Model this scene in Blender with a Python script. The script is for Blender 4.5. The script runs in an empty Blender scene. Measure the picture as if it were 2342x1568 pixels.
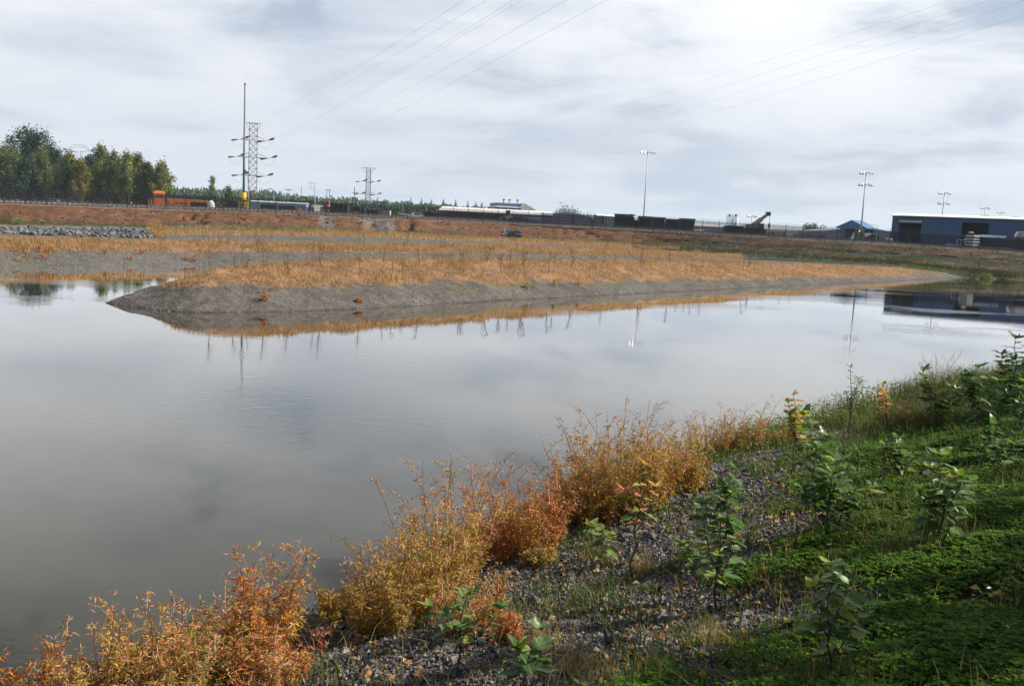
import bpy, math, random
import numpy as np
from mathutils import Vector, Matrix, noise as mnoise

SC = bpy.context.scene
COL = SC.collection
RNG = np.random.RandomState(7)
random.seed(7)

# ------------------------------------------------------------------ camera
CAM_H = 3.4
FPX, PITCH, ROLL = 2080.0, math.radians(7.1), math.radians(2.76)
_f = np.array([0, math.cos(PITCH), -math.sin(PITCH)])
_r0 = np.array([1.0, 0, 0]); _u0 = np.cross(_r0, _f)
_r = _r0 * math.cos(ROLL) + _u0 * math.sin(ROLL)
_u = -_r0 * math.sin(ROLL) + _u0 * math.cos(ROLL)
cd = bpy.data.cameras.new('camera'); cam = bpy.data.objects.new('camera', cd); COL.objects.link(cam)
cd.sensor_width = 36; cd.lens = FPX / 2342 * 36; cd.clip_start = 0.1; cd.clip_end = 9000
cam.matrix_world = Matrix(((_r[0], _u[0], -_f[0], 0), (_r[1], _u[1], -_f[1], 0), (_r[2], _u[2], -_f[2], CAM_H), (0, 0, 0, 1)))
SC.camera = cam

# ------------------------------------------------------------------ sky, sun, exposure
SUN_AZ, SUN_EL = math.radians(82), math.radians(36)
SUN = Vector((math.sin(SUN_AZ) * math.cos(SUN_EL), math.cos(SUN_AZ) * math.cos(SUN_EL), math.sin(SUN_EL)))
W = bpy.data.worlds.new("World"); SC.world = W; W.use_nodes = True
nt = W.node_tree; nt.nodes.clear()
def nd(t, **k):
    n = nt.nodes.new(t)
    for a, v in k.items():
        if a.startswith('i_'):
            key = a[2:]; key = int(key) if key.isdigit() else key
            n.inputs[key].default_value = v
        else: setattr(n, a, v)
    return n
def lk(a, b): nt.links.new(a, b)
def mth(op, a, b=None, c=None, clamp=False):
    n = nt.nodes.new('ShaderNodeMath'); n.operation = op; n.use_clamp = clamp
    for i, v in enumerate((a, b, c)):
        if v is None: continue
        if isinstance(v, (int, float)): n.inputs[i].default_value = v
        else: lk(v, n.inputs[i])
    return n.outputs[0]
def mixc(fac, a, b):
    n = nt.nodes.new('ShaderNodeMix'); n.data_type = 'RGBA'
    for sock, v in ((n.inputs[0], fac), (n.inputs[6], a), (n.inputs[7], b)):
        if isinstance(v, (int, float)): sock.default_value = v
        elif isinstance(v, tuple): sock.default_value = v if len(v) == 4 else v + (1,)
        else: lk(v, sock)
    return n.outputs[2]
def ramp01(v, lo, hi):
    n = nt.nodes.new('ShaderNodeMapRange'); n.interpolation_type = 'SMOOTHSTEP'
    lk(v, n.inputs[0]); n.inputs[1].default_value = lo; n.inputs[2].default_value = hi
    return n.outputs[0]
tc = nd('ShaderNodeTexCoord'); sep = nd('ShaderNodeSeparateXYZ'); lk(tc.outputs['Generated'], sep.inputs[0])
zc = mth('ADD', mth('MAXIMUM', sep.outputs[2], 0.0), 0.16)
cmb = nd('ShaderNodeCombineXYZ')
lk(mth('DIVIDE', sep.outputs[0], zc), cmb.inputs[0]); lk(mth('DIVIDE', sep.outputs[1], zc), cmb.inputs[1])
def cloud_noise(scale, detail, rough, off, stretch=(1, 1, 1), dist=0.0):
    mp = nd('ShaderNodeMapping'); lk(cmb.outputs[0], mp.inputs[0])
    mp.inputs['Location'].default_value = off; mp.inputs['Scale'].default_value = stretch
    mp.inputs['Rotation'].default_value = (0, 0, 0.25)
    n = nd('ShaderNodeTexNoise'); n.inputs['Scale'].default_value = scale; n.inputs['Detail'].default_value = detail
    n.inputs['Roughness'].default_value = rough; n.inputs['Distortion'].default_value = dist
    lk(mp.outputs[0], n.inputs['Vector']); return n.outputs['Fac']
n_big = cloud_noise(0.55, 3, 0.5, (8.6, 4.3, 0))
n_mid = cloud_noise(1.7, 7, 0.55, (11.9, 5.4, 0), (1, 1, 1), 0.35)
n_fine = cloud_noise(4.5, 6, 0.6, (1.3, 9.2, 0), (0.7, 1.1, 1), 0.3)
dens = mth('ADD', mth('MULTIPLY', n_big, 0.5), mth('ADD', mth('MULTIPLY', n_mid, 0.38), mth('MULTIPLY', n_fine, 0.12)))
sundir = nd('ShaderNodeVectorMath', operation='DOT_PRODUCT'); lk(tc.outputs['Generated'], sundir.inputs[0])
sundir.inputs[1].default_value = SUN
glow = ramp01(sundir.outputs['Value'], -0.1, 1.0)
sky = nd('ShaderNodeTexSky', sky_type='NISHITA', sun_disc=False, sun_elevation=SUN_EL, sun_rotation=SUN_AZ)
SKY_GAIN = 10.0
shade = mixc(ramp01(dens, 0.38, 0.60), (0.54, 0.60, 0.71), (0.89, 0.905, 0.94))
shade = mixc(mth('MULTIPLY', glow, ramp01(dens, 0.41, 0.55)), shade, (1.10, 1.11, 1.14))
hz = ramp01(sep.outputs[2], 0.30, 0.0)
shade = mixc(mth('MULTIPLY', hz, 0.65), shade, (0.56, 0.612, 0.70))
cl = nd('ShaderNodeVectorMath', operation='SCALE'); lk(shade, cl.inputs[0]); cl.inputs['Scale'].default_value = SKY_GAIN
high = ramp01(sep.outputs[2], 0.24, 0.50)
nm2 = mth('SUBTRACT', n_mid, mth('MULTIPLY', high, 0.13))
gap = mth('MULTIPLY', mth('MULTIPLY', ramp01(nm2, 0.45, 0.35), mth('MAXIMUM', ramp01(n_big, 0.60, 0.44), high)), ramp01(sep.outputs[2], 0.10, 0.24))
skymix = mixc(mth('MULTIPLY', gap, mth('ADD', 0.42, mth('MULTIPLY', high, 0.45))), cl.outputs[0], sky.outputs[0])
bg = nd('ShaderNodeBackground'); bg.inputs['Strength'].default_value = 0.054
lk(skymix, bg.inputs[0]); wo = nd('ShaderNodeOutputWorld'); lk(bg.outputs[0], wo.inputs[0])
W.cycles.sampling_method = 'MANUAL'; W.cycles.sample_map_resolution = 512

sd = bpy.data.lights.new('sun', 'SUN'); sun = bpy.data.objects.new('sun', sd); COL.objects.link(sun)
sd.energy = 5.0; sd.angle = math.radians(0.5); sd.color = (1.0, 0.93, 0.82)
sun.rotation_euler = (-SUN).to_track_quat('-Z', 'Y').to_euler(); sun.location = (60, 20, 60)
SC.view_settings.view_transform = 'Standard'; SC.view_settings.look = 'None'
SC.view_settings.exposure = 1.0; SC.view_settings.gamma = 1; SC.view_settings.use_curve_mapping = False
SC.cycles.max_bounces = 6; SC.cycles.transparent_max_bounces = 6; SC.cycles.volume_bounces = 0
SC.cycles.diffuse_bounces = 3; SC.cycles.glossy_bounces = 3; SC.cycles.transmission_bounces = 3
SC.cycles.caustics_reflective = False; SC.cycles.caustics_refractive = False

# ------------------------------------------------------------------ pixel helpers (2342 x 1568 reading of the photograph)
def ray(px, py): return _f + (px - 1171) / FPX * _r - (py - 784) / FPX * _u
def at(px, py, Y):
    d = ray(px, py); p = d * (Y / d[1]); p[2] += CAM_H; return p
def on_z(px, py, z=0.0):
    d = ray(px, py); p = d * ((z - CAM_H) / d[2]); p[2] += CAM_H; return p
def proj(p):
    q = np.array(p, float) - (0, 0, CAM_H); z = q @ _f
    return 1171 + FPX * (q @ _r) / z, 784 - FPX * (q @ _u) / z
def projn(P):
    q = P - np.array((0, 0, CAM_H)); z = np.maximum(q @ _f, 1e-3)
    return 1171 + FPX * (q @ _r) / z, 784 - FPX * (q @ _u) / z
def x_for(px, Y, z):                                   # world x of image column px at distance Y, height z
    k = (px - 1171) / FPX
    q0 = np.array([0, Y, z - CAM_H])
    return (k * (q0 @ _f) - q0 @ _r) / (_r[0] - k * _f[0])

# ------------------------------------------------------------------ numpy value noise
def _hash(ix, iy, s):
    h = (ix * 374761393 + iy * 668265263 + s * 974634777) & 0xFFFFFFFF
    h = ((h ^ (h >> 13)) * 1274126177) & 0xFFFFFFFF
    return ((h ^ (h >> 16)) & 0xFFFF) / 65535.0
def vn(x, y, s=0):
    x = np.asarray(x, float); y = np.asarray(y, float)
    ix = np.floor(x).astype(np.int64); iy = np.floor(y).astype(np.int64)
    fx = x - ix; fy = y - iy; fx = fx * fx * (3 - 2 * fx); fy = fy * fy * (3 - 2 * fy)
    a = _hash(ix, iy, s); b = _hash(ix + 1, iy, s); c = _hash(ix, iy + 1, s); d = _hash(ix + 1, iy + 1, s)
    return (a * (1 - fx) + b * fx) * (1 - fy) + (c * (1 - fx) + d * fx) * fy
def fbm(x, y, s=0, o=4):
    t = 0; a = 0.5
    for k in range(o):
        t = t + a * vn(x * 2 ** k, y * 2 ** k, s + k * 17); a *= 0.5
    return t / (1 - 0.5 ** o)                           # 0..1

# ------------------------------------------------------------------ mesh builder
class MB:
    def __init__(s): s.v = []; s.f = []; s.n = 0
    def add(s, V, Fs):
        V = np.asarray(V, float).reshape(-1, 3)
        s.v.append(V)
        for F in (Fs if isinstance(Fs, list) else [Fs]):
            s.f.append(np.asarray(F, np.int64) + s.n)
        s.n += len(V); return s
    def box(s, x0, x1, y0, y1, z0, z1, M=None):
        V = np.array([(x0, y0, z0), (x1, y0, z0), (x1, y1, z0), (x0, y1, z0), (x0, y0, z1), (x1, y0, z1), (x1, y1, z1), (x0, y1, z1)], float)
        if M is not None: V = V @ np.array(M)[:3, :3].T + np.array(M)[:3, 3]
        return s.add(V, np.array([(0, 3, 2, 1), (4, 5, 6, 7), (0, 1, 5, 4), (1, 2, 6, 5), (2, 3, 7, 6), (3, 0, 4, 7)]))
    def prism(s, poly, y0, y1):                          # polygon in x,z extruded along y
        n = len(poly); V = [(x, y0, z) for x, z in poly] + [(x, y1, z) for x, z in poly]
        s.add(V, [np.array([list(range(n))]), np.array([list(range(2 * n - 1, n - 1, -1))])] + [np.array([(i, i + n, (i + 1) % n + n, (i + 1) % n)]) for i in range(n)])
        return s
    def tube(s, P, R, n=5, cap=True):
        P = np.asarray(P, float); m = len(P); R = np.broadcast_to(np.asarray(R, float), (m,))
        T = np.gradient(P, axis=0); T /= np.linalg.norm(T, axis=1)[:, None] + 1e-9
        ref = np.array([0, 0, 1.0]) if abs(T[0][2]) < 0.9 else np.array([1.0, 0, 0])
        A = np.cross(T, ref); A /= np.linalg.norm(A, axis=1)[:, None] + 1e-9; B = np.cross(T, A)
        an = np.arange(n) / n * 2 * math.pi
        V = (P[:, None] + R[:, None, None] * (np.cos(an)[None, :, None] * A[:, None] + np.sin(an)[None, :, None] * B[:, None])).reshape(-1, 3)
        i = np.arange(m - 1)[:, None] * n; j = np.arange(n)[None]; k = (j + 1) % n
        F = np.stack([i + j, i + k, i + n + k, i + n + j], -1).reshape(-1, 4)
        Fs = [F]
        if cap and n >= 3: Fs += [np.array([list(range(n - 1, -1, -1))]), np.array([list(range((m - 1) * n, m * n))])]
        return s.add(V, Fs)
    def bar(s, a, b, r, n=4): return s.tube([a, b], [r, r], n)
    def ico(s, c, r, sq=(1, 1, 1), rough=0.0, sub=1):
        V, F = ICO[sub]; V = V * np.array(sq) * r
        if rough: V = V * (1 + rough * (RNG.rand(len(V), 1) - 0.5))
        return s.add(V + np.asarray(c, float), F)
    def mesh(s, name, mat, smooth=False, colors=None):
        me = bpy.data.meshes.new(name)
        V = np.concatenate(s.v) if s.v else np.zeros((0, 3))
        tot = np.concatenate([np.full(len(F), F.shape[1]) for F in s.f]); lv = np.concatenate([F.ravel() for F in s.f])
        me.vertices.add(len(V)); me.vertices.foreach_set('co', V.ravel())
        me.loops.add(len(lv)); me.loops.foreach_set('vertex_index', lv.astype(np.int32))
        me.polygons.add(len(tot)); me.polygons.foreach_set('loop_start', (np.cumsum(tot) - tot).astype(np.int32))
        try: me.polygons.foreach_set('loop_total', tot.astype(np.int32))
        except Exception: pass
        me.polygons.foreach_set('use_smooth', np.full(len(tot), smooth))
        for m in (mat if isinstance(mat, (list, tuple)) else [mat]): me.materials.append(m)
        if colors is not None:
            at_ = me.color_attributes.new('tint', 'FLOAT_COLOR', 'POINT')
            at_.data.foreach_set('color', np.concatenate([colors, np.ones((len(colors), 1))], 1).ravel())
        me.update(calc_edges=True); return me
    def build(s, name, mat, parent=None, loc=(0, 0, 0), smooth=False, kind=None, colors=None, rot=None):
        o = bpy.data.objects.new(name, s.mesh(name, mat, smooth, colors)); COL.objects.link(o)
        o.location = loc
        if rot is not None: o.rotation_euler = rot
        if parent is not None: o.parent = parent
        if kind: o['kind'] = kind
        return o
def _ico():
    t = (1 + 5 ** 0.5) / 2
    V = np.array([(-1, t, 0), (1, t, 0), (-1, -t, 0), (1, -t, 0), (0, -1, t), (0, 1, t), (0, -1, -t), (0, 1, -t), (t, 0, -1), (t, 0, 1), (-t, 0, -1), (-t, 0, 1)], float)
    V /= np.linalg.norm(V[0])
    F = np.array([(0, 11, 5), (0, 5, 1), (0, 1, 7), (0, 7, 10), (0, 10, 11), (1, 5, 9), (5, 11, 4), (11, 10, 2), (10, 7, 6), (7, 1, 8), (3, 9, 4), (3, 4, 2), (3, 2, 6), (3, 6, 8), (3, 8, 9), (4, 9, 5), (2, 4, 11), (6, 2, 10), (8, 6, 7), (9, 8, 1)])
    out = {1: (V, F)}
    Vl = V.tolist(); c = {}; F2 = []
    def mid(a, b):
        k = (min(a, b), max(a, b))
        if k not in c:
            p = (np.array(Vl[a]) + Vl[b]) / 2; Vl.append((p / np.linalg.norm(p)).tolist()); c[k] = len(Vl) - 1
        return c[k]
    for a, b, d in F:
        x, y, z = mid(a, b), mid(b, d), mid(d, a); F2 += [(a, x, z), (b, y, x), (d, z, y), (x, y, z)]
    out[2] = (np.array(Vl), np.array(F2)); return out
ICO = _ico()
def tag(o, label=None, cat=None, group=None, kind=None):
    if label: o['label'] = label
    if cat: o['category'] = cat
    if group: o['group'] = group
    if kind: o['kind'] = kind
    return o
def thing(name, label, cat, loc, rz=0.0, group=None):
    o = bpy.data.objects.new(name, None); COL.objects.link(o); o.empty_display_size = 0.3
    o.location = [float(v) for v in loc]; o.rotation_euler = (0, 0, rz)
    return tag(o, label, cat, group)
def copy_tree(o, parent=None):
    c = o.copy(); COL.objects.link(c)
    if parent is not None: c.parent = parent
    for ch in list(o.children): copy_tree(ch, c)
    return c

# ------------------------------------------------------------------ materials
MATS = {}
def _new(name):
    m = bpy.data.materials.new(name); m.use_nodes = True; t = m.node_tree; t.nodes.clear(); MATS[name] = m
    return m, t
def _n(t, ty, ins=None, **k):
    n = t.nodes.new(ty)
    for a, v in k.items(): setattr(n, a, v)
    for a, v in (ins or {}).items():
        if hasattr(v, 'is_output'): t.links.new(v, n.inputs[a])
        else: n.inputs[a].default_value = v
    return n
def _c(c): return tuple(c) + (1,)
def _mixrgb(t, fac, a, b, blend='MIX'):
    n = t.nodes.new('ShaderNodeMix'); n.data_type = 'RGBA'; n.blend_type = blend
    for i, v in ((0, fac), (6, a), (7, b)):
        if hasattr(v, 'is_output'): t.links.new(v, n.inputs[i])
        else: n.inputs[i].default_value = v if isinstance(v, float) or len(v) == 4 else _c(v)
    return n.outputs[2]
def paint(name, col, rough=0.6, var=0.25, scale=2.0, metal=0.0, bump=0.0, dirt=None, spec=0.4, stretch=(1, 1, 1)):
    m, t = _new(name)
    tc = _n(t, 'ShaderNodeTexCoord'); mp = _n(t, 'ShaderNodeMapping', {'Vector': tc.outputs['Object'], 'Scale': stretch})
    nz = _n(t, 'ShaderNodeTexNoise', {'Vector': mp.outputs[0], 'Scale': scale, 'Detail': 6.0, 'Roughness': 0.62})
    dark = tuple(c * (1 - var) for c in col); lite = tuple(min(1, c * (1 + var)) for c in col)
    r = _n(t, 'ShaderNodeMapRange', {'Value': nz.outputs['Fac'], 'From Min': 0.3, 'From Max': 0.7})
    c = _mixrgb(t, r.outputs[0], dark, lite)
    if dirt:
        n2 = _n(t, 'ShaderNodeTexNoise', {'Vector': mp.outputs[0], 'Scale': scale * 0.35, 'Detail': 8.0, 'Roughness': 0.7})
        r2 = _n(t, 'ShaderNodeMapRange', {'Value': n2.outputs['Fac'], 'From Min': 0.5, 'From Max': 0.68, 'To Max': 0.7})
        c = _mixrgb(t, r2.outputs[0], c, dirt)
    p = _n(t, 'ShaderNodeBsdfPrincipled', {'Base Color': c, 'Roughness': rough, 'Metallic': metal, 'Specular IOR Level': spec})
    if bump:
        b = _n(t, 'ShaderNodeBump', {'Height': nz.outputs['Fac'], 'Strength': bump, 'Distance': 0.05}); t.links.new(b.outputs[0], p.inputs['Normal'])
    o = _n(t, 'ShaderNodeOutputMaterial'); t.links.new(p.outputs[0], o.inputs[0]); return m
def leafy(name, cols, trans=0.35, rough=0.5, spec=0.3, obj=False, vein=False, patch=0.0, var=0.25):
    """foliage: colour drawn per leaf (per mesh island, or per object) from a list of real leaf colours"""
    m, t = _new(name)
    if obj: rnd = _n(t, 'ShaderNodeObjectInfo').outputs['Random']
    else: rnd = _n(t, 'ShaderNodeNewGeometry').outputs['Random Per Island']
    if patch:
        tc = _n(t, 'ShaderNodeTexCoord'); nz = _n(t, 'ShaderNodeTexNoise', {'Vector': tc.outputs['Object'], 'Scale': patch, 'Detail': 2.0})
        a = _n(t, 'ShaderNodeMath', {0: nz.outputs['Fac'], 1: 0.5}, operation='SUBTRACT'); b = _n(t, 'ShaderNodeMath', {0: a.outputs[0], 1: 1.6, 2: rnd}, operation='MULTIPLY_ADD', use_clamp=True)
        rnd = b.outputs[0]
    cr = _n(t, 'ShaderNodeValToRGB', {'Fac': rnd}); e = cr.color_ramp; e.interpolation = 'LINEAR'
    if name.startswith('weed_leaves'): cols = [(a * 1.45, b * 1.36, c_ * 1.05) for a, b, c_ in cols]
    for i, c in enumerate(cols):
        pos = i / max(1, len(cols) - 1)
        el = e.elements[i] if i < 2 else e.elements.new(pos)
        el.position = pos; el.color = _c(c)
    e.elements[len(cols) - 1].position = 1.0
    c = cr.outputs[0]
    if vein:
        tc = _n(t, 'ShaderNodeTexCoord'); sp = _n(t, 'ShaderNodeSeparateXYZ', {0: tc.outputs['Object']})
        ab = _n(t, 'ShaderNodeMath', {0: sp.outputs[1]}, operation='ABSOLUTE')
        w = _n(t, 'ShaderNodeMath', {0: ab.outputs[0], 1: 1.3, 2: sp.outputs[0]}, operation='MULTIPLY_ADD')
        w1 = _n(t, 'ShaderNodeMath', {0: ab.outputs[0], 1: -1.1, 2: sp.outputs[0]}, operation='MULTIPLY_ADD')
        sn = _n(t, 'ShaderNodeMath', {0: w1.outputs[0], 1: 48.0}, operation='MULTIPLY'); s2 = _n(t, 'ShaderNodeMath', {0: sn.outputs[0]}, operation='SINE')
        v = _n(t, 'ShaderNodeMapRange', {'Value': s2.outputs[0], 'From Min': 0.75, 'From Max': 1.0, 'To Max': 0.35})
        mid = _n(t, 'ShaderNodeMapRange', {'Value': ab.outputs[0], 'From Min': 0.022, 'From Max': 0.008, 'To Max': 0.6})
        mx = _n(t, 'ShaderNodeMath', {0: v.outputs[0], 1: mid.outputs[0]}, operation='MAXIMUM')
        c = _mixrgb(t, mx.outputs[0], c, (0.30, 0.36, 0.16))
    p = _n(t, 'ShaderNodeBsdfPrincipled', {'Base Color': c, 'Roughness': rough, 'Specular IOR Level': spec})
    g = _n(t, 'ShaderNodeMix', data_type='RGBA', blend_type='MULTIPLY'); t.links.new(c, g.inputs[6]); g.inputs[0].default_value = 1; g.inputs[7].default_value = (1.25, 1.35, 0.75, 1)
    tr = _n(t, 'ShaderNodeBsdfTranslucent', {'Color': g.outputs[2]})
    mx = _n(t, 'ShaderNodeMixShader', {0: trans, 1: p.outputs[0], 2: tr.outputs[0]})
    o = _n(t, 'ShaderNodeOutputMaterial'); t.links.new(mx.outputs[0], o.inputs[0]); return m
def stony(name, cols, rough=0.85):
    m, t = _new(name)
    rnd = _n(t, 'ShaderNodeNewGeometry').outputs['Random Per Island']
    cr = _n(t, 'ShaderNodeValToRGB', {'Fac': rnd}); e = cr.color_ramp
    for i, c in enumerate(cols):
        pos = i / (len(cols) - 1); el = e.elements[i] if i < 2 else e.elements.new(pos); el.position = pos; el.color = _c(c)
    e.elements[len(cols) - 1].position = 1.0
    tc = _n(t, 'ShaderNodeTexCoord'); nz = _n(t, 'ShaderNodeTexNoise', {'Vector': tc.outputs['Object'], 'Scale': 40.0, 'Detail': 4.0})
    r = _n(t, 'ShaderNodeMapRange', {'Value': nz.outputs['Fac'], 'From Min': 0.3, 'From Max': 0.7, 'To Min': 0.75, 'To Max': 1.15})
    c = _mixrgb(t, 1.0, cr.outputs[0], (1, 1, 1)); mm = _n(t, 'ShaderNodeVectorMath', {0: cr.outputs[0]}, operation='SCALE'); t.links.new(r.outputs[0], mm.inputs['Scale'])
    p = _n(t, 'ShaderNodeBsdfPrincipled', {'Base Color': mm.outputs[0], 'Roughness': rough, 'Specular IOR Level': 0.25})
    o = _n(t, 'ShaderNodeOutputMaterial'); t.links.new(p.outputs[0], o.inputs[0]); return m
def earth(name, s1=3.0, s2=0.6, bump=0.6, dist=0.06):
    """soil: colour by the 'tint' attribute (gravel, dry grass, clay ... as laid out), grain and clods by noise"""
    m, t = _new(name)
    a = _n(t, 'ShaderNodeAttribute', attribute_name='tint'); tc = _n(t, 'ShaderNodeTexCoord')
    n1 = _n(t, 'ShaderNodeTexNoise', {'Vector': tc.outputs['Object'], 'Scale': s1, 'Detail': 8.0, 'Roughness': 0.7})
    n2 = _n(t, 'ShaderNodeTexNoise', {'Vector': tc.outputs['Object'], 'Scale': s2, 'Detail': 5.0, 'Roughness': 0.6})
    r1 = _n(t, 'ShaderNodeMapRange', {'Value': n1.outputs['Fac'], 'From Min': 0.3, 'From Max': 0.7, 'To Min': 0.55, 'To Max': 1.35})
    r2 = _n(t, 'ShaderNodeMapRange', {'Value': n2.outputs['Fac'], 'From Min': 0.3, 'From Max': 0.7, 'To Min': 0.8, 'To Max': 1.2})
    n3 = _n(t, 'ShaderNodeTexNoise', {'Vector': tc.outputs['Object'], 'Scale': s1 * 5.5, 'Detail': 4.0, 'Roughness': 0.6}); r3 = _n(t, 'ShaderNodeMapRange', {'Value': n3.outputs['Fac'], 'From Min': 0.32, 'From Max': 0.68, 'To Min': 0.62, 'To Max': 1.38})
    q0 = _n(t, 'ShaderNodeMath', {0: r1.outputs[0], 1: r2.outputs[0]}, operation='MULTIPLY'); q = _n(t, 'ShaderNodeMath', {0: q0.outputs[0], 1: r3.outputs[0]}, operation='MULTIPLY')
    mm = _n(t, 'ShaderNodeVectorMath', {0: a.outputs['Color']}, operation='SCALE'); t.links.new(q.outputs[0], mm.inputs['Scale'])
    b = _n(t, 'ShaderNodeBump', {'Height': n1.outputs['Fac'], 'Strength': bump, 'Distance': dist})
    p = _n(t, 'ShaderNodeBsdfPrincipled', {'Base Color': mm.outputs[0], 'Roughness': 0.95, 'Specular IOR Level': 0.1, 'Normal': b.outputs[0]})
    o = _n(t, 'ShaderNodeOutputMaterial'); t.links.new(p.outputs[0], o.inputs[0]); return m
# ------------------------------------------------------------------ material library
M = dict(
    steel=paint('galvanised_steel', (0.32, 0.33, 0.34), 0.5, 0.2, 1.0), rusty=paint('rusted_steel', (0.17, 0.10, 0.085), 0.8, 0.35, 0.6),
    lattice=paint('weathered_lattice_steel', (0.19, 0.135, 0.125), 0.7, 0.55, 0.22),
    black=paint('black_paint', (0.018, 0.018, 0.02), 0.6, 0.3, 1.5), iron=paint('dark_iron', (0.03, 0.028, 0.03), 0.7, 0.3, 1.0),
    teal=paint('teal_grey_paint', (0.05, 0.09, 0.115), 0.5, 0.15, 0.8), yellow=paint('yellow_paint', (0.62, 0.44, 0.02), 0.5, 0.12, 1.5, dirt=(0.12, 0.09, 0.04)),
    orange=paint('orange_paint', (0.60, 0.12, 0.022), 0.5, 0.14, 0.7, dirt=(0.25, 0.07, 0.03)), orange_bright=paint('bright_orange_paint', (0.75, 0.20, 0.04), 0.45, 0.1, 0.9),
    white=paint('white_paint', (0.72, 0.72, 0.70), 0.5, 0.08, 0.8, dirt=(0.45, 0.42, 0.38)), offwhite=paint('cream_panel', (0.52, 0.51, 0.44), 0.6, 0.06, 0.5),
    glass=paint('dark_glass', (0.02, 0.025, 0.03), 0.08, 0.1, 1.0, spec=0.6), lamp=paint('lamp_housing', (0.62, 0.63, 0.64), 0.3, 0.1, 2.0),
    navy=paint('navy_panel', (0.015, 0.046, 0.128), 0.5, 0.10, 0.4, stretch=(6, 6, 0.2)), blue=paint('blue_panel', (0.05, 0.12, 0.26), 0.5, 0.1, 0.4, stretch=(5, 5, 0.3)),
    paleblue=paint('pale_blue_panel', (0.22, 0.34, 0.53), 0.55, 0.08, 0.4, stretch=(5, 5, 0.3)), greyblue=paint('grey_blue_panel', (0.17, 0.22, 0.30), 0.6, 0.1, 0.4, stretch=(5, 5, 0.3)),
    roofwhite=paint('white_metal_roof', (0.82, 0.82, 0.80), 0.38, 0.05, 0.5), roofcream=paint('pale_roof', (0.66, 0.60, 0.56), 0.6, 0.08, 0.4),
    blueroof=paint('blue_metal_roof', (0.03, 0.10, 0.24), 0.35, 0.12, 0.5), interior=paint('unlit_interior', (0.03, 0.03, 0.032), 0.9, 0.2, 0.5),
    tie=paint('creosoted_timber', (0.032, 0.024, 0.021), 0.85, 0.5, 2.0), tarp=paint('dark_green_cover', (0.012, 0.045, 0.035), 0.6, 0.3, 1.0),
    wood=paint('weathered_timber', (0.17, 0.105, 0.07), 0.85, 0.35, 1.5), palewood=paint('pale_timber', (0.55, 0.50, 0.42), 0.8, 0.15, 1.0),
    concrete=paint('concrete', (0.30, 0.30, 0.30), 0.85, 0.2, 1.2, dirt=(0.13, 0.13, 0.13)), coral=paint('coral_spray_paint', (0.62, 0.17, 0.12), 0.7, 0.15, 1.5),
    red=paint('red_paint', (0.55, 0.03, 0.02), 0.5, 0.15, 1.0), olive=paint('olive_yellow_paint', (0.22, 0.22, 0.06), 0.6, 0.2, 1.0),
    crane=paint('tan_yellow_paint', (0.20, 0.145, 0.055), 0.55, 0.2, 0.8, dirt=(0.10, 0.08, 0.05)), silo=paint('silo_pale_blue', (0.55, 0.68, 0.82), 0.45, 0.06, 0.5),
    asphalt_yard=paint('yard_gravel', (0.16, 0.155, 0.15), 0.9, 0.3, 0.3), netting=paint('dark_netting', (0.03, 0.032, 0.03), 0.9, 0.4, 3.0),
    bark=paint('brown_bark', (0.075, 0.055, 0.045), 0.85, 0.35, 14.0, bump=0.4), redstem=paint('reddish_stem', (0.13, 0.045, 0.03), 0.6, 0.3, 18.0),
    treebark=paint('grey_bark', (0.16, 0.145, 0.125), 0.9, 0.35, 2.0, bump=0.4), feather=paint('white_feather', (0.78, 0.79, 0.8), 0.8, 0.06, 20.0),
    wire=paint('wire_black', (0.015, 0.015, 0.016), 0.5, 0.1, 1.0), conductor=paint('aluminium_conductor', (0.20, 0.21, 0.23), 0.5, 0.1, 1.0),
)
M['stone'] = stony('gravel_stones', [(0.022, 0.021, 0.022), (0.055, 0.052, 0.052), (0.10, 0.095, 0.092), (0.19, 0.178, 0.17), (0.075, 0.064, 0.056)])
M['pebble'] = stony('shore_pebbles', [(0.05, 0.048, 0.046), (0.10, 0.094, 0.088), (0.20, 0.19, 0.18), (0.08, 0.07, 0.06)])
M['rock'] = stony('riprap_rock', [(0.025, 0.027, 0.032), (0.07, 0.075, 0.082), (0.14, 0.145, 0.155), (0.055, 0.055, 0.055)])
M['earth_far'] = earth('far_bank_earth', 2.6, 0.35, 0.8, 0.16); M['earth_near'] = earth('near_bank_earth', 26.0, 2.5, 0.7, 0.02)
M['clod'] = stony('clay_clod', [(0.05, 0.024, 0.014), (0.10, 0.048, 0.028), (0.17, 0.10, 0.06)]); M['slopeweed'] = leafy('slope_weed_leaves', [(0.012, 0.020, 0.006), (0.022, 0.036, 0.008), (0.045, 0.062, 0.014), (0.08, 0.038, 0.016), (0.065, 0.05, 0.022)], 0.25, 0.8, 0.05, patch=.4)
M['drygrass'] = leafy('dry_golden_grass', [(0.19, 0.10, 0.045), (0.28, 0.17, 0.083), (0.40, 0.275, 0.155), (0.24, 0.135, 0.06)], 0.3, 0.7, 0.1, patch=0.25)
M['straw'] = leafy('straw_blades', [(0.32, 0.22, 0.10), (0.45, 0.34, 0.17), (0.22, 0.17, 0.07), (0.30, 0.16, 0.08)], 0.3, 0.7, 0.1)
M['grass'] = leafy('green_grass_blades', [(0.025, 0.055, 0.010), (0.04, 0.085, 0.016), (0.075, 0.11, 0.03), (0.13, 0.12, 0.05)], 0.35, 0.5, 0.2)
M['olivegrass'] = leafy('olive_grass_blades', [(0.035, 0.048, 0.014), (0.07, 0.08, 0.024), (0.11, 0.105, 0.04), (0.15, 0.10, 0.04)], 0.35, 0.6, 0.2)
M['clover'] = leafy('clover_leaves', [(0.015, 0.042, 0.003), (0.042, 0.10, 0.005), (0.09, 0.165, 0.010)], 0.3, 0.7, 0.08)
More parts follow.
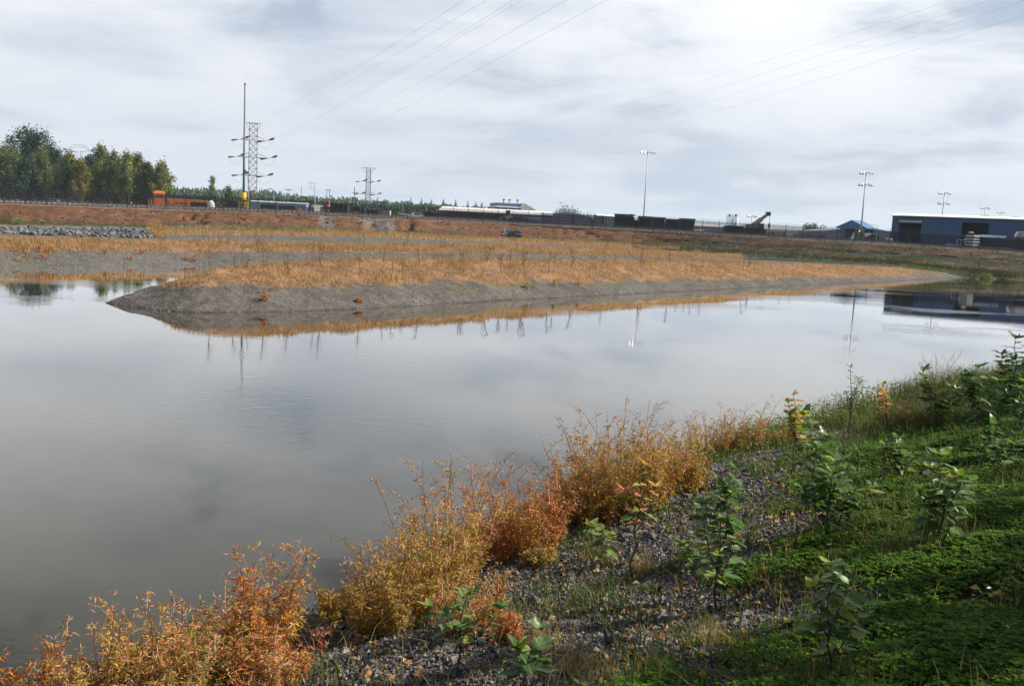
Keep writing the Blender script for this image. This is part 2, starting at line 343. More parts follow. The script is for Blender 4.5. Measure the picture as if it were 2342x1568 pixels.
M['weedgreen'] = leafy('green_weed_leaves', [(0.04, 0.10, 0.02), (0.08, 0.16, 0.03), (0.14, 0.19, 0.05), (0.20, 0.20, 0.06)], 0.35)
M['w_orange'] = leafy('weed_leaves_orange', [(0.20, 0.050, 0.016), (0.29, 0.115, 0.025), (0.36, 0.21, 0.036), (0.28, 0.215, 0.04), (0.12, 0.13, 0.027), (0.31, 0.185, 0.08)], 0.35, patch=2.0)
M['w_red'] = leafy('weed_leaves_red', [(0.19, 0.030, 0.013), (0.28, 0.062, 0.018), (0.31, 0.11, 0.024), (0.25, 0.14, 0.03), (0.15, 0.09, 0.03)], 0.35, patch=2.0)
M['w_yellow'] = leafy('weed_leaves_yellow', [(0.25, 0.10, 0.022), (0.37, 0.225, 0.034), (0.31, 0.25, 0.042), (0.12, 0.135, 0.026), (0.07, 0.095, 0.02)], 0.35, patch=2.0)
M['w_olive'] = leafy('weed_leaves_olive', [(0.24, 0.095, 0.025), (0.27, 0.185, 0.04), (0.13, 0.125, 0.03), (0.075, 0.095, 0.02), (0.045, 0.07, 0.014)], 0.35, patch=2.0)
M['w_dry'] = leafy('weed_leaves_dry', [(0.25, 0.11, 0.045), (0.32, 0.19, 0.07), (0.31, 0.225, 0.095), (0.19, 0.07, 0.03), (0.17, 0.145, 0.045)], 0.3, patch=2.0)
M['w_flower'] = leafy('weed_seed_spikes', [(0.45, 0.20, 0.16), (0.50, 0.30, 0.20), (0.38, 0.12, 0.10)], 0.25)
M['w_stalk'] = leafy('dry_stalk_brown', [(0.10, 0.045, 0.035), (0.16, 0.075, 0.05), (0.13, 0.085, 0.05)], 0.1)
M['w_stem'] = leafy('weed_stems', [(0.36, 0.07, 0.04), (0.40, 0.16, 0.06), (0.30, 0.20, 0.08)], 0.1)
M['l_green'] = leafy('sapling_leaf_green', [(0.035, 0.085, 0.018), (0.055, 0.12, 0.03), (0.085, 0.16, 0.035)], 0.38, 0.42, 0.4, obj=True, vein=True)
M['l_lime'] = leafy('sapling_leaf_lime', [(0.12, 0.19, 0.03), (0.20, 0.25, 0.04), (0.28, 0.26, 0.05)], 0.4, 0.45, 0.35, obj=True, vein=True)
M['l_amber'] = leafy('sapling_leaf_amber', [(0.48, 0.20, 0.04), (0.50, 0.30, 0.06), (0.42, 0.12, 0.05)], 0.4, 0.5, 0.3, obj=True, vein=True)
M['l_red'] = leafy('sapling_leaf_red', [(0.40, 0.06, 0.04), (0.48, 0.20, 0.12), (0.50, 0.30, 0.22)], 0.4, 0.5, 0.3, obj=True, vein=True)
M['poplar'] = leafy('poplar_leaves', [(0.026, 0.045, 0.006), (0.055, 0.08, 0.010), (0.10, 0.12, 0.016), (0.15, 0.145, 0.022)], 0.3, patch=0.25)
M['poplar_lt'] = leafy('light_poplar_leaves', [(0.06, 0.085, 0.012), (0.12, 0.145, 0.02), (0.19, 0.185, 0.035)], 0.3, patch=0.25)
M['poplar_dk'] = leafy('dark_poplar_leaves', [(0.010, 0.024, 0.008), (0.020, 0.038, 0.012), (0.038, 0.056, 0.018)], 0.25, patch=0.25)
M['poplar_yl'] = leafy('yellow_poplar_leaves', [(0.07, 0.085, 0.012), (0.15, 0.135, 0.018), (0.24, 0.18, 0.022)], 0.35, patch=0.25)
M['conifer'] = leafy('conifer_needles', [(0.012, 0.028, 0.016), (0.022, 0.045, 0.022), (0.03, 0.06, 0.028)], 0.1)
M['faredge'] = leafy('far_broadleaf', [(0.025, 0.05, 0.02), (0.045, 0.075, 0.025), (0.07, 0.09, 0.03)], 0.2)
def emit(name, c, s):
    m, t = _new(name); e = _n(t, 'ShaderNodeEmission', {'Color': _c(c), 'Strength': s}); o = _n(t, 'ShaderNodeOutputMaterial'); t.links.new(e.outputs[0], o.inputs[0]); return m
M['beacon'] = emit('lit_orange_lamp', (1.0, 0.45, 0.08), 6.0)

# ------------------------------------------------------------------ near bank: its height everywhere
SHORE = np.array([(-14, -4), (-9, 1.0), (-5.2, 4.5), (-3.53, 6.11), (-2.55, 6.9), (-1.64, 7.73), (-1.25, 8.4), (-0.72, 9.5), (0.26, 11.1), (1.52, 12.6), (3.12, 14.41), (4.75, 16.22), (6.64, 18.49), (9.98, 22), (14.96, 26.3), (24, 33), (40, 42), (70, 58)])
def shore_d(x, y):
    x = np.asarray(x, float); y = np.asarray(y, float)
    best = np.full(x.shape, 1e9); sg = np.zeros(x.shape)
    for (ax, ay), (bx, by) in zip(SHORE[:-1], SHORE[1:]):
        dx, dy = bx - ax, by - ay; L2 = dx * dx + dy * dy
        t = np.clip(((x - ax) * dx + (y - ay) * dy) / L2, 0, 1)
        ex, ey = x - ax - t * dx, y - ay - t * dy; d = ex * ex + ey * ey
        s = np.sign(dy * (x - ax) - dx * (y - ay))
        up = d < best - 1e-9; best = np.where(up, d, best); sg = np.where(up, s, sg)
    return np.sqrt(best) * sg
def bank_z(x, y):
    x = np.asarray(x, float); y = np.asarray(y, float)
    d = shore_d(x, y)
    z = np.where(d > 0, 0.27 * d, 0.45 * d)
    z = np.where(d > 6.5, 0.27 * 6.5 + 0.10 * (np.minimum(d, 14) - 6.5), z)
    n = (fbm(x * 0.7, y * 0.7, 3) - 0.5) * 0.22 + (fbm(x * 3.1, y * 3.1, 9, 3) - 0.5) * 0.07
    return np.maximum(z + n * np.clip(d * 0.8 + 0.25, 0.1, 1), -1.2)
def on_bank(px, py):
    d = ray(px, py); t0, t1 = 1.5, 60.0
    ts = np.linspace(t0, t1, 6000); P = d[None] * ts[:, None] + np.array([0, 0, CAM_H])
    below = P[:, 2] < bank_z(P[:, 0], P[:, 1]); i = int(np.argmax(below)) if below.any() else len(ts) - 1
    return np.array([P[i, 0], P[i, 1], float(bank_z(P[i, 0], P[i, 1]))])
def grass_edge(y): return np.interp(y, [0, 4, 6, 9, 12.7, 18, 30], [3.7, 3.8, 4.2, 3.6, 2.6, 1.6, 1.0])
def grass_mask(x, y):
    d = shore_d(x, y); g = d - grass_edge(y) + (fbm(x * 1.1, y * 1.1, 21) - 0.5) * 2.2
    return np.clip(g / 0.7 + 0.5, 0, 1)

# near bank mesh
xs = np.concatenate([np.arange(-16, -5, 0.5), np.arange(-5, 16, 0.1), np.arange(16, 72, 1.0)]); ys = np.concatenate([np.arange(-26, 2, 0.7), np.arange(2, 20, 0.1), np.arange(20, 34, 0.25), np.arange(34, 62, 1.0)])
GX, GY = np.meshgrid(xs, ys); GZ = bank_z(GX, GY)
nx, ny = len(xs), len(ys)
gm = grass_mask(GX, GY).ravel()[:, None]; wet = np.clip(1 - shore_d(GX, GY).ravel() / 0.35, 0, 1)[:, None]
gn = fbm(GX * 2.3, GY * 2.3, 40).ravel()[:, None]
colr = (1 - gm) * np.array([0.062, 0.058, 0.055]) + gm * ((1 - gn) * np.array([0.012, 0.016, 0.006]) + gn * np.array([0.04, 0.032, 0.016]))
colr = colr * (1 - 0.55 * wet)
I = (np.arange(ny - 1)[:, None] * nx + np.arange(nx - 1)[None]).ravel()
mb = MB().add(np.stack([GX, GY, GZ], -1).reshape(-1, 3), np.stack([I, I + 1, I + nx + 1, I + nx], -1))
o = mb.build('near_bank', M['earth_near'], smooth=True, colors=colr); tag(o, 'sloping gravel and grass bank in front of the pond', None, kind='structure')

# ------------------------------------------------------------------ far side: terraces and railway embankment
def curve(pts):
    a = np.array(pts, float); return lambda p: np.interp(p, a[:, 0], a[:, 1])
fence_py = curve([(-500, 449), (0, 465), (273, 475), (640, 487), (775, 495), (1025, 505), (1427, 526), (1591, 535), (1884, 552), (2005, 558), (2342, 581), (2800, 612)])
fence_Y = curve([(-500, 128), (0, 142), (1145, 178), (2342, 160), (2800, 153)])
rows = []      # each isoline: (n substeps to it, Y(px), z(px))
def line_py(py, Y):
    c1, c2 = curve(py), curve(Y)
    return c2, lambda p: np.array([at(q, a, b)[2] for q, a, b in zip(p, c1(p), c2(p))])
def line_z(z, Y):
    c1, c2 = curve(z), curve(Y); return c2, c1
Yw = [(-500, 42), (0, 49.2), (200, 52.8), (430, 60), (700, 64), (1171, 70), (1700, 82), (1900, 98), (2060, 112), (2200, 117.5), (2342, 121.5), (2800, 128)]
I1py = [(-500, 560), (0, 573), (240, 576), (430, 579), (700, 578), (1171, 581), (1400, 585), (1698, 594), (1900, 603), (2060, 612), (2200, 630), (2342, 636), (2800, 655)]
I1Y = [(-500, 46), (0, 53), (430, 64), (700, 69), (1171, 76), (1698, 89), (1900, 104), (2060, 116), (2200, 119.5), (2342, 123), (2800, 130)]
I2py = [(-500, 532), (0, 545), (240, 547), (330, 548), (450, 552), (700, 556), (1171, 560), (1450, 570), (1698, 582), (1900, 597), (2060, 607), (2200, 624), (2342, 632), (2800, 650)]
I2Y = [(-500, 50), (0, 57), (430, 69), (700, 74), (1171, 83), (1698, 96), (1900, 110), (2060, 119), (2200, 121.5), (2342, 124), (2800, 132)]
I3Y = [(-500, 56), (0, 63), (430, 75), (700, 80), (1171, 90), (1698, 101), (1900, 114), (2060, 121), (2200, 122.6), (2342, 125), (2800, 133)]
I3z = [(-500, 0.75), (1171, 1.0), (1698, 1.15), (2060, 1.0), (2342, 0.3), (2800, 0.3)]
I4Y = [(-500, 76), (0, 87), (330, 88), (430, 88), (800, 96), (1222, 115), (1372, 118), (1698, 112), (1900, 121), (2060, 124), (2200, 123.6), (2342, 126), (2800, 134)]
I4z = [(-500, 0.65), (0, 0.65), (430, 0.75), (1171, 1.2), (1698, 1.2), (2060, 1.1), (2342, 0.45), (2800, 0.4)]
I5py = [(-500, 515), (0, 528), (300, 530), (360, 538), (800, 541), (1222, 558), (1372, 566), (1560, 573), (1698, 580), (1900, 594), (2060, 603), (2200, 622), (2342, 630), (2800, 648)]
I5Y = [(-500, 87), (0, 97), (330, 96), (430, 96), (800, 106), (1222, 126), (1372, 130), (1698, 124), (1900, 127), (2060, 127), (2200, 125), (2342, 128), (2800, 136)]
I5bY = [(-500, 116), (0, 128), (300, 130), (360, 125), (800, 140), (1222, 156), (1372, 155), (1698, 140), (1900, 134), (2060, 130), (2200, 127), (2342, 130), (2800, 138)]
I5bpy = [(-500, 503), (0, 515), (300, 520), (360, 527), (800, 533), (1222, 549), (1372, 556), (1560, 568), (1698, 576), (1900, 590), (2060, 600), (2200, 617), (2342, 625), (2800, 644)]
I6py = [(-500, 494), (0, 508), (275, 515), (534, 517), (753, 527), (884, 531), (1008, 537), (1222, 545), (1355, 552), (1482, 562), (1700, 573), (1900, 587), (2050, 597), (2200, 612), (2342, 620), (2800, 640)]
I6Y = [(-500, 120), (0, 134), (275, 137), (534, 146), (753, 152), (884, 157), (1008, 161), (1222, 166), (1355, 165), (1482, 160), (1700, 148), (1900, 139), (2050, 134), (2200, 130), (2342, 133), (2800, 141)]
cols = np.concatenate([np.arange(-500, 0, 20), np.arange(0, 2342, 6), np.arange(2342, 2801, 20)]).astype(float)
lines = [(1, line_z([(-500, -0.8), (2800, -0.8)], [(a, b - 2.5) for a, b in Yw]), None),
         (6, line_z([(-500, 0), (2800, 0)], Yw), None), (10, line_py(I1py, I1Y), None), (12, line_py(I2py, I2Y), None),
         (8, line_z(I3z, I3Y), None), (6, line_z(I4z, I4Y), None), (10, line_py(I5py, I5Y), None), (12, line_py(I5bpy, I5bY), None),
         (8, line_py(I6py, I6Y), None), (34, (lambda p: fence_Y(p), lambda p: np.array([at(q, fence_py(q), fence_Y(q))[2] for q in p])), None)]
Ls = [(n, l[0](cols), l[1](cols)) for n, l, _ in lines]
zf = Ls[-1][2]; Yf = Ls[-1][1]
bal = 6.0 * Yf / FPX
Ls += [(8, Yf + 5.0, zf + bal), (4, Yf + 30, zf + bal + 0.02), (3, Yf + 160, zf * 0.5 + 2.0 + bal), (2, np.full_like(cols, 600.), np.full_like(cols, 4.2)), (1, np.full_like(cols, 2900.), np.full_like(cols, 3.9))]
Yr, Zr, band, frac = [], [], [], []
for k in range(len(Ls)):
    n, Yk, Zk = Ls[k]
    if k == 0: Yr.append(Yk); Zr.append(Zk); band.append(0); frac.append(0.); continue
    _, Y0, Z0 = Ls[k - 1]
    for j in range(1, n + 1):
        t = j / n; Yr.append(Y0 + (Yk - Y0) * t); Zr.append(Z0 + (Zk - Z0) * t); band.append(k); frac.append(t)
Yr = np.array(Yr); Zr = np.array(Zr); band = np.array(band); frac = np.array(frac)
PX = np.broadcast_to(cols[None], Yr.shape)
Xr = x_for(PX, Yr, Zr) if False else np.array([[x_for(p, y, z) for p, y, z in zip(cols, yy, zz)] for yy, zz in zip(Yr, Zr)])
BD = np.broadcast_to(band[:, None], Yr.shape); FR = np.broadcast_to(frac[:, None], Yr.shape)
amp = np.where(BD <= 1, 0.02, np.where(BD <= 8, 0.22, np.where(BD == 9, 0.75 * np.sin(FR * math.pi) ** 0.6, 0.0)))
NZ = (fbm(Xr * 0.45, Yr * 0.45, 5) - 0.5) + 0.5 * (fbm(Xr * 1.6, Yr * 1.6, 6) - 0.5)
Zr = Zr + amp * NZ
# gullies and slumps washed into the clay slope
def sm_(v, a, b): t = np.clip((v - a) / (b - a), 0, 1); return t * t * (3 - 2 * t)
def spot(p0, w, f0, fw): return np.exp(-((PX - p0) / w) ** 2) * np.exp(-((FR - f0) / fw) ** 2) * (BD == 9)
for p0, w, f0, fw, dz in [(430, 22, 0.55, 0.25, -0.9), (463, 9, 0.5, 0.3, -0.9), (740, 8, 0.5, 0.5, -0.5), (905, 6, 0.45, 0.35, -1.1), (935, 8, 0.5, 0.4, -1.2), (918, 5, 0.3, 0.3, -0.9), (585, 10, 0.45, 0.2, -0.5), (640, 8, 0.5, 0.2, -0.5), (850, 6, .4, .3, -.6),
                          (1290, 25, 0.65, 0.2, -0.6), (1345, 10, 0.5, 0.25, -1.0), (1375, 12, 0.45, 0.2, -0.9), (1500, 30, 0.4, 0.1, -0.5), (845, 30, 0.5, 0.6, -0.35)]:
    Zr = Zr + dz * spot(p0, w, f0, fw) * 1.5 * sm_(vn(Xr * 1.5, Yr * 0.9, 8) + 0.4 * vn(Xr * 4, Yr * 3, 18), 0.5, 0.85)
GR, GO, BR, GN, MU, BA = map(np.array, ([0.090, 0.083, 0.077], [0.18, 0.104, 0.057], [0.096, 0.047, 0.026], [0.026, 0.038, 0.012], [0.125, 0.115, 0.095], [0.115, 0.112, 0.11]))
C = np.zeros(Yr.shape + (3,))
n1 = fbm(Xr * 0.3, Yr * 0.5, 31)[..., None]; n2 = fbm(Xr * 0.9, Yr * 1.3, 32)[..., None]
def sm(v, a, b): t = np.clip((v - a) / (b - a), 0, 1); return t * t * (3 - 2 * t)
P3 = PX[..., None]; F3 = FR[..., None]
grav = GR * (0.85 + 0.3 * n2) * (1 - 0.3 * sm(n1, 0.5, 0.7)) + 0.3 * sm(n1, 0.5, 0.7) * np.array([0.08, 0.082, 0.04])
gold = GO * (0.75 + 0.5 * n2)
darkgrav = np.array([0.04, 0.038, 0.04]) * (0.6 + 0.8 * n2)
clay = BR * (0.55 + 0.5 * n1 + 0.4 * n2)
tanpatch = sm(n2, 0.66, 0.78); clay = clay * (1 - 0.5 * tanpatch) + 0.5 * tanpatch * np.array([0.22, 0.14, 0.09])
veg = GN * (0.6 + 0.9 * n2)
n3 = fbm(Xr * 0.16, Yr * 0.55, 33)[..., None]; mixr = sm(n3 + 0.8 * (n2 - 0.5), 0.42, 0.56); slope_r = clay * 0.62 * (1 - mixr) + veg * 0.75 * mixr

_q, PYV = projn(np.stack([Xr, Yr, Zr], -1).reshape(-1, 3)); PYV = PYV.reshape(Xr.shape); lowp = np.interp(PX, [1300, 1478, 1665, 1885, 2059, 2800], [562, 569, 579, 591, 603, 652])
KK = ((PYV - fence_py(PX.ravel()).reshape(PX.shape)) / (lowp - fence_py(PX.ravel()).reshape(PX.shape)))[..., None] + (n2 - 0.5) * 0.25
brown_ = np.array([0.052, 0.027, 0.017]) * (0.5 + 1.0 * n2); green_ = np.array([0.014, 0.024, 0.006]) * (0.5 + 1.1 * n2); dk_ = np.array([0.030, 0.028, 0.030]) * (0.5 + 1.0 * n2)
gmix = sm(n3 + 0.5 * (n1 - 0.5), 0.36, 0.5); mid_ = green_ * gmix + brown_ * 0.8 * (1 - gmix)
slope_r = brown_ * (1 - sm(KK, 0.28, 0.42)) + mid_ * sm(KK, 0.28, 0.42); slope_r = slope_r * (1 - sm(KK, 0.92, 1.04)) + sm(KK, 0.92, 1.04) * (dk_ * (1 - 0.6 * gmix) + 0.6 * gmix * green_)
tp_ = sm(n2, 0.68, 0.76); slope_r = slope_r * (1 - 0.7 * tp_) + 0.7 * tp_ * np.array([0.13, 0.10, 0.075])
right = sm(P3 + (n1 - 0.5) * 260, 1430, 1620)
for b in range(len(Ls)):
    s = BD == b
    if b <= 2: c = grav
    elif b == 3: c = gold * (1 - sm(P3, 1680, 1712)) + sm(P3, 1680, 1712) * (slope_r * (1 - sm(P3, 1990, 2080)) + veg * sm(P3, 1990, 2080))
    elif b == 4: c = gold * (1 - sm(F3, 0.3, 0.8)) + grav * sm(F3, 0.3, 0.8); c = c * (1 - sm(P3, 1680, 1712)) + darkgrav * sm(P3, 1680, 1712)
    elif b in (5, 6): c = grav * (1 - sm(P3, 1680, 1712)) + slope_r * sm(P3, 1680, 1712)
    elif b == 7: g = gold * (0.85 + 0.2 * n1); c = np.where(P3 < 330, MU, g); c = c * (1 - right) + slope_r * right
    elif b == 8:
        ew = sm(n2 + 0.3 * F3, 0.45, 0.65); c = (gold * 0.8) * (1 - ew) + veg * ew; c = c * (1 - right) + slope_r * right
    elif b == 9:
        c = clay * (1 - right) + slope_r * right
        for p0, w in [(742, 14), (846, 24), (882, 15)]:
            k = np.exp(-((P3 - p0 - (1 - F3) * 14 - (n2 - .5) * 16) / w) ** 6); c = c * (1 - k) + GR * 1.15 * k
        c = c * (1 - sm(F3, 0.93, 1.0)) + sm(F3, 0.93, 1.0) * np.array([0.19, 0.13, 0.08])
        c = c * sm(F3, -0.05, 0.22 + 0.2 * n2) + (1 - sm(F3, -0.05, 0.22 + 0.2 * n2)) * (veg * 0.5 + 0.5 * clay)
    elif b == 10: c = BA * (0.85 + 0.3 * n2)
    else: c = np.array([0.15, 0.145, 0.14]) * (0.8 + 0.4 * n2)
    C[s] = np.broadcast_to(c, C.shape)[s]
nr, nc = Yr.shape
I = (np.arange(nr - 1)[:, None] * nc + np.arange(nc - 1)[None]).ravel()
o = MB().add(np.stack([Xr, Yr, Zr], -1).reshape(-1, 3), np.stack([I, I + 1, I + nc + 1, I + nc], -1)).build('far_bank_terrain', M['earth_far'], smooth=True, colors=C.reshape(-1, 3))
tag(o, 'terraced clay and dry grass banks rising to the rail yard', None, kind='structure')
FAR = (Xr, Yr, Zr, PX, BD, FR)
_ffx = np.array([x_for(p, y, z) for p, y, z in zip(cols, Yf, zf)])
def fence_at(x): return np.array([x, np.interp(x, _ffx, Yf), np.interp(x, _ffx, zf)])
def yard_z(x): return float(np.interp(x, _ffx, zf + bal)) + 0.01
def far_pt(px, b, f):                                       # a point on the far terrain: image column, band, fraction across the band
    j = int(np.argmin(abs(cols - px))); rr = np.where(band == b)[0]; k = rr[min(len(rr) - 1, int(f * len(rr)))]
    return np.array([Xr[k, j], Yr[k, j], Zr[k, j]])

# front spit: a long gravel and grass berm reaching out into the pond
SPIT = [(-14.9, 33.37), (-12.92, 31.69), (-11.1, 31.3), (-7.74, 33.8), (-3.32, 39.38), (-0.1, 44.13), (5.5, 51.18), (16.31, 65.01), (35.04, 88.99), (57.61, 117.89), (60, 124), (44, 114), (28, 99), (14, 82), (2, 66), (-6, 55), (-11.5, 47), (-14.3, 40), (-15.3, 36)]
def poly_sd(x, y, poly):
    best = np.full(x.shape, 1e9); ins = np.zeros(x.shape, bool); n = len(poly)
    for i in range(n):
        ax, ay = poly[i]; bx, by = poly[(i + 1) % n]; dx, dy = bx - ax, by - ay
        t = np.clip(((x - ax) * dx + (y - ay) * dy) / (dx * dx + dy * dy), 0, 1)
        best = np.minimum(best, (x - ax - t * dx) ** 2 + (y - ay - t * dy) ** 2)
        cr = ((ay > y) != (by > y)) & (x < (bx - ax) * (y - ay) / (by - ay + 1e-12) + ax); ins ^= cr
    return np.sqrt(best) * np.where(ins, 1, -1)
def spit_z(x, y):
    w = (fbm(x * 0.35, y * 0.35, 51) - 0.5) * 0.9
    d = poly_sd(x, y, SPIT) + w * 0.6
    crest = np.interp(y, [30, 45, 70, 95, 120], [1.55, 1.65, 1.62, 1.3, 1.05])
    t = np.clip(d / 6.0, 0, 1)
    z = crest * np.where(d > 0, (1 - (1 - t) ** 1.7), 0.28 * d)
    return np.maximum(z + (fbm(x * 1.1, y * 1.1, 52, 3) - 0.5) * 0.26 * np.clip(d + 0.3, 0.05, 1), -0.9)
us = np.arange(-0.52, 0.56, 0.0028); vs = 29 * np.exp(np.linspace(0, math.log(128 / 29.), 420))
SU, SV = np.meshgrid(us, vs); SX = SU * SV; SY = SV; SZ = spit_z(SX, SY)
n1 = fbm(SX * 0.35, SY * 0.35, 61); n2 = fbm(SX * 1.3, SY * 1.3, 62)
gth = np.interp(SY, [30, 45, 75, 110], [0.72, 0.62, 0.40, 0.26]); gw = sm(SZ - gth + 0.35 * (n1 - 0.5) + 0.45 * (n2 - 0.5), 0.0, 0.22)[..., None]
n2 = n2[..., None]; n1 = n1[..., None]
gw = gw * (1 - 0.85 * sm(SX + 14 * (n1[..., 0] - .5), 46, 52)[..., None])
gsl = np.array([0.100, 0.091, 0.083]) * (0.65 + 0.4 * n2); olive = sm(SZ, 0.25, 0.6)[..., None] * sm(n2, 0.42, 0.58) * sm(SX[..., None], -9, 0) * 0.7
gsl = gsl * (1 - olive) + olive * np.array([0.085, 0.078, 0.035])
SCOL = gsl * (1 - gw) + gw * GO * (0.75 + 0.5 * n2)
SCOL = SCOL * (1 - 0.5 * np.clip(1 - SZ / 0.07, 0, 1)[..., None])
nr, nc = SX.shape; keep = (SZ > -0.85)
I = (np.arange(nr - 1)[:, None] * nc + np.arange(nc - 1)[None]).ravel(); kk = keep.ravel()
I = I[kk[I] | kk[I + 1] | kk[I + nc] | kk[I + nc + 1]]
o = MB().add(np.stack([SX, SY, SZ], -1).reshape(-1, 3), np.stack([I, I + 1, I + nc + 1, I + nc], -1)).build('spit_terrain', M['earth_far'], smooth=True, colors=SCOL.reshape(-1, 3))
tag(o, 'long gravel spit topped with golden grass in the pond', None, kind='structure')

# ------------------------------------------------------------------ water
m, t = _new('pond_water')
tc = _n(t, 'ShaderNodeTexCoord')
mp = _n(t, 'ShaderNodeMapping', {'Vector': tc.outputs['Object'], 'Scale': (0.8, 1.6, 1), 'Rotation': (0, 0, 0.3)})
w1 = _n(t, 'ShaderNodeTexNoise', {'Vector': mp.outputs[0], 'Scale': 3.2, 'Detail': 3.0, 'Roughness': 0.5})
w2 = _n(t, 'ShaderNodeTexNoise', {'Vector': mp.outputs[0], 'Scale': 0.11, 'Detail': 2.0, 'Roughness': 0.5})
rp = _n(t, 'ShaderNodeMapRange', {'Value': w2.outputs['Fac'], 'From Min': 0.50, 'From Max': 0.66, 'To Min': 0.018, 'To Max': 0.2})
b1 = _n(t, 'ShaderNodeBump', {'Height': w1.outputs['Fac'], 'Strength': rp.outputs[0], 'Distance': 0.025})
lw = _n(t, 'ShaderNodeLayerWeight', {'Blend': 0.5, 'Normal': b1.outputs[0]})
pw0 = _n(t, 'ShaderNodeMath', {0: lw.outputs['Facing'], 1: 5.0}, operation='POWER'); pw = _n(t, 'ShaderNodeMath', {0: pw0.outputs[0], 1: 1.38}, operation='MULTIPLY', use_clamp=True)
df = _n(t, 'ShaderNodeBsdfDiffuse', {'Color': (0.0170, 0.0152, 0.0070, 1)}); gl = _n(t, 'ShaderNodeBsdfGlossy', {'Color': (0.99, 0.98, 0.955, 1), 'Roughness': 0.012, 'Normal': b1.outputs[0]})
p = _n(t, 'ShaderNodeMixShader', {0: pw.outputs[0], 1: df.outputs[0], 2: gl.outputs[0]})
oo = _n(t, 'ShaderNodeOutputMaterial'); t.links.new(p.outputs[0], oo.inputs[0]); M['water'] = m
xw = np.linspace(-220, 220, 45); yw = np.linspace(-20, 150, 35); WX, WY = np.meshgrid(xw, yw)
I = (np.arange(34)[:, None] * 45 + np.arange(44)[None]).ravel()
o = MB().add(np.stack([WX, WY, WX * 0], -1).reshape(-1, 3), np.stack([I, I + 1, I + 46, I + 45], -1)).build('pond_water', M['water'])
tag(o, 'calm grey pond water mirroring the cloudy sky', None, kind='structure')
# ------------------------------------------------------------------ scatter builders (numpy, one mesh per mass)
def rnd(n): return RNG.rand(n)
def nrm(v): return v / (np.linalg.norm(v, axis=-1, keepdims=True) + 1e-9)
def blades(P, h, w, lean=0.45, seg=2):
    n = len(P); a = rnd(n) * 2 * math.pi; D = np.stack([np.cos(a), np.sin(a), 0 * a], -1)
    b = rnd(n) * 2 * math.pi; L = np.stack([np.cos(b), np.sin(b), 0 * b], -1) * (lean * rnd(n)[:, None] * h[:, None])
    up = np.array([0, 0, 1.0]); W_ = D * w[:, None] / 2
    base = P - up * 0.02
    if seg == 1:
        V = np.stack([base - W_, base + W_, P + L + up * h[:, None]], 1); F = np.arange(n * 3).reshape(n, 3)
        return V.reshape(-1, 3), [F]
    midp = P + L * 0.3 + up * (h * 0.55)[:, None]; tip = P + L * 1.15 + up * (h * 0.95)[:, None]
    V = np.stack([base - W_, base + W_, midp + W_ * 0.75, midp - W_ * 0.75, tip], 1); k = np.arange(n)[:, None] * 5
    return V.reshape(-1, 3), [k + np.array([[0, 1, 2, 3]]), k + np.array([[3, 2, 4]])]
def leaves(P, D, Nn, L, Wd, fold=0.15, droop=0.25):
    """one folded, bent leaf per row: base P, along D, normal Nn"""
    D = nrm(D); S = nrm(np.cross(D, Nn)); U = nrm(np.cross(S, D)); n = len(P)
    L = np.broadcast_to(L, (n,))[:, None]; Wd = np.broadcast_to(Wd, (n,))[:, None]
    m = P + D * L * 0.45 + U * Wd * 0.0; tip = P + D * L * 0.95 - U * L * droop
    l = m + S * Wd * 0.5 + U * Wd * fold; r_ = m - S * Wd * 0.5 + U * Wd * fold
    V = np.stack([P, r_, m, tip, l], 1).reshape(-1, 3); k = np.arange(n)[:, None] * 5
    return V, [k + np.array([[0, 1, 3, 2]]), k + np.array([[0, 2, 3, 4]])]
def flat_leaves(P, D, Nn, L, Wd, droop=0.25):
    D = nrm(D); S = nrm(np.cross(D, Nn)); U = nrm(np.cross(S, D)); n = len(P); L = np.broadcast_to(L, (n,))[:, None]; Wd = np.broadcast_to(Wd, (n,))[:, None]
    m = P + D * L * 0.5 + U * L * 0.08; V = np.stack([P, m - S * Wd * 0.5, P + D * L * 0.97 - U * L * droop, m + S * Wd * 0.5], 1).reshape(-1, 3); k = np.arange(n)[:, None] * 4
    return V, np.concatenate([k + np.array([[0, 1, 3]]), k + np.array([[1, 2, 3]])])
def rdir(n, zmin=-1, zmax=1):
    z = zmin + (zmax - zmin) * rnd(n); a = rnd(n) * 2 * math.pi; r = np.sqrt(np.maximum(0, 1 - z * z))
    return np.stack([r * np.cos(a), r * np.sin(a), z], -1)
def stones(P, r, flat=0.7):
    n = len(P); V0, F0 = ICO[1]; sc = 0.7 + 0.6 * rnd(n * 3).reshape(n, 1, 3); sc[:, :, 2] *= flat
    V = V0[None] * sc * (1 + 0.45 * (rnd(n * 12).reshape(n, 12, 1) - 0.5)) * r[:, None, None]
    a = rnd(n) * 6.28; c, s = np.cos(a)[:, None], np.sin(a)[:, None]
    V = np.stack([V[:, :, 0] * c - V[:, :, 1] * s, V[:, :, 0] * s + V[:, :, 1] * c, V[:, :, 2]], -1) + P[:, None]
    return V.reshape(-1, 3), (np.arange(n)[:, None, None] * 12 + F0[None]).reshape(-1, 3)
def scatter_bank(n, x0, x1, y0, y1, marg=160):
    x = x0 + (x1 - x0) * rnd(n); y = y0 + (y1 - y0) * rnd(n); z = bank_z(x, y); P = np.stack([x, y, z], -1)
    a, b = projn(P); k = (a > -marg) & (a < 2342 + marg) & (b < 1568 + marg * 1.5) & (b > 300)
    return P[k]

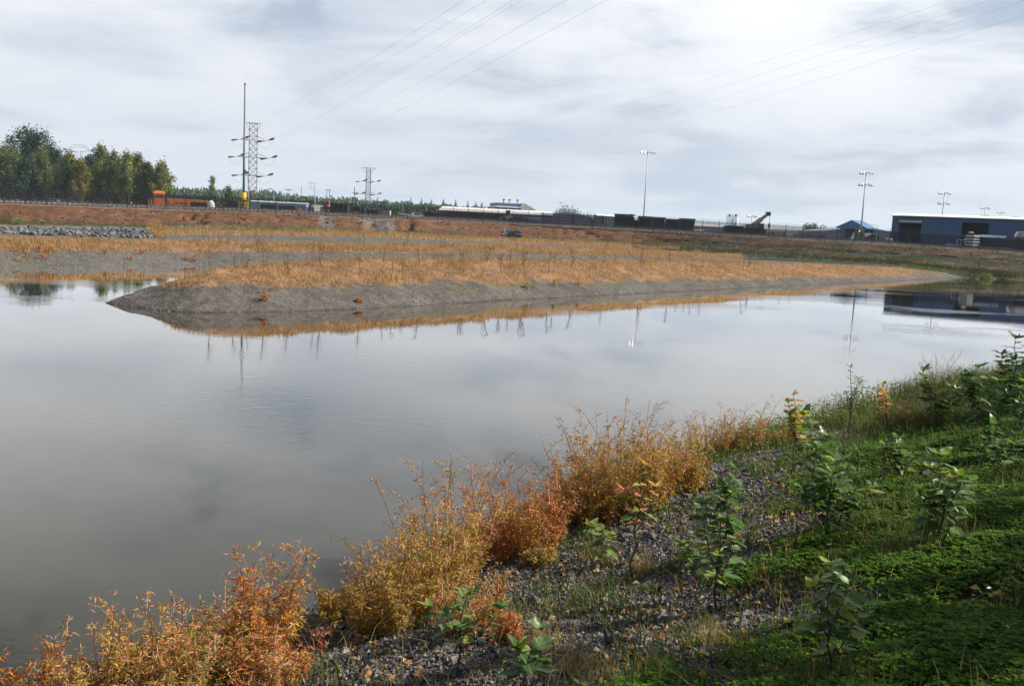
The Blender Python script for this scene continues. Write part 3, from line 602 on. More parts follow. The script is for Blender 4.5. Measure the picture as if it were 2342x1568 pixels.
# gravel of the near bank
def chips(P, r):
    """angular broken stones: a three sided wedge with every corner knocked about"""
    n = len(P); V0 = np.array([(1, 0, 0), (-.5, .87, 0), (-.5, -.87, 0), (0, 0, .8), (0, 0, -.8)], float) * 1.35
    V = (V0[None] * (0.55 + 0.75 * rnd(n * 15).reshape(n, 5, 3)) + 0.3 * (rnd(n * 15).reshape(n, 5, 3) - .5)) * r[:, None, None] * (0.6 + 0.7 * rnd(n * 3).reshape(n, 1, 3))
    a, b = rnd(n) * 6.28, (rnd(n) - 0.5) * 2.4; c, s = np.cos(b)[:, None], np.sin(b)[:, None]
    V = np.stack([V[:, :, 0] * c - V[:, :, 2] * s, V[:, :, 1], V[:, :, 0] * s + V[:, :, 2] * c], -1); c, s = np.cos(a)[:, None], np.sin(a)[:, None]
    V = np.stack([V[:, :, 0] * c - V[:, :, 1] * s, V[:, :, 0] * s + V[:, :, 1] * c, V[:, :, 2]], -1) + P[:, None]
    F = np.array([(0, 1, 3), (1, 2, 3), (2, 0, 3), (1, 0, 4), (2, 1, 4), (0, 2, 4)])
    return V.reshape(-1, 3), (np.arange(n)[:, None, None] * 5 + F[None]).reshape(-1, 3)
P = np.concatenate([scatter_bank(255000, -4.5, 3, 3, 7.5, 40), scatter_bank(120000, -2, 5, 7.5, 12, 40), scatter_bank(25000, 0, 12, 12, 20, 40)])
d = shore_d(P[:, 0], P[:, 1]); g = grass_mask(P[:, 0], P[:, 1]); pt = fbm(P[:, 0] * 1.6, P[:, 1] * 1.6, 77)
k = (d > -0.35) & (rnd(len(P)) > g * 0.97) & (rnd(len(P)) < 0.3 + 1.5 * np.clip(pt - 0.28, 0, 1)); P = P[k]
r = 0.0062 + 0.013 * rnd(len(P)) ** 3 + 0.022 * (rnd(len(P)) > 0.994); r = r * (0.75 + 0.05 * P[:, 1]); P[:, 2] += r * 0.3
o = MB().add(*chips(P, r)).build('gravel', M['stone'], kind='stuff'); tag(o, 'angular grey gravel covering the near bank below the grass', None)

# clover lawn
P = np.concatenate([scatter_bank(95000, -1, 5, 2.2, 7), scatter_bank(85000, -1, 9, 7, 13), scatter_bank(28000, 2, 18, 13, 26)])
g = grass_mask(P[:, 0], P[:, 1]); pt = fbm(P[:, 0] * 1.8, P[:, 1] * 1.8, 78)
P = P[(rnd(len(P)) < g ** 1.5 * np.clip((pt - 0.30) * 3.6, 0.06, 1))]
Q = np.stack([-1 + 19 * rnd(48000), -4 + 24 * rnd(48000)], -1); a_, b_ = projn(np.stack([Q[:, 0], Q[:, 1], bank_z(Q[:, 0], Q[:, 1])], -1)); out_ = (Q[:, 1] < 1.5) | (a_ > 2490) | (b_ > 1790); Q = Q[out_ & (grass_mask(Q[:, 0], Q[:, 1]) > .5)]; nin = len(P)
P = np.concatenate([P, np.stack([Q[:, 0], Q[:, 1], bank_z(Q[:, 0], Q[:, 1])], -1)])
n = len(P); hh = 0.015 + 0.05 * rnd(n) + 0.09 * np.clip(fbm(P[:, 0] * 2.2, P[:, 1] * 2.2, 95) - 0.45, 0, 1) * 2; P[:, 2] += hh; s = (0.014 + 0.016 * rnd(n)) * np.clip(P[:, 1] / 7, 0.8, 2.2); s[nin:] = 0.045
an = rnd(n) * 6.28; Vs, Fs, off = [], [], 0
mbc = MB()
for q in range(3):
    a = an + q * 2.094; D = np.stack([np.cos(a), np.sin(a), 0.15 + 0.5 * (rnd(n) - 0.5)], -1); U = np.stack([0.35 * (rnd(n) - 0.5), 0.35 * (rnd(n) - 0.5), np.ones(n)], -1)
    mbc.add(*flat_leaves(P, D, U, s * 1.3, s * 1.25, 0.05))
o = mbc.build('clover_lawn', M['clover'], kind='stuff'); tag(o, 'dark green clover lawn on the shaded bank')
# grass blades among the clover and on the gravel edge
P = np.concatenate([scatter_bank(40000, -2, 6, 2.2, 8), scatter_bank(50000, 0, 12, 8, 16), scatter_bank(40000, 3, 24, 14, 30)])
g = grass_mask(P[:, 0], P[:, 1]); tf = fbm(P[:, 0] * 2.6, P[:, 1] * 2.6, 79); d = shore_d(P[:, 0], P[:, 1])
P = P[(d > 0.1) & (rnd(len(P)) < 0.9 * g * (0.2 + tf) * (tf > .45) + 0.55 * (tf > 0.60) * (d > 0.8) + np.clip((P[:, 1] - 12) / 6, 0, 0.7) * (tf > .4))]
h = (0.05 + 0.10 * rnd(len(P)) + 0.12 * rnd(len(P)) ** 5) * (1 + 0.04 * P[:, 1])
o = MB().add(*blades(P, h, 0.004 + 0.0006 * P[:, 1] + 0 * h, 0.9)).build('short_grass', M['grass'], kind='stuff'); tag(o, 'short green grass among clover and gravel')
P = np.concatenate([scatter_bank(14000, -3, 6, 2.2, 8), scatter_bank(9000, 0, 12, 8, 16)])
g = grass_mask(P[:, 0], P[:, 1]); tf = fbm(P[:, 0] * 1.7, P[:, 1] * 1.7, 80); d = shore_d(P[:, 0], P[:, 1])
edge = np.exp(-((g - 0.45) / 0.4) ** 2)
P = P[(d > 0.5) & (rnd(len(P)) < 0.75 * edge * (tf > 0.40) + 0.16)]
h = 0.06 + 0.22 * rnd(len(P)) ** 2
o = MB().add(*blades(P, h, 0.0035 + 0 * h, 1.3)).build('dry_grass', M['straw'], kind='stuff'); tag(o, 'straw coloured dry grass along the edge of the gravel')
P = np.concatenate([scatter_bank(2600, -4, 6, 3, 9), scatter_bank(1600, -1, 10, 9, 16)]); P = P[shore_d(P[:, 0], P[:, 1]) > .3]; P[:, 2] += .02 + .03 * grass_mask(P[:, 0], P[:, 1])
o = MB().add(*leaves(P, rdir(len(P), -.2, .3), rdir(len(P), .5, 1), .03 + .05 * rnd(len(P)), .02 + .02 * rnd(len(P)), .25, .3)).build('leaf_litter', M['w_dry'], kind='stuff'); tag(o, 'dead curled leaves scattered over gravel and clover')
# tall olive grass on the right rim of the bank
P = scatter_bank(60000, 4, 24, 10, 32); d = shore_d(P[:, 0], P[:, 1]); tf = fbm(P[:, 0] * 0.8, P[:, 1] * 0.8, 81)
P = P[(d > 0.15) & (d < 2.6) & (rnd(len(P)) < np.clip((P[:, 1] - 10.5) / 5, 0, 1) * np.clip((tf - 0.32) * 4, 0, 1))]
h = 0.15 + 0.45 * rnd(len(P)) * np.clip((P[:, 1] - 8) / 10, 0.3, 1)
o = MB().add(*blades(P, h, 0.010 + 0 * h, 0.8)).build('tall_grass', M['olivegrass'], kind='stuff'); tag(o, 'tall olive grass along the far rim of the near bank')
# low green weeds behind the smartweed, along the water on the right
P = scatter_bank(26000, 1.5, 12, 10, 22); d = shore_d(P[:, 0], P[:, 1]); tf = fbm(P[:, 0] * 1.2, P[:, 1] * 1.2, 82)
P = P[(d > 0.05) & (d < 1.5) & (P[:, 1] > 11.5) & (rnd(len(P)) < np.clip((tf - 0.35) * 4, 0, 1))]
n = len(P); z0 = rnd(n) * 0.38; P[:, 2] += z0; D = rdir(n, -0.3, 0.7)
o = MB().add(*leaves(P, D, rdir(n, 0.3, 1), 0.05 + 0.05 * rnd(n), 0.02 + 0.012 * rnd(n))).build('waterside_weeds', M['weedgreen'], kind='stuff'); tag(o, 'bright green low weeds at the water edge of the near bank')

# dry grass of the far berms
def spit_grass(n, ymin, ymax):
    v = ymin * np.exp(rnd(n) * math.log(ymax / ymin)); u = -0.45 + 0.98 * rnd(n); x = u * v; z = spit_z(x, v)
    n1 = fbm(x * 0.35, v * 0.35, 61); n2 = fbm(x * 1.3, v * 1.3, 62); gth = np.interp(v, [30, 45, 75, 110], [0.72, 0.62, 0.40, 0.26]); w = sm(z - gth + 0.35 * (n1 - 0.5) + 0.45 * (n2 - 0.5), 0.0, 0.22) * (0.25 + 1.1 * sm(fbm(x * 0.9, v * 0.6, 63), 0.36, 0.56))
    k = (rnd(n) < w * (0.35 + 0.9 * n2)) & (x + 14 * (n1 - .5) < 50); return np.stack([x, v, z], -1)[k]
P = spit_grass(300000, 31, 125)
h = (0.10 + 0.16 * rnd(len(P))) * (0.6 + 0.8 * vn(P[:, 0] * 0.7, P[:, 1] * 0.7, 83)); 
o = MB().add(*blades(P, h, 0.016 + 0.0003 * P[:, 1], 1.3, 1)).build('spit_dry_grass', M['drygrass'], kind='stuff'); tag(o, 'golden dry grass on top of the front spit')
def far_scatter(n, bands, pxa, pxb):
    rr = np.where(np.isin(band, bands))[0]; jj = np.where((cols > pxa) & (cols < pxb))[0]
    r_ = rr[RNG.randint(0, len(rr), n)]; j = jj[RNG.randint(0, len(jj) - 1, n)]; a, b = rnd(n), rnd(n)
    r0 = np.maximum(r_ - 1, 0); out = []
    for A in (Xr, Yr, Zr): out.append((A[r0, j] * (1 - a) + A[r_, j] * a) * (1 - b) + (A[r0, np.minimum(j + 1, len(cols) - 1)] * (1 - a) + A[r_, np.minimum(j + 1, len(cols) - 1)] * a) * b)
    return np.stack(out, -1)
P = far_scatter(60000, [3, 4], -300, 1700)
tf = fbm(P[:, 0] * 0.8, P[:, 1] * 0.8, 84); P = P[rnd(len(P)) < 0.15 + 1.2 * sm(tf, .36, .6)]
h = (0.10 + 0.22 * rnd(len(P))) * (0.45 + 1.0 * vn(P[:, 0] * 0.5, P[:, 1] * 0.8, 91))
o = MB().add(*blades(P, h, 0.04 + 0 * h, 1.1, 1)).build('terrace_dry_grass', M['drygrass'], kind='stuff'); tag(o, 'golden dry grass on the terrace behind the spit')
P = np.concatenate([far_scatter(30000, [7, 8], 330, 1560)])
tf = fbm(P[:, 0] * 0.5, P[:, 1] * 0.5, 85); P = P[rnd(len(P)) < 0.1 + 1.1 * sm(tf, .36, .6)]
h = (0.12 + 0.3 * rnd(len(P))) * (0.45 + 1.0 * vn(P[:, 0] * 0.3, P[:, 1] * 0.5, 92)); o = MB().add(*blades(P, h, 0.07 + 0 * h, 1.1, 1)).build('far_terrace_dry_grass', M['drygrass'], kind='stuff'); tag(o, 'golden dry grass on the far terrace below the clay slope')
P = np.concatenate([far_scatter(9000, [8, 9], -300, 1500), far_scatter(4500, [7, 8, 9], 1450, 2700), far_scatter(3000, [3, 4, 5], 2060, 2600)])
tf = fbm(P[:, 0] * 0.22, P[:, 1] * 0.4, 86); px_, py_ = projn(P)
base = np.interp(px_, [0, 275, 534, 753, 884, 1008, 1222, 1355, 1482], [508, 515, 517, 527, 531, 537, 545, 552, 562])
P = P[np.where(px_ < 1470, (np.abs(py_ - base - 1) < 5) & (tf > 0.42), tf > 0.47)]
h = 0.12 + 0.3 * rnd(len(P)); px_ = projn(P)[0]; kr = (px_ > 1470) & ~((px_ > 2040) & (px_ < 2215) & (P[:, 1] < 126))
for sel, mt_, nm_, lb_ in ((~kr, 'grass', 'far_green_grass', 'green grass in streaks along the foot of the clay slope'), (kr, 'slopeweed', 'slope_grass', 'dark rough grass over the right slope')):
    o = MB().add(*blades(P[sel], h[sel], 0.08 + 0 * h[sel], 1.0, 1)).build(nm_, M[mt_], kind='stuff'); tag(o, lb_)
P = far_scatter(2600, [9], 0, 2700); px_, py_ = projn(P); P = P[np.abs(py_ - fence_py(px_)) < 4]
h = 0.1 + 0.3 * rnd(len(P)); o = MB().add(*blades(P, h, 0.08 + 0 * h, 1.2, 1)).build('crest_dry_grass', M['straw'], kind='stuff'); tag(o, 'thin pale dry grass along the top of the clay slope')
P = far_scatter(5000, [9], -200, 1700); tf = fbm(P[:, 0] * 0.3, P[:, 1] * 0.3, 87); P = P[(tf > 0.5) & (rnd(len(P)) < .8)]
o = MB().add(*chips(P, 0.06 + 0.22 * rnd(len(P)) ** 3)).build('clay_clods', M['clod'], kind='stuff'); tag(o, 'crumbled brown clods lying on the clay slope')
P = far_scatter(46000, [5, 6, 7, 8, 9], 1440, 2760); tf = fbm(P[:, 0] * 0.25, P[:, 1] * 0.6, 88); P = P[(tf > 0.46) & (rnd(len(P)) < 4 * (tf - .42))]; P[:, 2] += 0.35 * rnd(len(P)) ** 2
o = MB().add(*flat_leaves(P, rdir(len(P), -.1, .9), rdir(len(P), .2, 1), 0.16 + 0.2 * rnd(len(P)), 0.10)).build('slope_weeds', M['slopeweed'], kind='stuff'); tag(o, 'dark green and rust weeds in patches over the right slope')
n = 420; x = -4 + 6 * rnd(n); y = 10 + 14 * rnd(n) ** 1.2; k = (shore_d(x, y) < -0.3) & (fbm(x * .5, y * .25, 89) > 0.45); P = np.stack([x, y, 0.004 + 0 * x], -1)[k]
o = MB().add(*flat_leaves(P, rdir(len(P), -.05, .05), np.tile((0, 0, 1.0), (len(P), 1)), 0.02 + 0.03 * rnd(len(P)), 0.012, 0)).build('floating_debris', M['w_dry'], kind='stuff'); tag(o, 'specks of leaves floating on the water before the weeds')
# pebbles at the spit's water edge and on its slope
n = 105000; v = 30.5 * np.exp(rnd(n) * math.log(118 / 30.5)); u = -0.46 + 0.96 * rnd(n); x = u * v; z = spit_z(x, v)
k = (z > -0.02) & (z < 0.95) & (rnd(n) < np.where(z < 0.12, 1.0, np.where(z < 0.5, 0.45, 0.25))); P = np.concatenate([np.stack([x, v, z], -1)[k], far_scatter(9000, [2], -200, 1000)])
V0 = np.array([(1, 0, 0), (-1, 0, 0), (0, 1, 0), (0, -1, 0), (0, 0, .7), (0, 0, -.7)], float); F0 = np.array([(0, 2, 4), (2, 1, 4), (1, 3, 4), (3, 0, 4)])
n = len(P); rr = 0.011 + 0.034 * rnd(n) ** 4 + 0.00034 * P[:, 1]
V = (V0[None] * (0.6 + 0.8 * rnd(n * 18).reshape(n, 6, 3)) * rr[:, None, None] + P[:, None]).reshape(-1, 3)
o = MB().add(V, (np.arange(n)[:, None, None] * 6 + F0[None]).reshape(-1, 3)).build('shore_pebbles', M['pebble'], kind='stuff'); tag(o, 'pale pebbles along the water edge of the spit')

# ------------------------------------------------------------------ near smartweed clumps
def clump(px, py, pytop, wpx, label, mats, nst=40, dens=1.0, green=0.0, depth=0.7, airy=0.0, leaf=0.05):
    B = on_bank(px, py); H = (at(px, pytop, B[1])[2] - B[2]) * 1.10; Wd = wpx * 1.25 * B[1] / FPX; nst = int(nst * 1.35)
    T = thing('smartweed_clump', label, 'weed clump', B, 0, 'smartweed clumps along the near shore')
    st = MB(); lf = [MB() for _ in mats]; fl = MB(); LP, LD, LL = [], [], []; FP, FD = [], []
    for i in range(nst):
        a = rnd(1)[0] * 6.28; rad = math.sqrt(rnd(1)[0]); bx, by = rad * math.cos(a) * Wd * 0.40, rad * math.sin(a) * depth * 0.5
        bz = float(bank_z(B[0] + bx, B[1] + by)) - B[2] - 0.02
        tall_ = rnd(1)[0] < 0.12; h = H * (0.9 + 0.2 * rnd(1)[0] if tall_ else (0.40 + 0.55 * rnd(1)[0]) * (1 - 0.30 * rad ** 2)); out = np.array([math.cos(a), math.sin(a), 0]) * rad * h * 0.30 + np.append((RNG.rand(2) - 0.5) * h * 0.35, 0)
        tt = np.linspace(0, 1, 6)[:, None]; path = np.array([bx, by, bz]) + out * tt ** 1.4 + np.array([0, 0, 1.0]) * h * tt - np.array([0, 0, 0.12 * h]) * tt ** 3 * rad
        path[1:-1] += (RNG.rand(4, 3) - 0.5) * 0.05 * h
        st.tube(path, np.linspace(0.0048, 0.0015, 6), 3, False)
        branches = [(path, 1.0)]
        for q in range(5):
            k = 1 + q % 4; p0 = path[k]; aa = rnd(1)[0] * 6.28; l = h * (0.18 + 0.25 * rnd(1)[0])
            p1 = p0 + np.array([math.cos(aa) * 0.55, math.sin(aa) * 0.55, 0.75]) * l * 0.6; p2 = p1 + np.array([math.cos(aa) * 0.6, math.sin(aa) * 0.6, 0.35]) * l * 0.4
            st.tube(np.stack([p0, p1, p2]), [0.002, 0.0016, 0.001], 3, False); branches.append((np.stack([p0, p1, p2]), 0.5))
        for bp, wgt in branches:
            nl = int((22 if tall_ else 28) * dens * wgt * (1 - airy * 0.5)) + 2; t = 0.12 + 0.88 * rnd(nl); f = t * (len(bp) - 1); i0 = np.minimum(f.astype(int), len(bp) - 2)
            p = bp[i0] + (bp[i0 + 1] - bp[i0]) * (f - i0)[:, None]; D = rdir(nl, -0.55, 0.75)
            LP.append(p); LD.append(D); LL.append(leaf * (0.5 + 0.9 * rnd(nl)) * (1.1 - 0.4 * t))
            e = bp[-1]; m_ = 2 + RNG.randint(3)
            FP.append(np.repeat(e[None], m_, 0) - np.array([0, 0, 1]) * rnd(m_)[:, None] * 0.04); dd = rdir(m_, -0.2, 0.9); FD.append(dd)
    LP, LD, LL = np.concatenate(LP), np.concatenate(LD), np.concatenate(LL); FP, FD = np.concatenate(FP), np.concatenate(FD)
    ch = vn((LP[:, 0] + B[0]) * 4, LP[:, 2] * 4, 90) * 0.8 + 0.4 * rnd(len(LP)) - 0.1; ch = np.clip((ch * len(mats)).astype(int), 0, len(mats) - 1)
    s = st.build('stems', M['w_stem'], T); s['kind'] = 'stuff'
    for i, mname in enumerate(mats):
        k = ch == i
        if k.any():
            lo = MB().add(*flat_leaves(LP[k], LD[k], rdir(int(k.sum()), 0.2, 1), LL[k], LL[k] * 0.18, 0.3)).build('leaves', M[mname], T); lo['kind'] = 'stuff'
    fo = MB().add(*leaves(FP, FD, rdir(len(FP), -1, 1), 0.035 + 0.02 * rnd(len(FP)), 0.007, 0.3, 0.5)).build('seed_spikes', M['w_flower'], T); fo['kind'] = 'stuff'
    return T
clump(85, 1600, 1428, 150, 'sparse dark reddish smartweed stalks at the bottom left corner', ['w_red', 'w_olive'], 7, 0.8, leaf=0.07, depth=0.4)
clump(255, 1600, 1400, 190, 'low rusty smartweed clump with pale seed heads at the bottom edge, second from the left', [ 'w_dry', 'w_yellow', 'w_dry', 'w_olive'], 34, 1.0)
clump(420, 1600, 1395, 210, 'dense tangled rusty smartweed clump around the two leaf seedling', ['w_dry', 'w_orange', 'w_olive', 'w_dry'], 46, 1.1)
clump(480, 1530, 1350, 150, 'airy smartweed clump with curved red tops left of the yellow spike', ['w_dry', 'w_yellow', 'w_red', 'w_olive'], 26, 1.0)
clump(610, 1500, 1262, 120, 'tall yellow and red smartweed with one arching spike over the water', ['w_yellow', 'w_red', 'w_yellow'], 26, 1.0, depth=0.5, leaf=0.06)
clump(610, 1570, 1450, 190, 'low pinkish smartweed mat at the gravel edge near the bottom', ['w_dry', 'w_red', 'w_olive', 'w_dry'], 40, 1.0)
clump(775, 1410, 1318, 90, 'small yellow smartweed clump standing alone beside the gravel gap', ['w_yellow', 'w_orange'], 18, 1.0, depth=0.4)
clump(905, 1440, 1215, 200, 'broad yellow green smartweed clump just right of the small yellow one', ['w_yellow', 'w_olive', 'w_yellow', 'w_orange'], 62, 1.2, depth=0.7)
clump(1010, 1370, 1075, 160, 'tall yellowish smartweed clump with drooping pale tips, left of the deep red one', ['w_olive', 'w_yellow', 'w_orange', 'w_olive'], 52, 1.1)
clump(1075, 1440, 1300, 130, 'low red stemmed smartweed clump behind the bottom dogwood sapling', ['w_red', 'w_olive'], 30, 0.9)
clump(1180, 1270, 1065, 210, 'deep red smartweed clump between the yellowish clump and the largest clump', ['w_red', 'w_red', 'w_orange'], 70, 1.2, depth=0.8)
clump(1390, 1180, 952, 260, 'largest orange smartweed clump on the shore', ['w_orange', 'w_olive', 'w_orange', 'w_yellow'], 120, 1.25, depth=1.0, leaf=0.055)
clump(1525, 1125, 975, 190, 'orange smartweed clump leaning off the right flank of the largest clump', ['w_orange', 'w_yellow', 'w_olive'], 60, 1.1, depth=0.9)
clump(1650, 1035, 928, 210, 'thin orange smartweed clump with red upright tips against the water', ['w_orange', 'w_dry', 'w_orange'], 50, 0.9, airy=0.3, leaf=0.05)
clump(1745, 1015, 952, 150, 'small orange smartweed clump at the right end of the orange row', ['w_dry', 'w_olive'], 26, 0.9)
clump(1150, 1470, 1380, 60, 'little crimson smartweed seedlings on the gravel above the dogwood sapling', ['w_red'], 10, 0.7, depth=0.25)
clump(1235, 1290, 1235, 70, 'little yellow green weed tuft on the gravel below the deep red clump', ['w_yellow', 'w_olive'], 14, 0.9, depth=0.2)

# ------------------------------------------------------------------ saplings with single leaves
def leaf_mesh(name, mat, width, arch, fold, teeth=0.0):
    n = 7; t = np.linspace(0, 1, n); prof = np.sin(np.pi * t ** 0.8) ** 0.85 * width / 2; prof[0] = prof[-1] = 0.004
    V = []
    for i, s in enumerate(t):
        z = -arch * s * s + 0.05 * math.sin(s * 9)
        V += [(s, -prof[i], z + fold * prof[i]), (s, 0, z), (s, prof[i], z + fold * prof[i])]
    F = []
    for i in range(n - 1): F += [(3 * i, 3 * i + 3, 3 * i + 4, 3 * i + 1), (3 * i + 1, 3 * i + 4, 3 * i + 5, 3 * i + 2)]
    return MB().add(np.array(V), np.array(F)).mesh(name, mat, True)
LEAF = {k: [leaf_mesh('leaf_' + k, M[k], w, a, f) for w, a, f in ((0.46, 0.25, 0.35), (0.52, 0.42, 0.5), (0.42, 0.10, 0.25), (0.5, 0.55, 0.15))] for k in ('l_green', 'l_lime', 'l_amber', 'l_red')}
LEAF_N = {k: [leaf_mesh('narrow_leaf_' + k, M[k], w, a, f) for w, a, f in ((0.20, 0.2, 0.3), (0.24, 0.35, 0.3))] for k in LEAF}
def put_leaf(T, p, d, size, mats, meshes, roll=None):
    d = Vector(d).normalized(); up = Vector((RNG.normal() * 0.25, RNG.normal() * 0.25, 1.0))
    y = up.cross(d); y = y.normalized() if y.length > 1e-3 else Vector((0, 1, 0)); z = d.cross(y)
    mt = mats[RNG.randint(len(mats))]; me = meshes[mt][RNG.randint(len(meshes[mt]))]
    o = bpy.data.objects.new('leaf', me); COL.objects.link(o); o.parent = T
    s = size * (0.75 + 0.5 * RNG.rand())
    o.matrix_basis = Matrix(((d.x * s, y.x * s, z.x * s, p[0]), (d.y * s, y.y * s, z.y * s, p[1]), (d.z * s, y.z * s, z.z * s, p[2]), (0, 0, 0, 1)))
def sapling(label, base, top, mats, stems=3, size=0.10, pairs=6, spread=0.5, bare=0.25, tr=0.011, narrow=False, kind='sapling', trunk_mat='bark', crook=0.06, side=(0.25, 0.75), term=4, cat='sapling', name='sapling', group='young shrubs planted on the near bank'):
    B = on_bank(*base); tp = at(top[0], top[1], B[1]); H = tp[2] - B[2]; dx = tp[0] - B[0]; size *= 1.28; tr *= 0.72; pairs = int(round(pairs * 1.3))
    T = thing(name, label, cat, B, 0, group)
    k = np.linspace(0, 1, 8)[:, None]; path = np.array([dx, 0, H])[None] * k; path[:, 0] -= dx * 0.35 * np.sin(k[:, 0] * math.pi); path[1:-1] += (RNG.rand(6, 3) - 0.5) * H * crook * np.array([1, 1, 0.2]); path[0, 2] = -0.05
    tk = MB().tube(path, np.linspace(tr, tr * 0.25, 8), 6); tk.build('trunk', M[trunk_mat], T, smooth=True)
    shoots = [(path, bare)]
    for i in range(stems - 1):
        f = side[0] + (side[1] - side[0]) * (i + RNG.rand() * 0.6) / max(1, stems - 1); p0 = path[0] * (1 - f) + path[-1] * f; j = f * 7; j0 = int(j); p0 = path[j0] + (path[min(7, j0 + 1)] - path[j0]) * (j - j0)
        a = RNG.rand() * 6.28 if i > 1 else (i * math.pi + (RNG.rand() - 0.5) * 0.9); l = (H - p0[2]) * (0.45 + 0.45 * RNG.rand())
        q = np.linspace(0, 1, 5)[:, None]; o_ = np.array([math.cos(a), math.sin(a) * 0.8, 0]) * l * spread
        sp = p0 + o_ * q ** 0.8 + np.array([0, 0, l * 0.85]) * q ** 1.15
        MB().tube(sp, np.linspace(tr * 0.5, tr * 0.2, 5), 5).build('stem', M['redstem'], T, smooth=True); shoots.append((sp, 0.18))
    for sp, br in shoots:
        L = np.linalg.norm(np.diff(sp, axis=0), axis=1).sum(); npair = max(2, int(round(pairs * min(1, L / H + 0.15))))
        for i in range(npair):
            t = br + (0.97 - br) * (i + 0.5) / npair; j = t * (len(sp) - 1); j0 = int(j); p = sp[j0] + (sp[min(j0 + 1, len(sp) - 1)] - sp[j0]) * (j - j0)
            a = (i % 2) * 1.57 + RNG.rand() * 0.9
            for q in (0, 1):
                if RNG.rand() < 0.06: continue
                aa = a + q * math.pi; el = 0.35 - 0.5 * RNG.rand() + 0.35 * t
                put_leaf(T, p, (math.cos(aa), math.sin(aa), el), size * (1.15 - 0.35 * t), mats, LEAF_N if narrow else LEAF)
        for q in range(term):
            aa = q * 6.28 / term + RNG.rand(); put_leaf(T, sp[-1], (math.cos(aa), math.sin(aa), 0.9 + 0.4 * RNG.rand()), size * 0.8, mats, LEAF_N if narrow else LEAF)
    return T
G, LM, AM, RD = 'l_green', 'l_lime', 'l_amber', 'l_red'
sapling('gnarled sapling with yellow green leaves at the bottom beside the low red clump', (1043, 1545), (1070, 1360), [G, LM, G, G], 5, 0.085, 4, 0.75, 0.35, 0.014, crook=0.12, side=(0.3, 0.7))
sapling('low sapling with a few big dark leaves at the bottom edge', (1195, 1600), (1238, 1440), [G, G, G, G, G, LM], 3, 0.105, 3, 0.6, 0.3, 0.007, trunk_mat='redstem')
sapling('two leaf green seedling poking out of rusty weeds at the bottom edge', (475, 1590), (487, 1535), [G], 1, 0.13, 1, 0.4, 0.5, 0.005, term=4, trunk_mat='redstem')
sapling('crooked sapling with sparse amber and pink leaves on the gravel', (1450, 1325), (1480, 1065), [AM, AM, RD, LM, LM], 3, 0.085, 5, 0.35, 0.36, 0.015, crook=0.10, side=(0.38, 0.5))
sapling('tallest green leafed dogwood sapling at the edge of the clover', (1640, 1400), (1685, 1075), [G, G, G, G, G, LM], 6, 0.10, 9, 0.30, 0.12, 0.014, side=(0.08, 0.8))
sapling('small leafy sapling at the left foot of the tallest dogwood', (1590, 1370), (1590, 1225), [G, G, LM], 4, 0.09, 4, 0.7, 0.3, 0.007, trunk_mat='redstem')
sapling('dim sapling with drooping grey green leaves in the lower right shade', (1888, 1545), (1900, 1295), [G, G, G, G, LM], 4, 0.085, 7, 0.35, 0.25, 0.012, side=(0.1, 0.6))
sapling('wide multi stemmed green sapling in the middle of the right slope', (1890, 1215), (1875, 1030), [G, G, LM, G, G], 7, 0.125, 6, 0.85, 0.15, 0.014, side=(0.05, 0.6))
sapling('thin tall sapling with hanging leaves in front of the amber one', (1858, 1215), (1838, 950), [G, LM, G], 2, 0.13, 7, 0.3, 0.3, 0.008, trunk_mat='redstem')
sapling('upright sapling with amber and lime crown near the water', (1813, 1085), (1815, 905), [LM, AM, AM, LM, RD], 6, 0.10, 6, 0.35, 0.42, 0.016, side=(0.4, 0.75), crook=0.04)
sapling('slender willow sapling with two upright shoots against the water', (1940, 1000), (1945, 842), [G, LM, G], 6, 0.085, 11, 0.28, 0.2, 0.016, True, side=(0.3, 0.6), crook=0.03)
sapling('reddish leaved shrub between the willow and the shaded saplings', (2025, 990), (2018, 880), [AM, RD, AM, LM], 7, 0.085, 7, 0.6, 0.2, 0.014, side=(0.1, 0.7))
sapling('stooping leafy sapling beside the airy seed head grass', (2140, 985), (2112, 850), [G, G, G, G, G, LM], 5, 0.15, 6, 0.5, 0.15, 0.016, side=(0.1, 0.6))
sapling('dark sapling with flat tiered leaves against the water, second from the right edge', (2232, 985), (2238, 842), [G], 6, 0.14, 6, 0.55, 0.2, 0.014, side=(0.2, 0.7))
sapling('tall narrow dark sapling rising highest over the water near the right edge', (2305, 960), (2322, 775), [G], 4, 0.14, 10, 0.3, 0.2, 0.016, side=(0.1, 0.5))
sapling('dark sapling half cut off by the right edge', (2342, 945), (2348, 800), [G], 5, 0.14, 8, 0.4, 0.2, 0.014, side=(0.1, 0.6))
sapling('squat shaded sapling in the dark grass below the reddish shrub', (2045, 1100), (2055, 1005), [G, G, LM], 6, 0.115, 4, 0.8, 0.2, 0.014, side=(0.1, 0.6))
sapling('shaded many stemmed sapling above the straw grass tuft', (2145, 1255), (2150, 1045), [G, G, G, G, G, LM], 6, 0.11, 6, 0.4, 0.2, 0.013, side=(0.03, 0.5))
sapling('dim thin sapling with hanging leaves in the deep shade on the right', (2270, 1120), (2278, 975), [G], 3, 0.12, 4, 0.5, 0.4, 0.012)
sapling('dim sapling at the right edge in the deepest shade', (2335, 1040), (2345, 880), [G], 4, 0.13, 5, 0.5, 0.3, 0.012)
sapling('small leaning sapling with lime leaves on the gravel left of the crooked one', (1385, 1290), (1352, 1205), [G, LM, LM], 2, 0.10, 4, 0.5, 0.1, 0.006, trunk_mat='redstem')
sapling('little seedling at the right foot of the deep red clump', (785, 1415), (800, 1400), [G], 1, 0.06, 2, 0.5, 0.3, 0.003, trunk_mat='redstem')
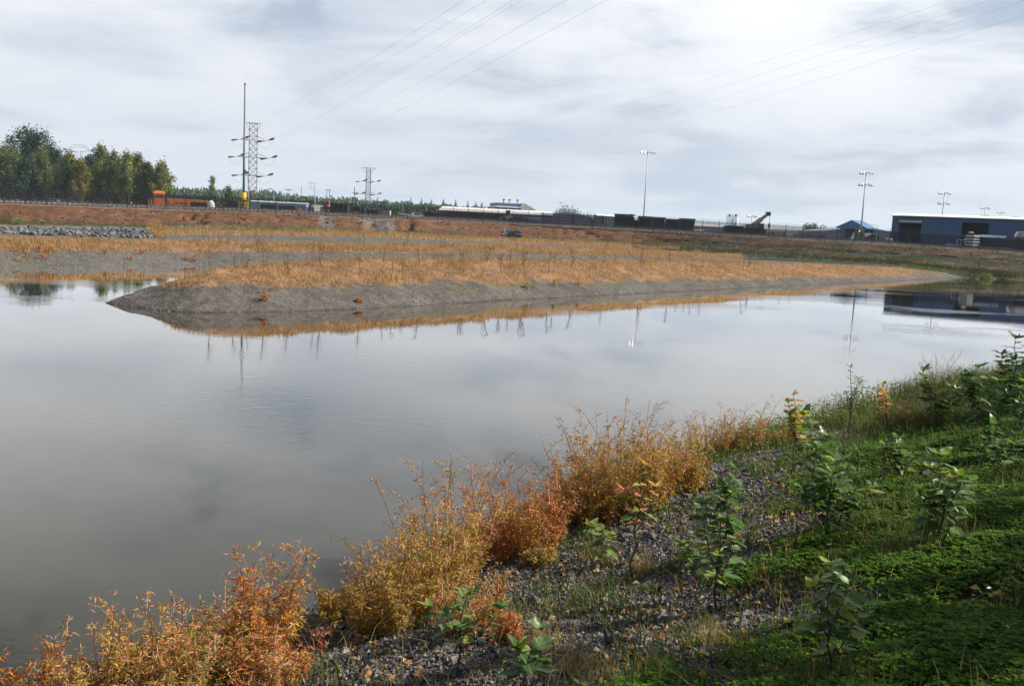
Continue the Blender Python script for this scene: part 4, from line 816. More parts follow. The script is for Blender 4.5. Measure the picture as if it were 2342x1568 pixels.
# grass tufts
def tuft(px, py, label, n, h, spread, mat, stalks=0, sh=0.6, w=0.004):
    B = on_bank(px, py); T = thing('grass_tuft', label, 'grass tuft', B, 0, 'grass tufts on the near bank')
    P = np.stack([RNG.normal(size=n) * spread, RNG.normal(size=n) * spread, 0 * rnd(n)], -1); P[:, 2] = bank_z(P[:, 0] + B[0], P[:, 1] + B[1]) - B[2]
    o = MB().add(*blades(P, h * (0.4 + 0.7 * rnd(n)), w + 0 * rnd(n), 1.2)).build('blades', M[mat], T); o['kind'] = 'stuff'
    for i in range(stalks):
        a = RNG.rand() * 6.28; l = sh * (0.6 + 0.5 * RNG.rand()); p = np.array([RNG.normal() * spread * 0.5, RNG.normal() * spread * 0.5, 0]); e = p + np.array([-0.25 + 0.35 * math.cos(a), 0.3 * math.sin(a), 1]) * l
        m_ = MB().tube([p, (p + e) / 2 + (0, 0, 0.03), e], [0.0022, 0.0018, 0.001], 4); m_.build('stalk', M['straw'], T)
tuft(2085, 1265, 'straw grass tuft with long pale bare stalks on the shaded slope', 900, 0.16, 0.22, 'olivegrass', 14, 0.5)
tuft(1470, 1310, 'dry straw tuft at the foot of the crooked amber sapling', 160, 0.16, 0.05, 'straw', 6, 0.2)
tuft(1475, 1350, 'dark green grass tuft below the crooked amber sapling', 260, 0.07, 0.06, 'grass')
tuft(1360, 1270, 'green and straw grass tuft beside the small leaning sapling', 220, 0.14, 0.08, 'olivegrass', 5, 0.22)
tuft(1640, 1470, 'pale straw tuft at the foot of the tallest dogwood', 240, 0.12, 0.08, 'straw', 6, 0.18)
tuft(1330, 1530, 'straw tuft on the gravel near the bottom middle', 260, 0.14, 0.12, 'straw', 8, 0.25)
tuft(1235, 1480, 'straw tuft behind the low big leaved sapling', 220, 0.15, 0.09, 'straw', 8, 0.24)
tuft(1540, 1300, 'thin green tuft on the gravel left of the tallest dogwood', 160, 0.10, 0.08, 'grass', 3, 0.2)
tuft(1265, 1410, 'small round green tuft in the middle of the gravel', 140, 0.06, 0.04, 'grass')
tuft(2085, 985, 'large rounded olive tuft behind the stooping leafy sapling', 1600, 0.42, 0.30, 'olivegrass', 0, 0.3, 0.008)
for i in range(22):
    px, py = 1130 + 620 * RNG.rand(), 1230 + 330 * RNG.rand(); B = on_bank(px, py)
    if shore_d(B[0], B[1]) < .8 or shore_d(B[0], B[1]) > grass_edge(B[1]) + .3: continue
    T = thing('small_tuft', 'little sparse grass tuft growing in the grey gravel', 'grass tuft', B, 0, 'little tufts in the gravel'); n = 50 + RNG.randint(60); sp_ = .03 + .04 * RNG.rand()
    P = np.stack([RNG.normal(size=n) * sp_, RNG.normal(size=n) * sp_, 0 * rnd(n)], -1); P[:, 2] = bank_z(P[:, 0] + B[0], P[:, 1] + B[1]) - B[2]
    MB().add(*blades(P, (.03 + .09 * RNG.rand()) * (.4 + .8 * rnd(n)), .004 + 0 * rnd(n), 1.3)).build('blades', M[['grass', 'olivegrass', 'straw'][i % 3]], T)['kind'] = 'stuff'
B = on_bank(2138, 950); T = thing('seed_head_grass', 'tall airy seed head grass fanned against the water', 'grass', B); ms = MB()
for i in range(26):
    a = RNG.rand() * 6.28; H = at(2138, 805, B[1])[2] - B[2]; e = np.array([math.cos(a) * 0.3, math.sin(a) * 0.3, H * (0.75 + 0.3 * RNG.rand())]); mid_ = e * 0.55 * np.array([0.3, 0.3, 1]); ms.tube([(0, 0, 0), mid_, e], [0.003, 0.002, 0.0012], 3)
    for q in range(5):
        p = mid_ + (e - mid_) * (0.3 + 0.15 * q); ms.tube([p, p + (RNG.rand(3) - (0.5, 0.5, 0.2)) * 0.22], [0.0015, 0.001], 3)
ms.build('stalks', M['straw'], T)['kind'] = 'stuff'
# feathers on the clover
def feather(px, py, label, L, rz, curl):
    B = on_bank(px, py); T = thing('feather', label, 'feather', B + (0, 0, 0.06), rz, 'white feathers on the clover')
    t = np.linspace(0, 1, 8); path = np.stack([t * L - L / 2, curl * L * (t - 0.5) ** 2, 0.02 + 0.25 * L * (t - 0.5) ** 2], -1); MB().tube(path, np.linspace(0.0018, 0.0006, 8), 4).build('quill', M['feather'], T)
    n = 60; k = 0.18 + 0.8 * rnd(n); P = np.stack([np.interp(k, t, path[:, i]) for i in range(3)], -1); sg = np.where(rnd(n) < 0.5, -1, 1); D = np.stack([0.7 + 0 * k, sg * (0.8 + 0.3 * rnd(n)), 0.35 * rnd(n)], -1)
    MB().add(*leaves(P, D, np.tile((0, 0, 1.0), (n, 1)), L * 0.28 * np.sin(0.3 + 2.6 * k), 0.004 + 0 * k, 0, 0.1)).build('vane', M['feather'], T)
feather(2110, 1462, 'long curved white feather lying on the clover at the lower right', 0.11, 0.25, 1.2)
feather(2258, 1375, 'small ragged white feather upper right of the long curved feather', 0.045, 0.8, 0.5)
feather(2303, 1468, 'round white down feather nearest the right edge', 0.04, 2.0, 2.0)
feather(2010, 1390, 'tiny white feather on the clover right of the dim sapling', 0.03, 1.2, 0.5)
feather(1948, 1350, 'small white feather stuck beside the dim lower right sapling', 0.045, 2.6, 0.7)
feather(1895, 1268, 'pale feather in the straw between the wide sapling and the dim one', 0.04, 0.4, 0.7)
# ------------------------------------------------------------------ fence and track along the embankment
FP = [at(p, fence_py(p), fence_Y(p)) for p in np.linspace(-260, 2620, 900)]
FP = np.array(FP); sl = np.concatenate([[0], np.cumsum(np.hypot(*np.diff(FP[:, :2], axis=0).T))])
def fp(s): return np.array([np.interp(s, sl, FP[:, i]) for i in range(3)])
fence = thing('chain_link_fence', 'long dark chain link fence along the top of the clay slope', 'fence', fp(0))
F0 = fp(0); FH = 2.45; npost = int(sl[-1] / 3.0)
pm = MB().tube([(0, 0, -0.3), (0, 0, FH + 0.05), (0.0, -0.02, FH + 0.12), (0, -0.22, FH + 0.42)], [0.06, 0.06, 0.035, 0.025], 6).mesh('fence_post', M['wire'])
V, Fs, W4 = [], [], []
rail = MB(); wires = MB(); nw = 0; seg = []
for i in range(npost + 1):
    a = fp(i * 3.0); o = bpy.data.objects.new('post', pm); COL.objects.link(o); o.parent = fence; o.location = a - F0
    if i < npost: seg.append((a - F0, fp(i * 3.0 + 3.0) - F0))
pts = np.array([fp(i * 3.0) - F0 for i in range(npost + 1)])
rail.tube(pts + (0, 0, FH), 0.025, 4); rail.build('top_rail', M['wire'], fence)
bw = MB()
for k in range(3): bw.tube(pts + (0, -0.06 - 0.07 * k, FH + 0.16 + 0.12 * k), 0.008, 3)
bw.build('barbed_wire', M['wire'], fence)
sp_, hh_, r = 0.075, FH - 0.1, 0.0085; Ls2 = []
for o_ in np.arange(-hh_, 3.0, sp_):
    for sgn in (1, -1):
        x0, z0, x1, z1 = o_, 0.0, o_ + hh_, hh_
        if x0 < 0: z0 -= x0; x0 = 0
        if x1 > 3: z1 -= x1 - 3; x1 = 3
        if x1 - x0 < 0.02: continue
        if sgn < 0: z0, z1 = hh_ - z0, hh_ - z1
        Ls2.append((x0, z0 + 0.05, x1, z1 + 0.05))
Ls2 = np.array(Ls2); nL = len(Ls2); A0, B0 = zip(*seg); A0 = np.array(A0); D0 = np.array(B0) - A0; nS = len(A0)
def span_pts(xc, zc): return A0[:, None] + D0[:, None] * (xc[None, :, None] / 3.0) + np.stack([0 * zc, 0 * zc, zc], -1)[None]
Pa, Pb = span_pts(Ls2[:, 0], Ls2[:, 1]).reshape(-1, 3), span_pts(Ls2[:, 2], Ls2[:, 3]).reshape(-1, 3)
n = len(Pa); off = np.array([(0, -r, r), (r, 0.6 * r, -r), (-r, 0.6 * r, -r)])
V = np.concatenate([Pa[:, None] + off[None], Pb[:, None] + off[None]], 1).reshape(-1, 3); k = np.arange(n)[:, None] * 6
o = MB().add(V, np.concatenate([k + np.array([[0, 1, 4, 3]]), k + np.array([[1, 2, 5, 4]]), k + np.array([[2, 0, 3, 5]])])).build('chain_link_mesh', M['wire'], fence); o['kind'] = 'stuff'

off_y = 4.2
tp = FP[::10] + np.array([0, off_y + 1.2, 0]); tp[:, 2] = [yard_z(x) - 0.05 for x in tp[:, 0]]
T = thing('railway_track', 'railway track on pale ties just behind the fence', 'railway track', tp[0])
rb = MB()
for dy in (-0.72, 0.72): rb.tube(tp - tp[0] + (0, dy, 0.22), 0.07, 4)
rb.build('rail', M['rusty'], T)
ss = np.arange(2, sl[-1] - 2, 0.75); tb = MB()
for s_ in ss:
    q = fp(s_); z = yard_z(q[0]); c = q + (0, off_y + 1.2, 0) - tp[0]; tb.box(c[0] - 0.12, c[0] + 0.12, c[1] - 1.3, c[1] + 1.3, z - tp[0][2] - 0.12, z - tp[0][2] + 0.06)
tb.build('ties', M['concrete'], T)['kind'] = 'stuff'

# ------------------------------------------------------------------ yard helpers
def place(px, Y, dz=0.0):
    x = x_for(px, Y, 4.6); return np.array([x, Y, yard_z(x) + dz])
def base_span(p0, p1, Y):
    a, b = place(p0, Y), place(p1, Y); return (a + b) / 2, abs(b[0] - a[0])
def topz(px, py, Y, B): return at(px, py, Y)[2] - B[2]
# ---- locomotive
Y = 250; B, Wd = base_span(349, 470, Y); H = topz(368, 437, Y, B) ; L = Wd
L /= .91; T = thing('locomotive', 'orange and black diesel locomotive in front of the poplars', 'locomotive', B, .42)
q = H / 4.5
MB().box(-L / 2, L / 2, -1.5, 1.5, 1.05 * q, 1.35 * q).build('frame', M['black'], T)
MB().box(-L / 2 + .2, L / 2 - .2, -1.52, -1.5, 1.22 * q, 1.34 * q).build('sill_stripe', M['yellow'], T)
MB().box(-L * 0.20, L * 0.47, -1.15, 1.15, 1.38 * q, 2.95 * q).build('hood', M['orange'], T)
MB().prism([(-L * 0.225, 2.96 * q), (L * 0.47, 2.96 * q), (L * 0.47, 3.55 * q), (L * 0.46, 3.85 * q), (-L * 0.215, 3.85 * q), (-L * 0.225, 3.6 * q)], -1.18, 1.18).build('hood_roof', M['black'], T)
for fx in (-0.06, 0.12, 0.27): MB().tube([(L * fx, 0, 3.86 * q), (L * fx, 0, 4.15 * q)], [0.6, 0.5], 10).build('fan', M['iron'], T)
MB().box(-L * 0.21, L * 0.47, -1.20, -1.16, 2.84 * q, 2.955 * q).build('hood_stripe', M['yellow'], T)
c = MB().prism([(-L * 0.40, 1.38 * q), (-L * 0.235, 1.38 * q), (-L * 0.235, 3.9 * q), (-L * 0.40, 3.9 * q)], -1.5, 1.5).build('cab', M['orange'], T)
MB().prism([(-L * 0.415, 3.91 * q), (-L * 0.225, 3.91 * q), (-L * 0.235, 4.35 * q), (-L * 0.26, 4.5 * q), (-L * 0.375, 4.5 * q), (-L * 0.405, 4.3 * q)], -1.56, 1.56).build('cab_roof', M['orange_bright'], T)  # roof in a brighter orange than the cab sides
for a, b in ((-0.385, -0.325), (-0.315, -0.25)): MB().box(L * a, L * b, -1.53, -1.50, 2.9 * q, 3.65 * q).build('window', M['glass'], T)
MB().box(-L * 0.48, -L * 0.402, -0.95, 0.95, 1.38 * q, 2.7 * q).build('nose', M['orange'], T)
MB().box(-L * 0.13, L * 0.16, -1.35, 1.35, 0.35 * q, 1.03 * q).build('fuel_tank', M['iron'], T)
for bx in (-0.33, 0.33):
    tr = MB().box(L * bx - 1.9, L * bx + 1.9, -1.3, 1.3, 0.5 * q, 1.0 * q).build('bogie', M['iron'], T)
    for wx in (-1.35, 0, 1.35): MB().tube([(L * bx + wx, -1.05, 0.5 * q), (L * bx + wx, -0.9, 0.5 * q)], 0.5 * q, 12).build('wheel', M['rusty'], tr)
hr = MB()
for k in range(12):
    x = -L * 0.2 + L * 0.66 * k / 11; hr.bar((x, -1.45, 1.35 * q), (x, -1.45, 2.35 * q), 0.03)
hr.bar((-L * 0.2, -1.45, 2.35 * q), (L * 0.46, -1.45, 2.35 * q), 0.03)
for x in (-L * 0.49, -L * 0.45): hr.bar((x, -1.4, 1.3 * q), (x, -1.4, 2.4 * q), 0.04)
hr.build('handrail', M['steel'], T)
for k in range(2):
    x = -L * 0.185 + k * L * 0.6; MB().box(x, x + L * 0.012, -1.165, -1.15, 1.5 * q, 2.6 * q).build('door_seam', M['black'], T)
tcv = bpy.data.curves.new('side_lettering', 'FONT'); tcv.body = 'BNSF'; tcv.size = 0.95 * q; tcv.extrude = 0.01; tcv.align_x = 'CENTER'; tcv.materials.append(M['black'])
tmp_ = bpy.data.objects.new('lettering_curve', tcv); COL.objects.link(tmp_); bpy.context.view_layer.update(); tme = bpy.data.meshes.new_from_object(tmp_.evaluated_get(bpy.context.evaluated_depsgraph_get())); bpy.data.objects.remove(tmp_); to = bpy.data.objects.new('side_lettering', tme); COL.objects.link(to); to.parent = T; to.location = (L * 0.03, -1.18, 1.7 * q); to.rotation_euler = (math.pi / 2, 0, 0); to.scale = (1.35, 1, 1)
# ---- black wagon and white bundle, dark container
Y = 238; B, Wd = base_span(440, 478, Y); H = topz(459, 463, Y, B)
T = thing('gondola_wagon', 'low black open wagon in front of the locomotive tail', 'wagon', B)
g = MB().box(-Wd / 2, Wd / 2, -1.4, -1.3, .8, H).box(-Wd / 2, Wd / 2, 1.3, 1.4, .8, H).box(-Wd / 2, -Wd / 2 + .1, -1.3, 1.3, .8, H).box(Wd / 2 - .1, Wd / 2, -1.3, 1.3, .8, H).box(-Wd / 2, Wd / 2, -1.3, 1.3, .7, .85); g.build('body', M['black'], T)
rb = MB(); [rb.box(-Wd / 2 + k * Wd / 8, -Wd / 2 + k * Wd / 8 + .12, -1.48, -1.41, .8, H) for k in range(8)]; rb.build('ribs', M['iron'], T)
for wx in (-.36, -.22, .22, .36): MB().tube([(Wd * wx, -1, .42), (Wd * wx, -.85, .42)], .42, 10).build('wheel', M['rusty'], T)
Y = 236; B, Wd = base_span(474, 491, Y); H = topz(483, 457, Y, B)
T = thing('wrapped_bundle', 'white tarpaulin wrapped bundle at the tail of the black wagon', 'bundle', B)
wb = MB().ico((0, 0, H * .55), 1, (Wd / 2, .9, H * .48), .2, 2); wb.build('tarpaulin', M['white'], T, smooth=True); MB().box(-Wd / 2 - .8, Wd / 2 + 1.5, -1, 1, .12, .45).build('sled', M['black'], T)
def slab_stack(name, label, cat, p0, p1, pyt, Y, mat, layers=6, gap=0.12, cover=None, group=None, depth=2.6, jitter=0.08, cols_=1):
    B, Wd = base_span(p0, p1, Y); H = topz((p0 + p1) / 2, pyt, Y, B)
    T = thing(name, label, cat, B, 0, group); cw = Wd / cols_
    for c_ in range(cols_):
        m_ = MB(); x0 = -Wd / 2 + c_ * cw; hgt = H * (1 if cols_ == 1 else 0.85 + 0.15 * RNG.rand()); lh = hgt / layers
        for k in range(layers):
            nb = max(3, int(depth / .35)); j = (RNG.rand() - .5) * jitter * cw
            for b in range(nb):
                y = -depth / 2 + b * depth / nb; jj = j + (RNG.rand() - .5) * jitter * cw * .5
                m_.box(x0 + cw * .02 + max(0, jj), x0 + cw * .98 + min(0, jj), y + .02, y + depth / nb - .02, k * lh, (k + 1) * lh - lh * gap)
        m_.build('layers', mat, T)['kind'] = 'stuff'
        if cover is not None: MB().prism([(x0 - .05, hgt + .003), (x0 + cw + .05, hgt + .003), (x0 + cw + .05, hgt + .22), (x0 - .05, hgt + .26)], -depth / 2 - .08, depth / 2 + .08).build('cover', cover, T)
    return T
def ends_stack(name, label, cat, p0, p1, pyt, Y, mat, cover=None, group=None, depth=2.6, ew=0.25):
    """timbers piled with their ends to the camera: a wall of little square ends"""
    B, Wd = base_span(p0, p1, Y); H = topz((p0 + p1) / 2, pyt, Y, B); T = thing(name, label, cat, B, 0, group)
    nx_ = max(4, int(Wd / ew)); nz_ = max(3, int(H / ew)); m_ = MB(); w, h = Wd / nx_, H / nz_
    for i in range(nx_):
        for j in range(nz_):
            if j == nz_ - 1 and RNG.rand() < .12: continue
            dy = (RNG.rand() - .5) * .3; m_.box(-Wd / 2 + i * w + .015, -Wd / 2 + (i + 1) * w - .015, -depth / 2 + dy, depth / 2 + dy, j * h, (j + 1) * h - .03)
    m_.build('timbers', mat, T)['kind'] = 'stuff'
    if cover is not None: MB().box(-Wd / 2 - .1, Wd / 2 + .1, -depth / 2 - .2, depth / 2 + .2, H + .003, H + .3).build('cover', cover, T)
    return T
slab_stack('tie_stack', 'black tie stack left of the yellow based monopole', 'timber stack', 521, 548, 459, 205, M['tie'], 9, group='timber stacks in the rail yard')
# ---- monopole
Y = 166; B = place(557, Y); H = at(560, 195, Y)[2] - B[2]
T = thing('monopole', 'tall thin teal grey mast rising from a yellow caged base', 'mast', B)
MB().tube([(0, 0, 0), (0, 0, H * .25), (0, 0, H)], [.27, .22, .10], 10).build('pole', M['teal'], T, smooth=True)
MB().tube([(0, 0, H), (0, 0, H + .35)], [.16, .14], 8).build('cap', M['black'], T); MB().bar((.07, 0, H + .3), (.07, 0, H + 2.0), .02).build('lightning_rod', M['steel'], T)
MB().box(.15, .38, -.22, .2, H * .30, H * .30 + .5).build('equipment_box', M['teal'], T)
MB().tube([(-.05, 0, 1.75), (-.05, 0, 3.05)], [.52, .52], 10).build('collar', M['yellow'], T)
for k in range(6):
    a = k / 6 * 6.28; MB().bar((math.cos(a) * .85, math.sin(a) * .85, 0), (math.cos(a) * .85, math.sin(a) * .85, 1.35), .09, 6).build('bollard', M['yellow'], T)
cg = MB()
for z in (.5, 1.25): cg.tube([(math.cos(a) * .85, math.sin(a) * .85, z) for a in np.linspace(0, 6.28, 13)], .05, 4)
cg.build('guard_ring', M['yellow'], T)
MB().bar((.85, .3, 0), (.55, .3, H * .30), .05, 6).build('conduit', M['steel'], T)
# ---- lattice towers
def lattice(name, label, px, Y, pyb, py_top, half_b, half_w, waist, arms, wing, mat, r=.09, ins=1.0):
    B = place(px, Y); H = at(px, py_top, Y)[2] - B[2]; T = thing(name, label, 'pylon', B, 0.25, 'lattice pylons'); zw = H * waist
    for sx in (-1, 1):
        for sy in (-1, 1): MB().tube([(sx * half_b, sy * half_b, 0), (sx * half_w, sy * half_w, zw), (sx * half_w * .92, sy * half_w * .92, H)], [r * 1.2, r, r * .8], 4).build('leg', mat, T)
    br = MB(); zs = list(np.linspace(0, zw, 4)) + list(np.linspace(zw, H, 13))[1:]
    def hw(z): return half_b + (half_w - half_b) * z / zw if z < zw else half_w * (1 - .08 * (z - zw) / (H - zw))
    for z0, z1 in zip(zs[:-1], zs[1:]):
        a, b = hw(z0), hw(z1)
        for (sx0, sy0), (sx1, sy1) in (((-1, -1), (1, -1)), ((1, -1), (1, 1)), ((1, 1), (-1, 1)), ((-1, 1), (-1, -1))):
            br.bar((sx0 * a, sy0 * a, z0), (sx1 * b, sy1 * b, z1), r * .55, 3); br.bar((sx1 * a, sy1 * a, z0), (sx0 * b, sy0 * b, z1), r * .45, 3)
        br.bar((-b, -b, z1), (b, -b, z1), r * .45, 3); br.bar((-b, b, z1), (b, b, z1), r * .45, 3)
    br.build('bracing', mat, T)
    tb = MB(); tb.bar((-wing, 0, H), (wing, 0, H), r * .9); w = hw(H)
    for s in (-1, 1): tb.bar((s * wing, 0, H), (s * w, 0, H * .91), r * .6)
    tb.build('top_beam', mat, T); tips = []
    for pz, al in arms:
        z = H * pz; ar = MB(); a = hw(z)
        for s in (-1, 1):
            for sy in (-1, 1): ar.bar((s * a, sy * a, z), (s * al, 0, z), r * .7); ar.bar((s * a, sy * a, z + H * .045), (s * al, 0, z), r * .5, 3)
            ar.bar((-a, 0, z), (a, 0, z), r * .7)
        ao = ar.build('crossarm', mat, T)
        for s in (-1, 1):
            e = np.array((s * al, 0, z)); d1 = np.array((.9, -.35, .32)); d1 /= np.linalg.norm(d1); d2 = np.array((-.95, .3, -.12)); d2 /= np.linalg.norm(d2); l = 1.9 * ins
            for d_, k_ in ((d1, 1), (d2, .75)):
                MB().tube([e + d_ * .2, e + d_ * .6 * l, e + d_ * l, e + d_ * 1.6 * l, e + d_ * 1.75 * l], [.05, .12 * ins, .36 * ins * k_, .36 * ins * k_, .08], 8).build('insulator', M['iron'], ao)
            jp = [e + d1 * 1.7 * l * (1 - t) + d2 * 1.7 * l * t - np.array((0, 0, 4 * 3.0 * ins * t * (1 - t))) for t in np.linspace(0, 1, 9)]
            MB().tube(jp, .03, 3).build('jumper', M['conductor'], ao)
    bpy.context.view_layer.update(); return T, H
T1, H1 = lattice('lattice_pylon', 'large lattice pylon with dark insulators behind the tall mast', 577, 330, 475, 282, 4.0, 1.45, .17, [(.82, 4.4), (.635, 5.5), (.44, 4.2)], 2.5, M['lattice'], .12, 1.0)
T2, H2 = lattice('lattice_pylon', 'smaller distant pale lattice pylon in the middle of the yard', 840, 620, 490, 384, 3.6, 1.5, .2, [(.75, 4.4), (.52, 5.2), (.29, 4.6)], 4.6, M['lattice'], .17, 1.25)
Y = 520; B = place(182, Y); T = thing('lattice_pylon', 'pylon with an arched top peeking over the left trees', 'pylon', B, 0, 'lattice pylons'); H = at(182, 330, Y)[2] - B[2]
for s in (-1, 1):
    for sy in (-1, 1): MB().tube([(s * 4, sy * 3, 0), (s * 1.2, sy * 1, H * .7), (s * 1.2, sy * 1, H * .9)], .14, 4).build('leg', M['lattice'], T)
ar = MB(); ah = [(x, 0, H * (1 - .000 * x) - 3.2 * (abs(x) / 6.5) ** 2.2) for x in np.linspace(-6.5, 6.5, 11)]; ar.tube(ah, .06, 4); lo_ = [(x, 0, H - 1.6 - 2.4 * (abs(x) / 6.5) ** 2.2) for x in np.linspace(-6, 6, 9)]; ar.tube(lo_, .04, 4)
for k in range(9): ar.bar(ah[k + 1], lo_[k], .03, 3); ar.bar(ah[k], lo_[k], .03, 3)
for s in (-1, 1): ar.bar((s * 1.2, 0, H * .88), (s * 6.5, 0, H - 3.2), .1)
ao = ar.build('arched_crossarm', M['iron'], T)
MB().tube([(6.6, 0, H - 3.3), (7.2, -.3, H - 3.1), (9, -1, H - 2.8)], [.1, .5, .4], 8).build('insulator', M['iron'], ao); MB().tube([(-6.6, 0, H - 3.3), (-7.2, -.3, H - 3.2), (-8.6, -1, H - 3.0)], [.1, .45, .35], 8).build('insulator', M['iron'], ao)
# ---- conductors
def cable(label, a, b, sag, group, r=.03):
    r *= .34
    a, b = np.array(a), np.array(b); t = np.linspace(0, 1, 40)[:, None]; P = a + (b - a) * t; P[:, 2] -= (4 * sag * t * (1 - t))[:, 0]
    o = MB().tube(P - a, r, 4).build('power_line', M['conductor'], None, a); tag(o, label, 'power line', group)
G1 = 'conductors rising from the large pylon to the upper right'
def over(px, py, Y): return at(px, py, Y)
for lab, s_, e_ in [('thin wire from the left top of the large pylon, uppermost of the set', (572, 283), (1055, 0)), ('thin wire from the right top of the large pylon', (600, 284), (1105, 0)), ('upper wire of the close pair leaving the top right insulator', (622, 316), (1168, 0)), ('lower wire of the close pair leaving the top right insulator', (617, 322), (1186, 0)),
                    ('wire from the middle right insulator of the large pylon', (627, 353), (1288, 0)), ('lowest wire from the bottom right insulator of the large pylon', (616, 391), (1380, 0))]:
    k = 1.18; e2 = (s_[0] + (e_[0] - s_[0]) * k, s_[1] + (e_[1] - s_[1]) * k); cable(lab, over(s_[0], s_[1], 328), over(e2[0], e2[1], 75), 1.2, G1, .028)
G2 = 'conductors from the small pylon across the right sky'
for lab, s_, e_ in [('faint top wire from the small pylon crossing the right sky', (852, 384), (2190, -10)), ('second faint wire from the small pylon in the right sky', (866, 407), (2260, -5)), ('third faint wire from the small pylon in the right sky', (866, 431), (2345, -5)), ('lowest faint wire from the small pylon in the right sky', (860, 456), (2400, 10))]:
    k = 1.15; e2 = (s_[0] + (e_[0] - s_[0]) * k, s_[1] + (e_[1] - s_[1]) * k); cable(lab, over(s_[0], s_[1], 618), over(e2[0], e2[1], 110), 4.0, G2, .03)
G3 = 'conductors from the large pylon to the left'
for lab, s_, e_ in [('uppermost faint wire from the large pylon to the left trees', (533, 318), (190, 352)), ('second faint wire from the large pylon to the left trees', (556, 330), (200, 360)), ('third faint wire from the large pylon to the left trees', (522, 354), (205, 395)), ('lowest faint wire from the large pylon to the left trees', (534, 391), (240, 428))]:
    cable(lab, over(s_[0], s_[1], 332), over(e_[0], e_[1], 518), 2.5, G3, .035)
# ---- utility poles
def upole(px, pyt, Y, label, arms, r=.14, mat='wood'):
    B = place(px, Y); H = at(px, pyt, Y)[2] - B[2]; T = thing('utility_pole', label, 'utility pole', B, 0, 'utility poles in the yard')
    MB().tube([(0, 0, 0), (0, 0, H)], [r, r * .7], 6).build('pole', M[mat], T)
    for z, x0, x1 in arms:
        c = MB().box(x0, x1, -.08, .08, H - z - .08, H - z + .08).build('crossarm', M[mat], T)
        for x in np.linspace(x0 + .1, x1 - .1, 4): MB().tube([(x, 0, H - z + .08), (x, 0, H - z + .35)], .06, 5).build('insulator', M['iron'], c)
    return T, H
upole(658, 431, 330, 'wooden pole with a single crossarm above the pale blue shed', [(.5, -1.4, 1.4)])
upole(688, 426, 360, 'bare wooden pole right of the single crossarm pole', [])
Tp, H = upole(719, 416, 300, 'steel pole with bracket frames on its left above the white trailer', [], .16, 'steel')
for z in (.4, 2.2, 5.6): MB().box(-1.9, 0, -.06, .06, H - z - .05, H - z + .05).build('bracket', M['steel'], Tp)
for x in (-1.9, -1.2): MB().bar((x, 0, H - 2.2), (x, 0, H), .06).build('post_insulator', M['steel'], Tp); MB().bar((x, 0, H - 5.6), (x, 0, H - 4.2), .06).build('post_insulator', M['steel'], Tp)
Tp, H = upole(746, 432, 420, 'twin wooden poles joined at the top behind the red machine', [(.6, -.6, 1.9)], .15); MB().tube([(1.3, 0, 0), (1.3, 0, H)], .13, 6).build('second_pole', M['wood'], Tp)
upole(809, 427, 300, 'wooden pole with two crossarms left of the small pylon', [(2.0, -.6, 1.4), (3.6, -1.0, 1.2)], .17)
# ---- light towers
def light_tower(px, pxt, pyt, Y, tiers, label, hw=1.05):
    B = place(px, Y); H = at(pxt, pyt, Y)[2] - B[2]; T = thing('light_tower', label, 'light mast', B, 0, 'flood light masts')
    MB().tube([(0, 0, 0), (0, 0, H)], [.20, .09], 8).build('pole', M['steel'], T, smooth=True)
    for k in range(tiers):
        z = H - k * 2.3 - .1; c = MB().box(-hw, hw, -.06, .06, z - .06, z + .06).box(-.06, .06, -hw * .8, hw * .8, z - .13, z - .07).build('crossbar', M['steel'], T)
        for sx, sy in ((-1, 0), (1, 0), (-.5, -.05), (.5, -.05)):
            x, y = sx * hw, sy * hw; m_ = MB().tube([(x, y, z + .28), (x + .12 * np.sign(sx), y - .15, z + .02), (x + .28 * np.sign(sx), y - .34, z - .26)], [.13, .2, .29], 8); m_.build('flood_lamp', M['lamp'], c)
light_tower(1470, 1476, 347, 237, 1, 'tall single tier light mast above the covered tie stacks', 1.5)
light_tower(1967, 1974, 394, 188, 2, 'tall two tier light mast behind the blue roofed kiosk')
light_tower(2148, 2151, 440, 215, 2, 'two tier light mast rising behind the navy warehouse roof, tallest of those')
light_tower(2243, 2245, 474, 290, 2, 'second two tier light mast over the warehouse roof, shorter and farther')
light_tower(2279, 2281, 485, 350, 2, 'third and small two tier light mast over the warehouse roof')
light_tower(2313, 2315, 494, 410, 1, 'lowest farthest light mast barely over the warehouse roof')
light_tower(1716, 1718, 493, 260, 1, 'small light mast left of the crane boom', 1.0)
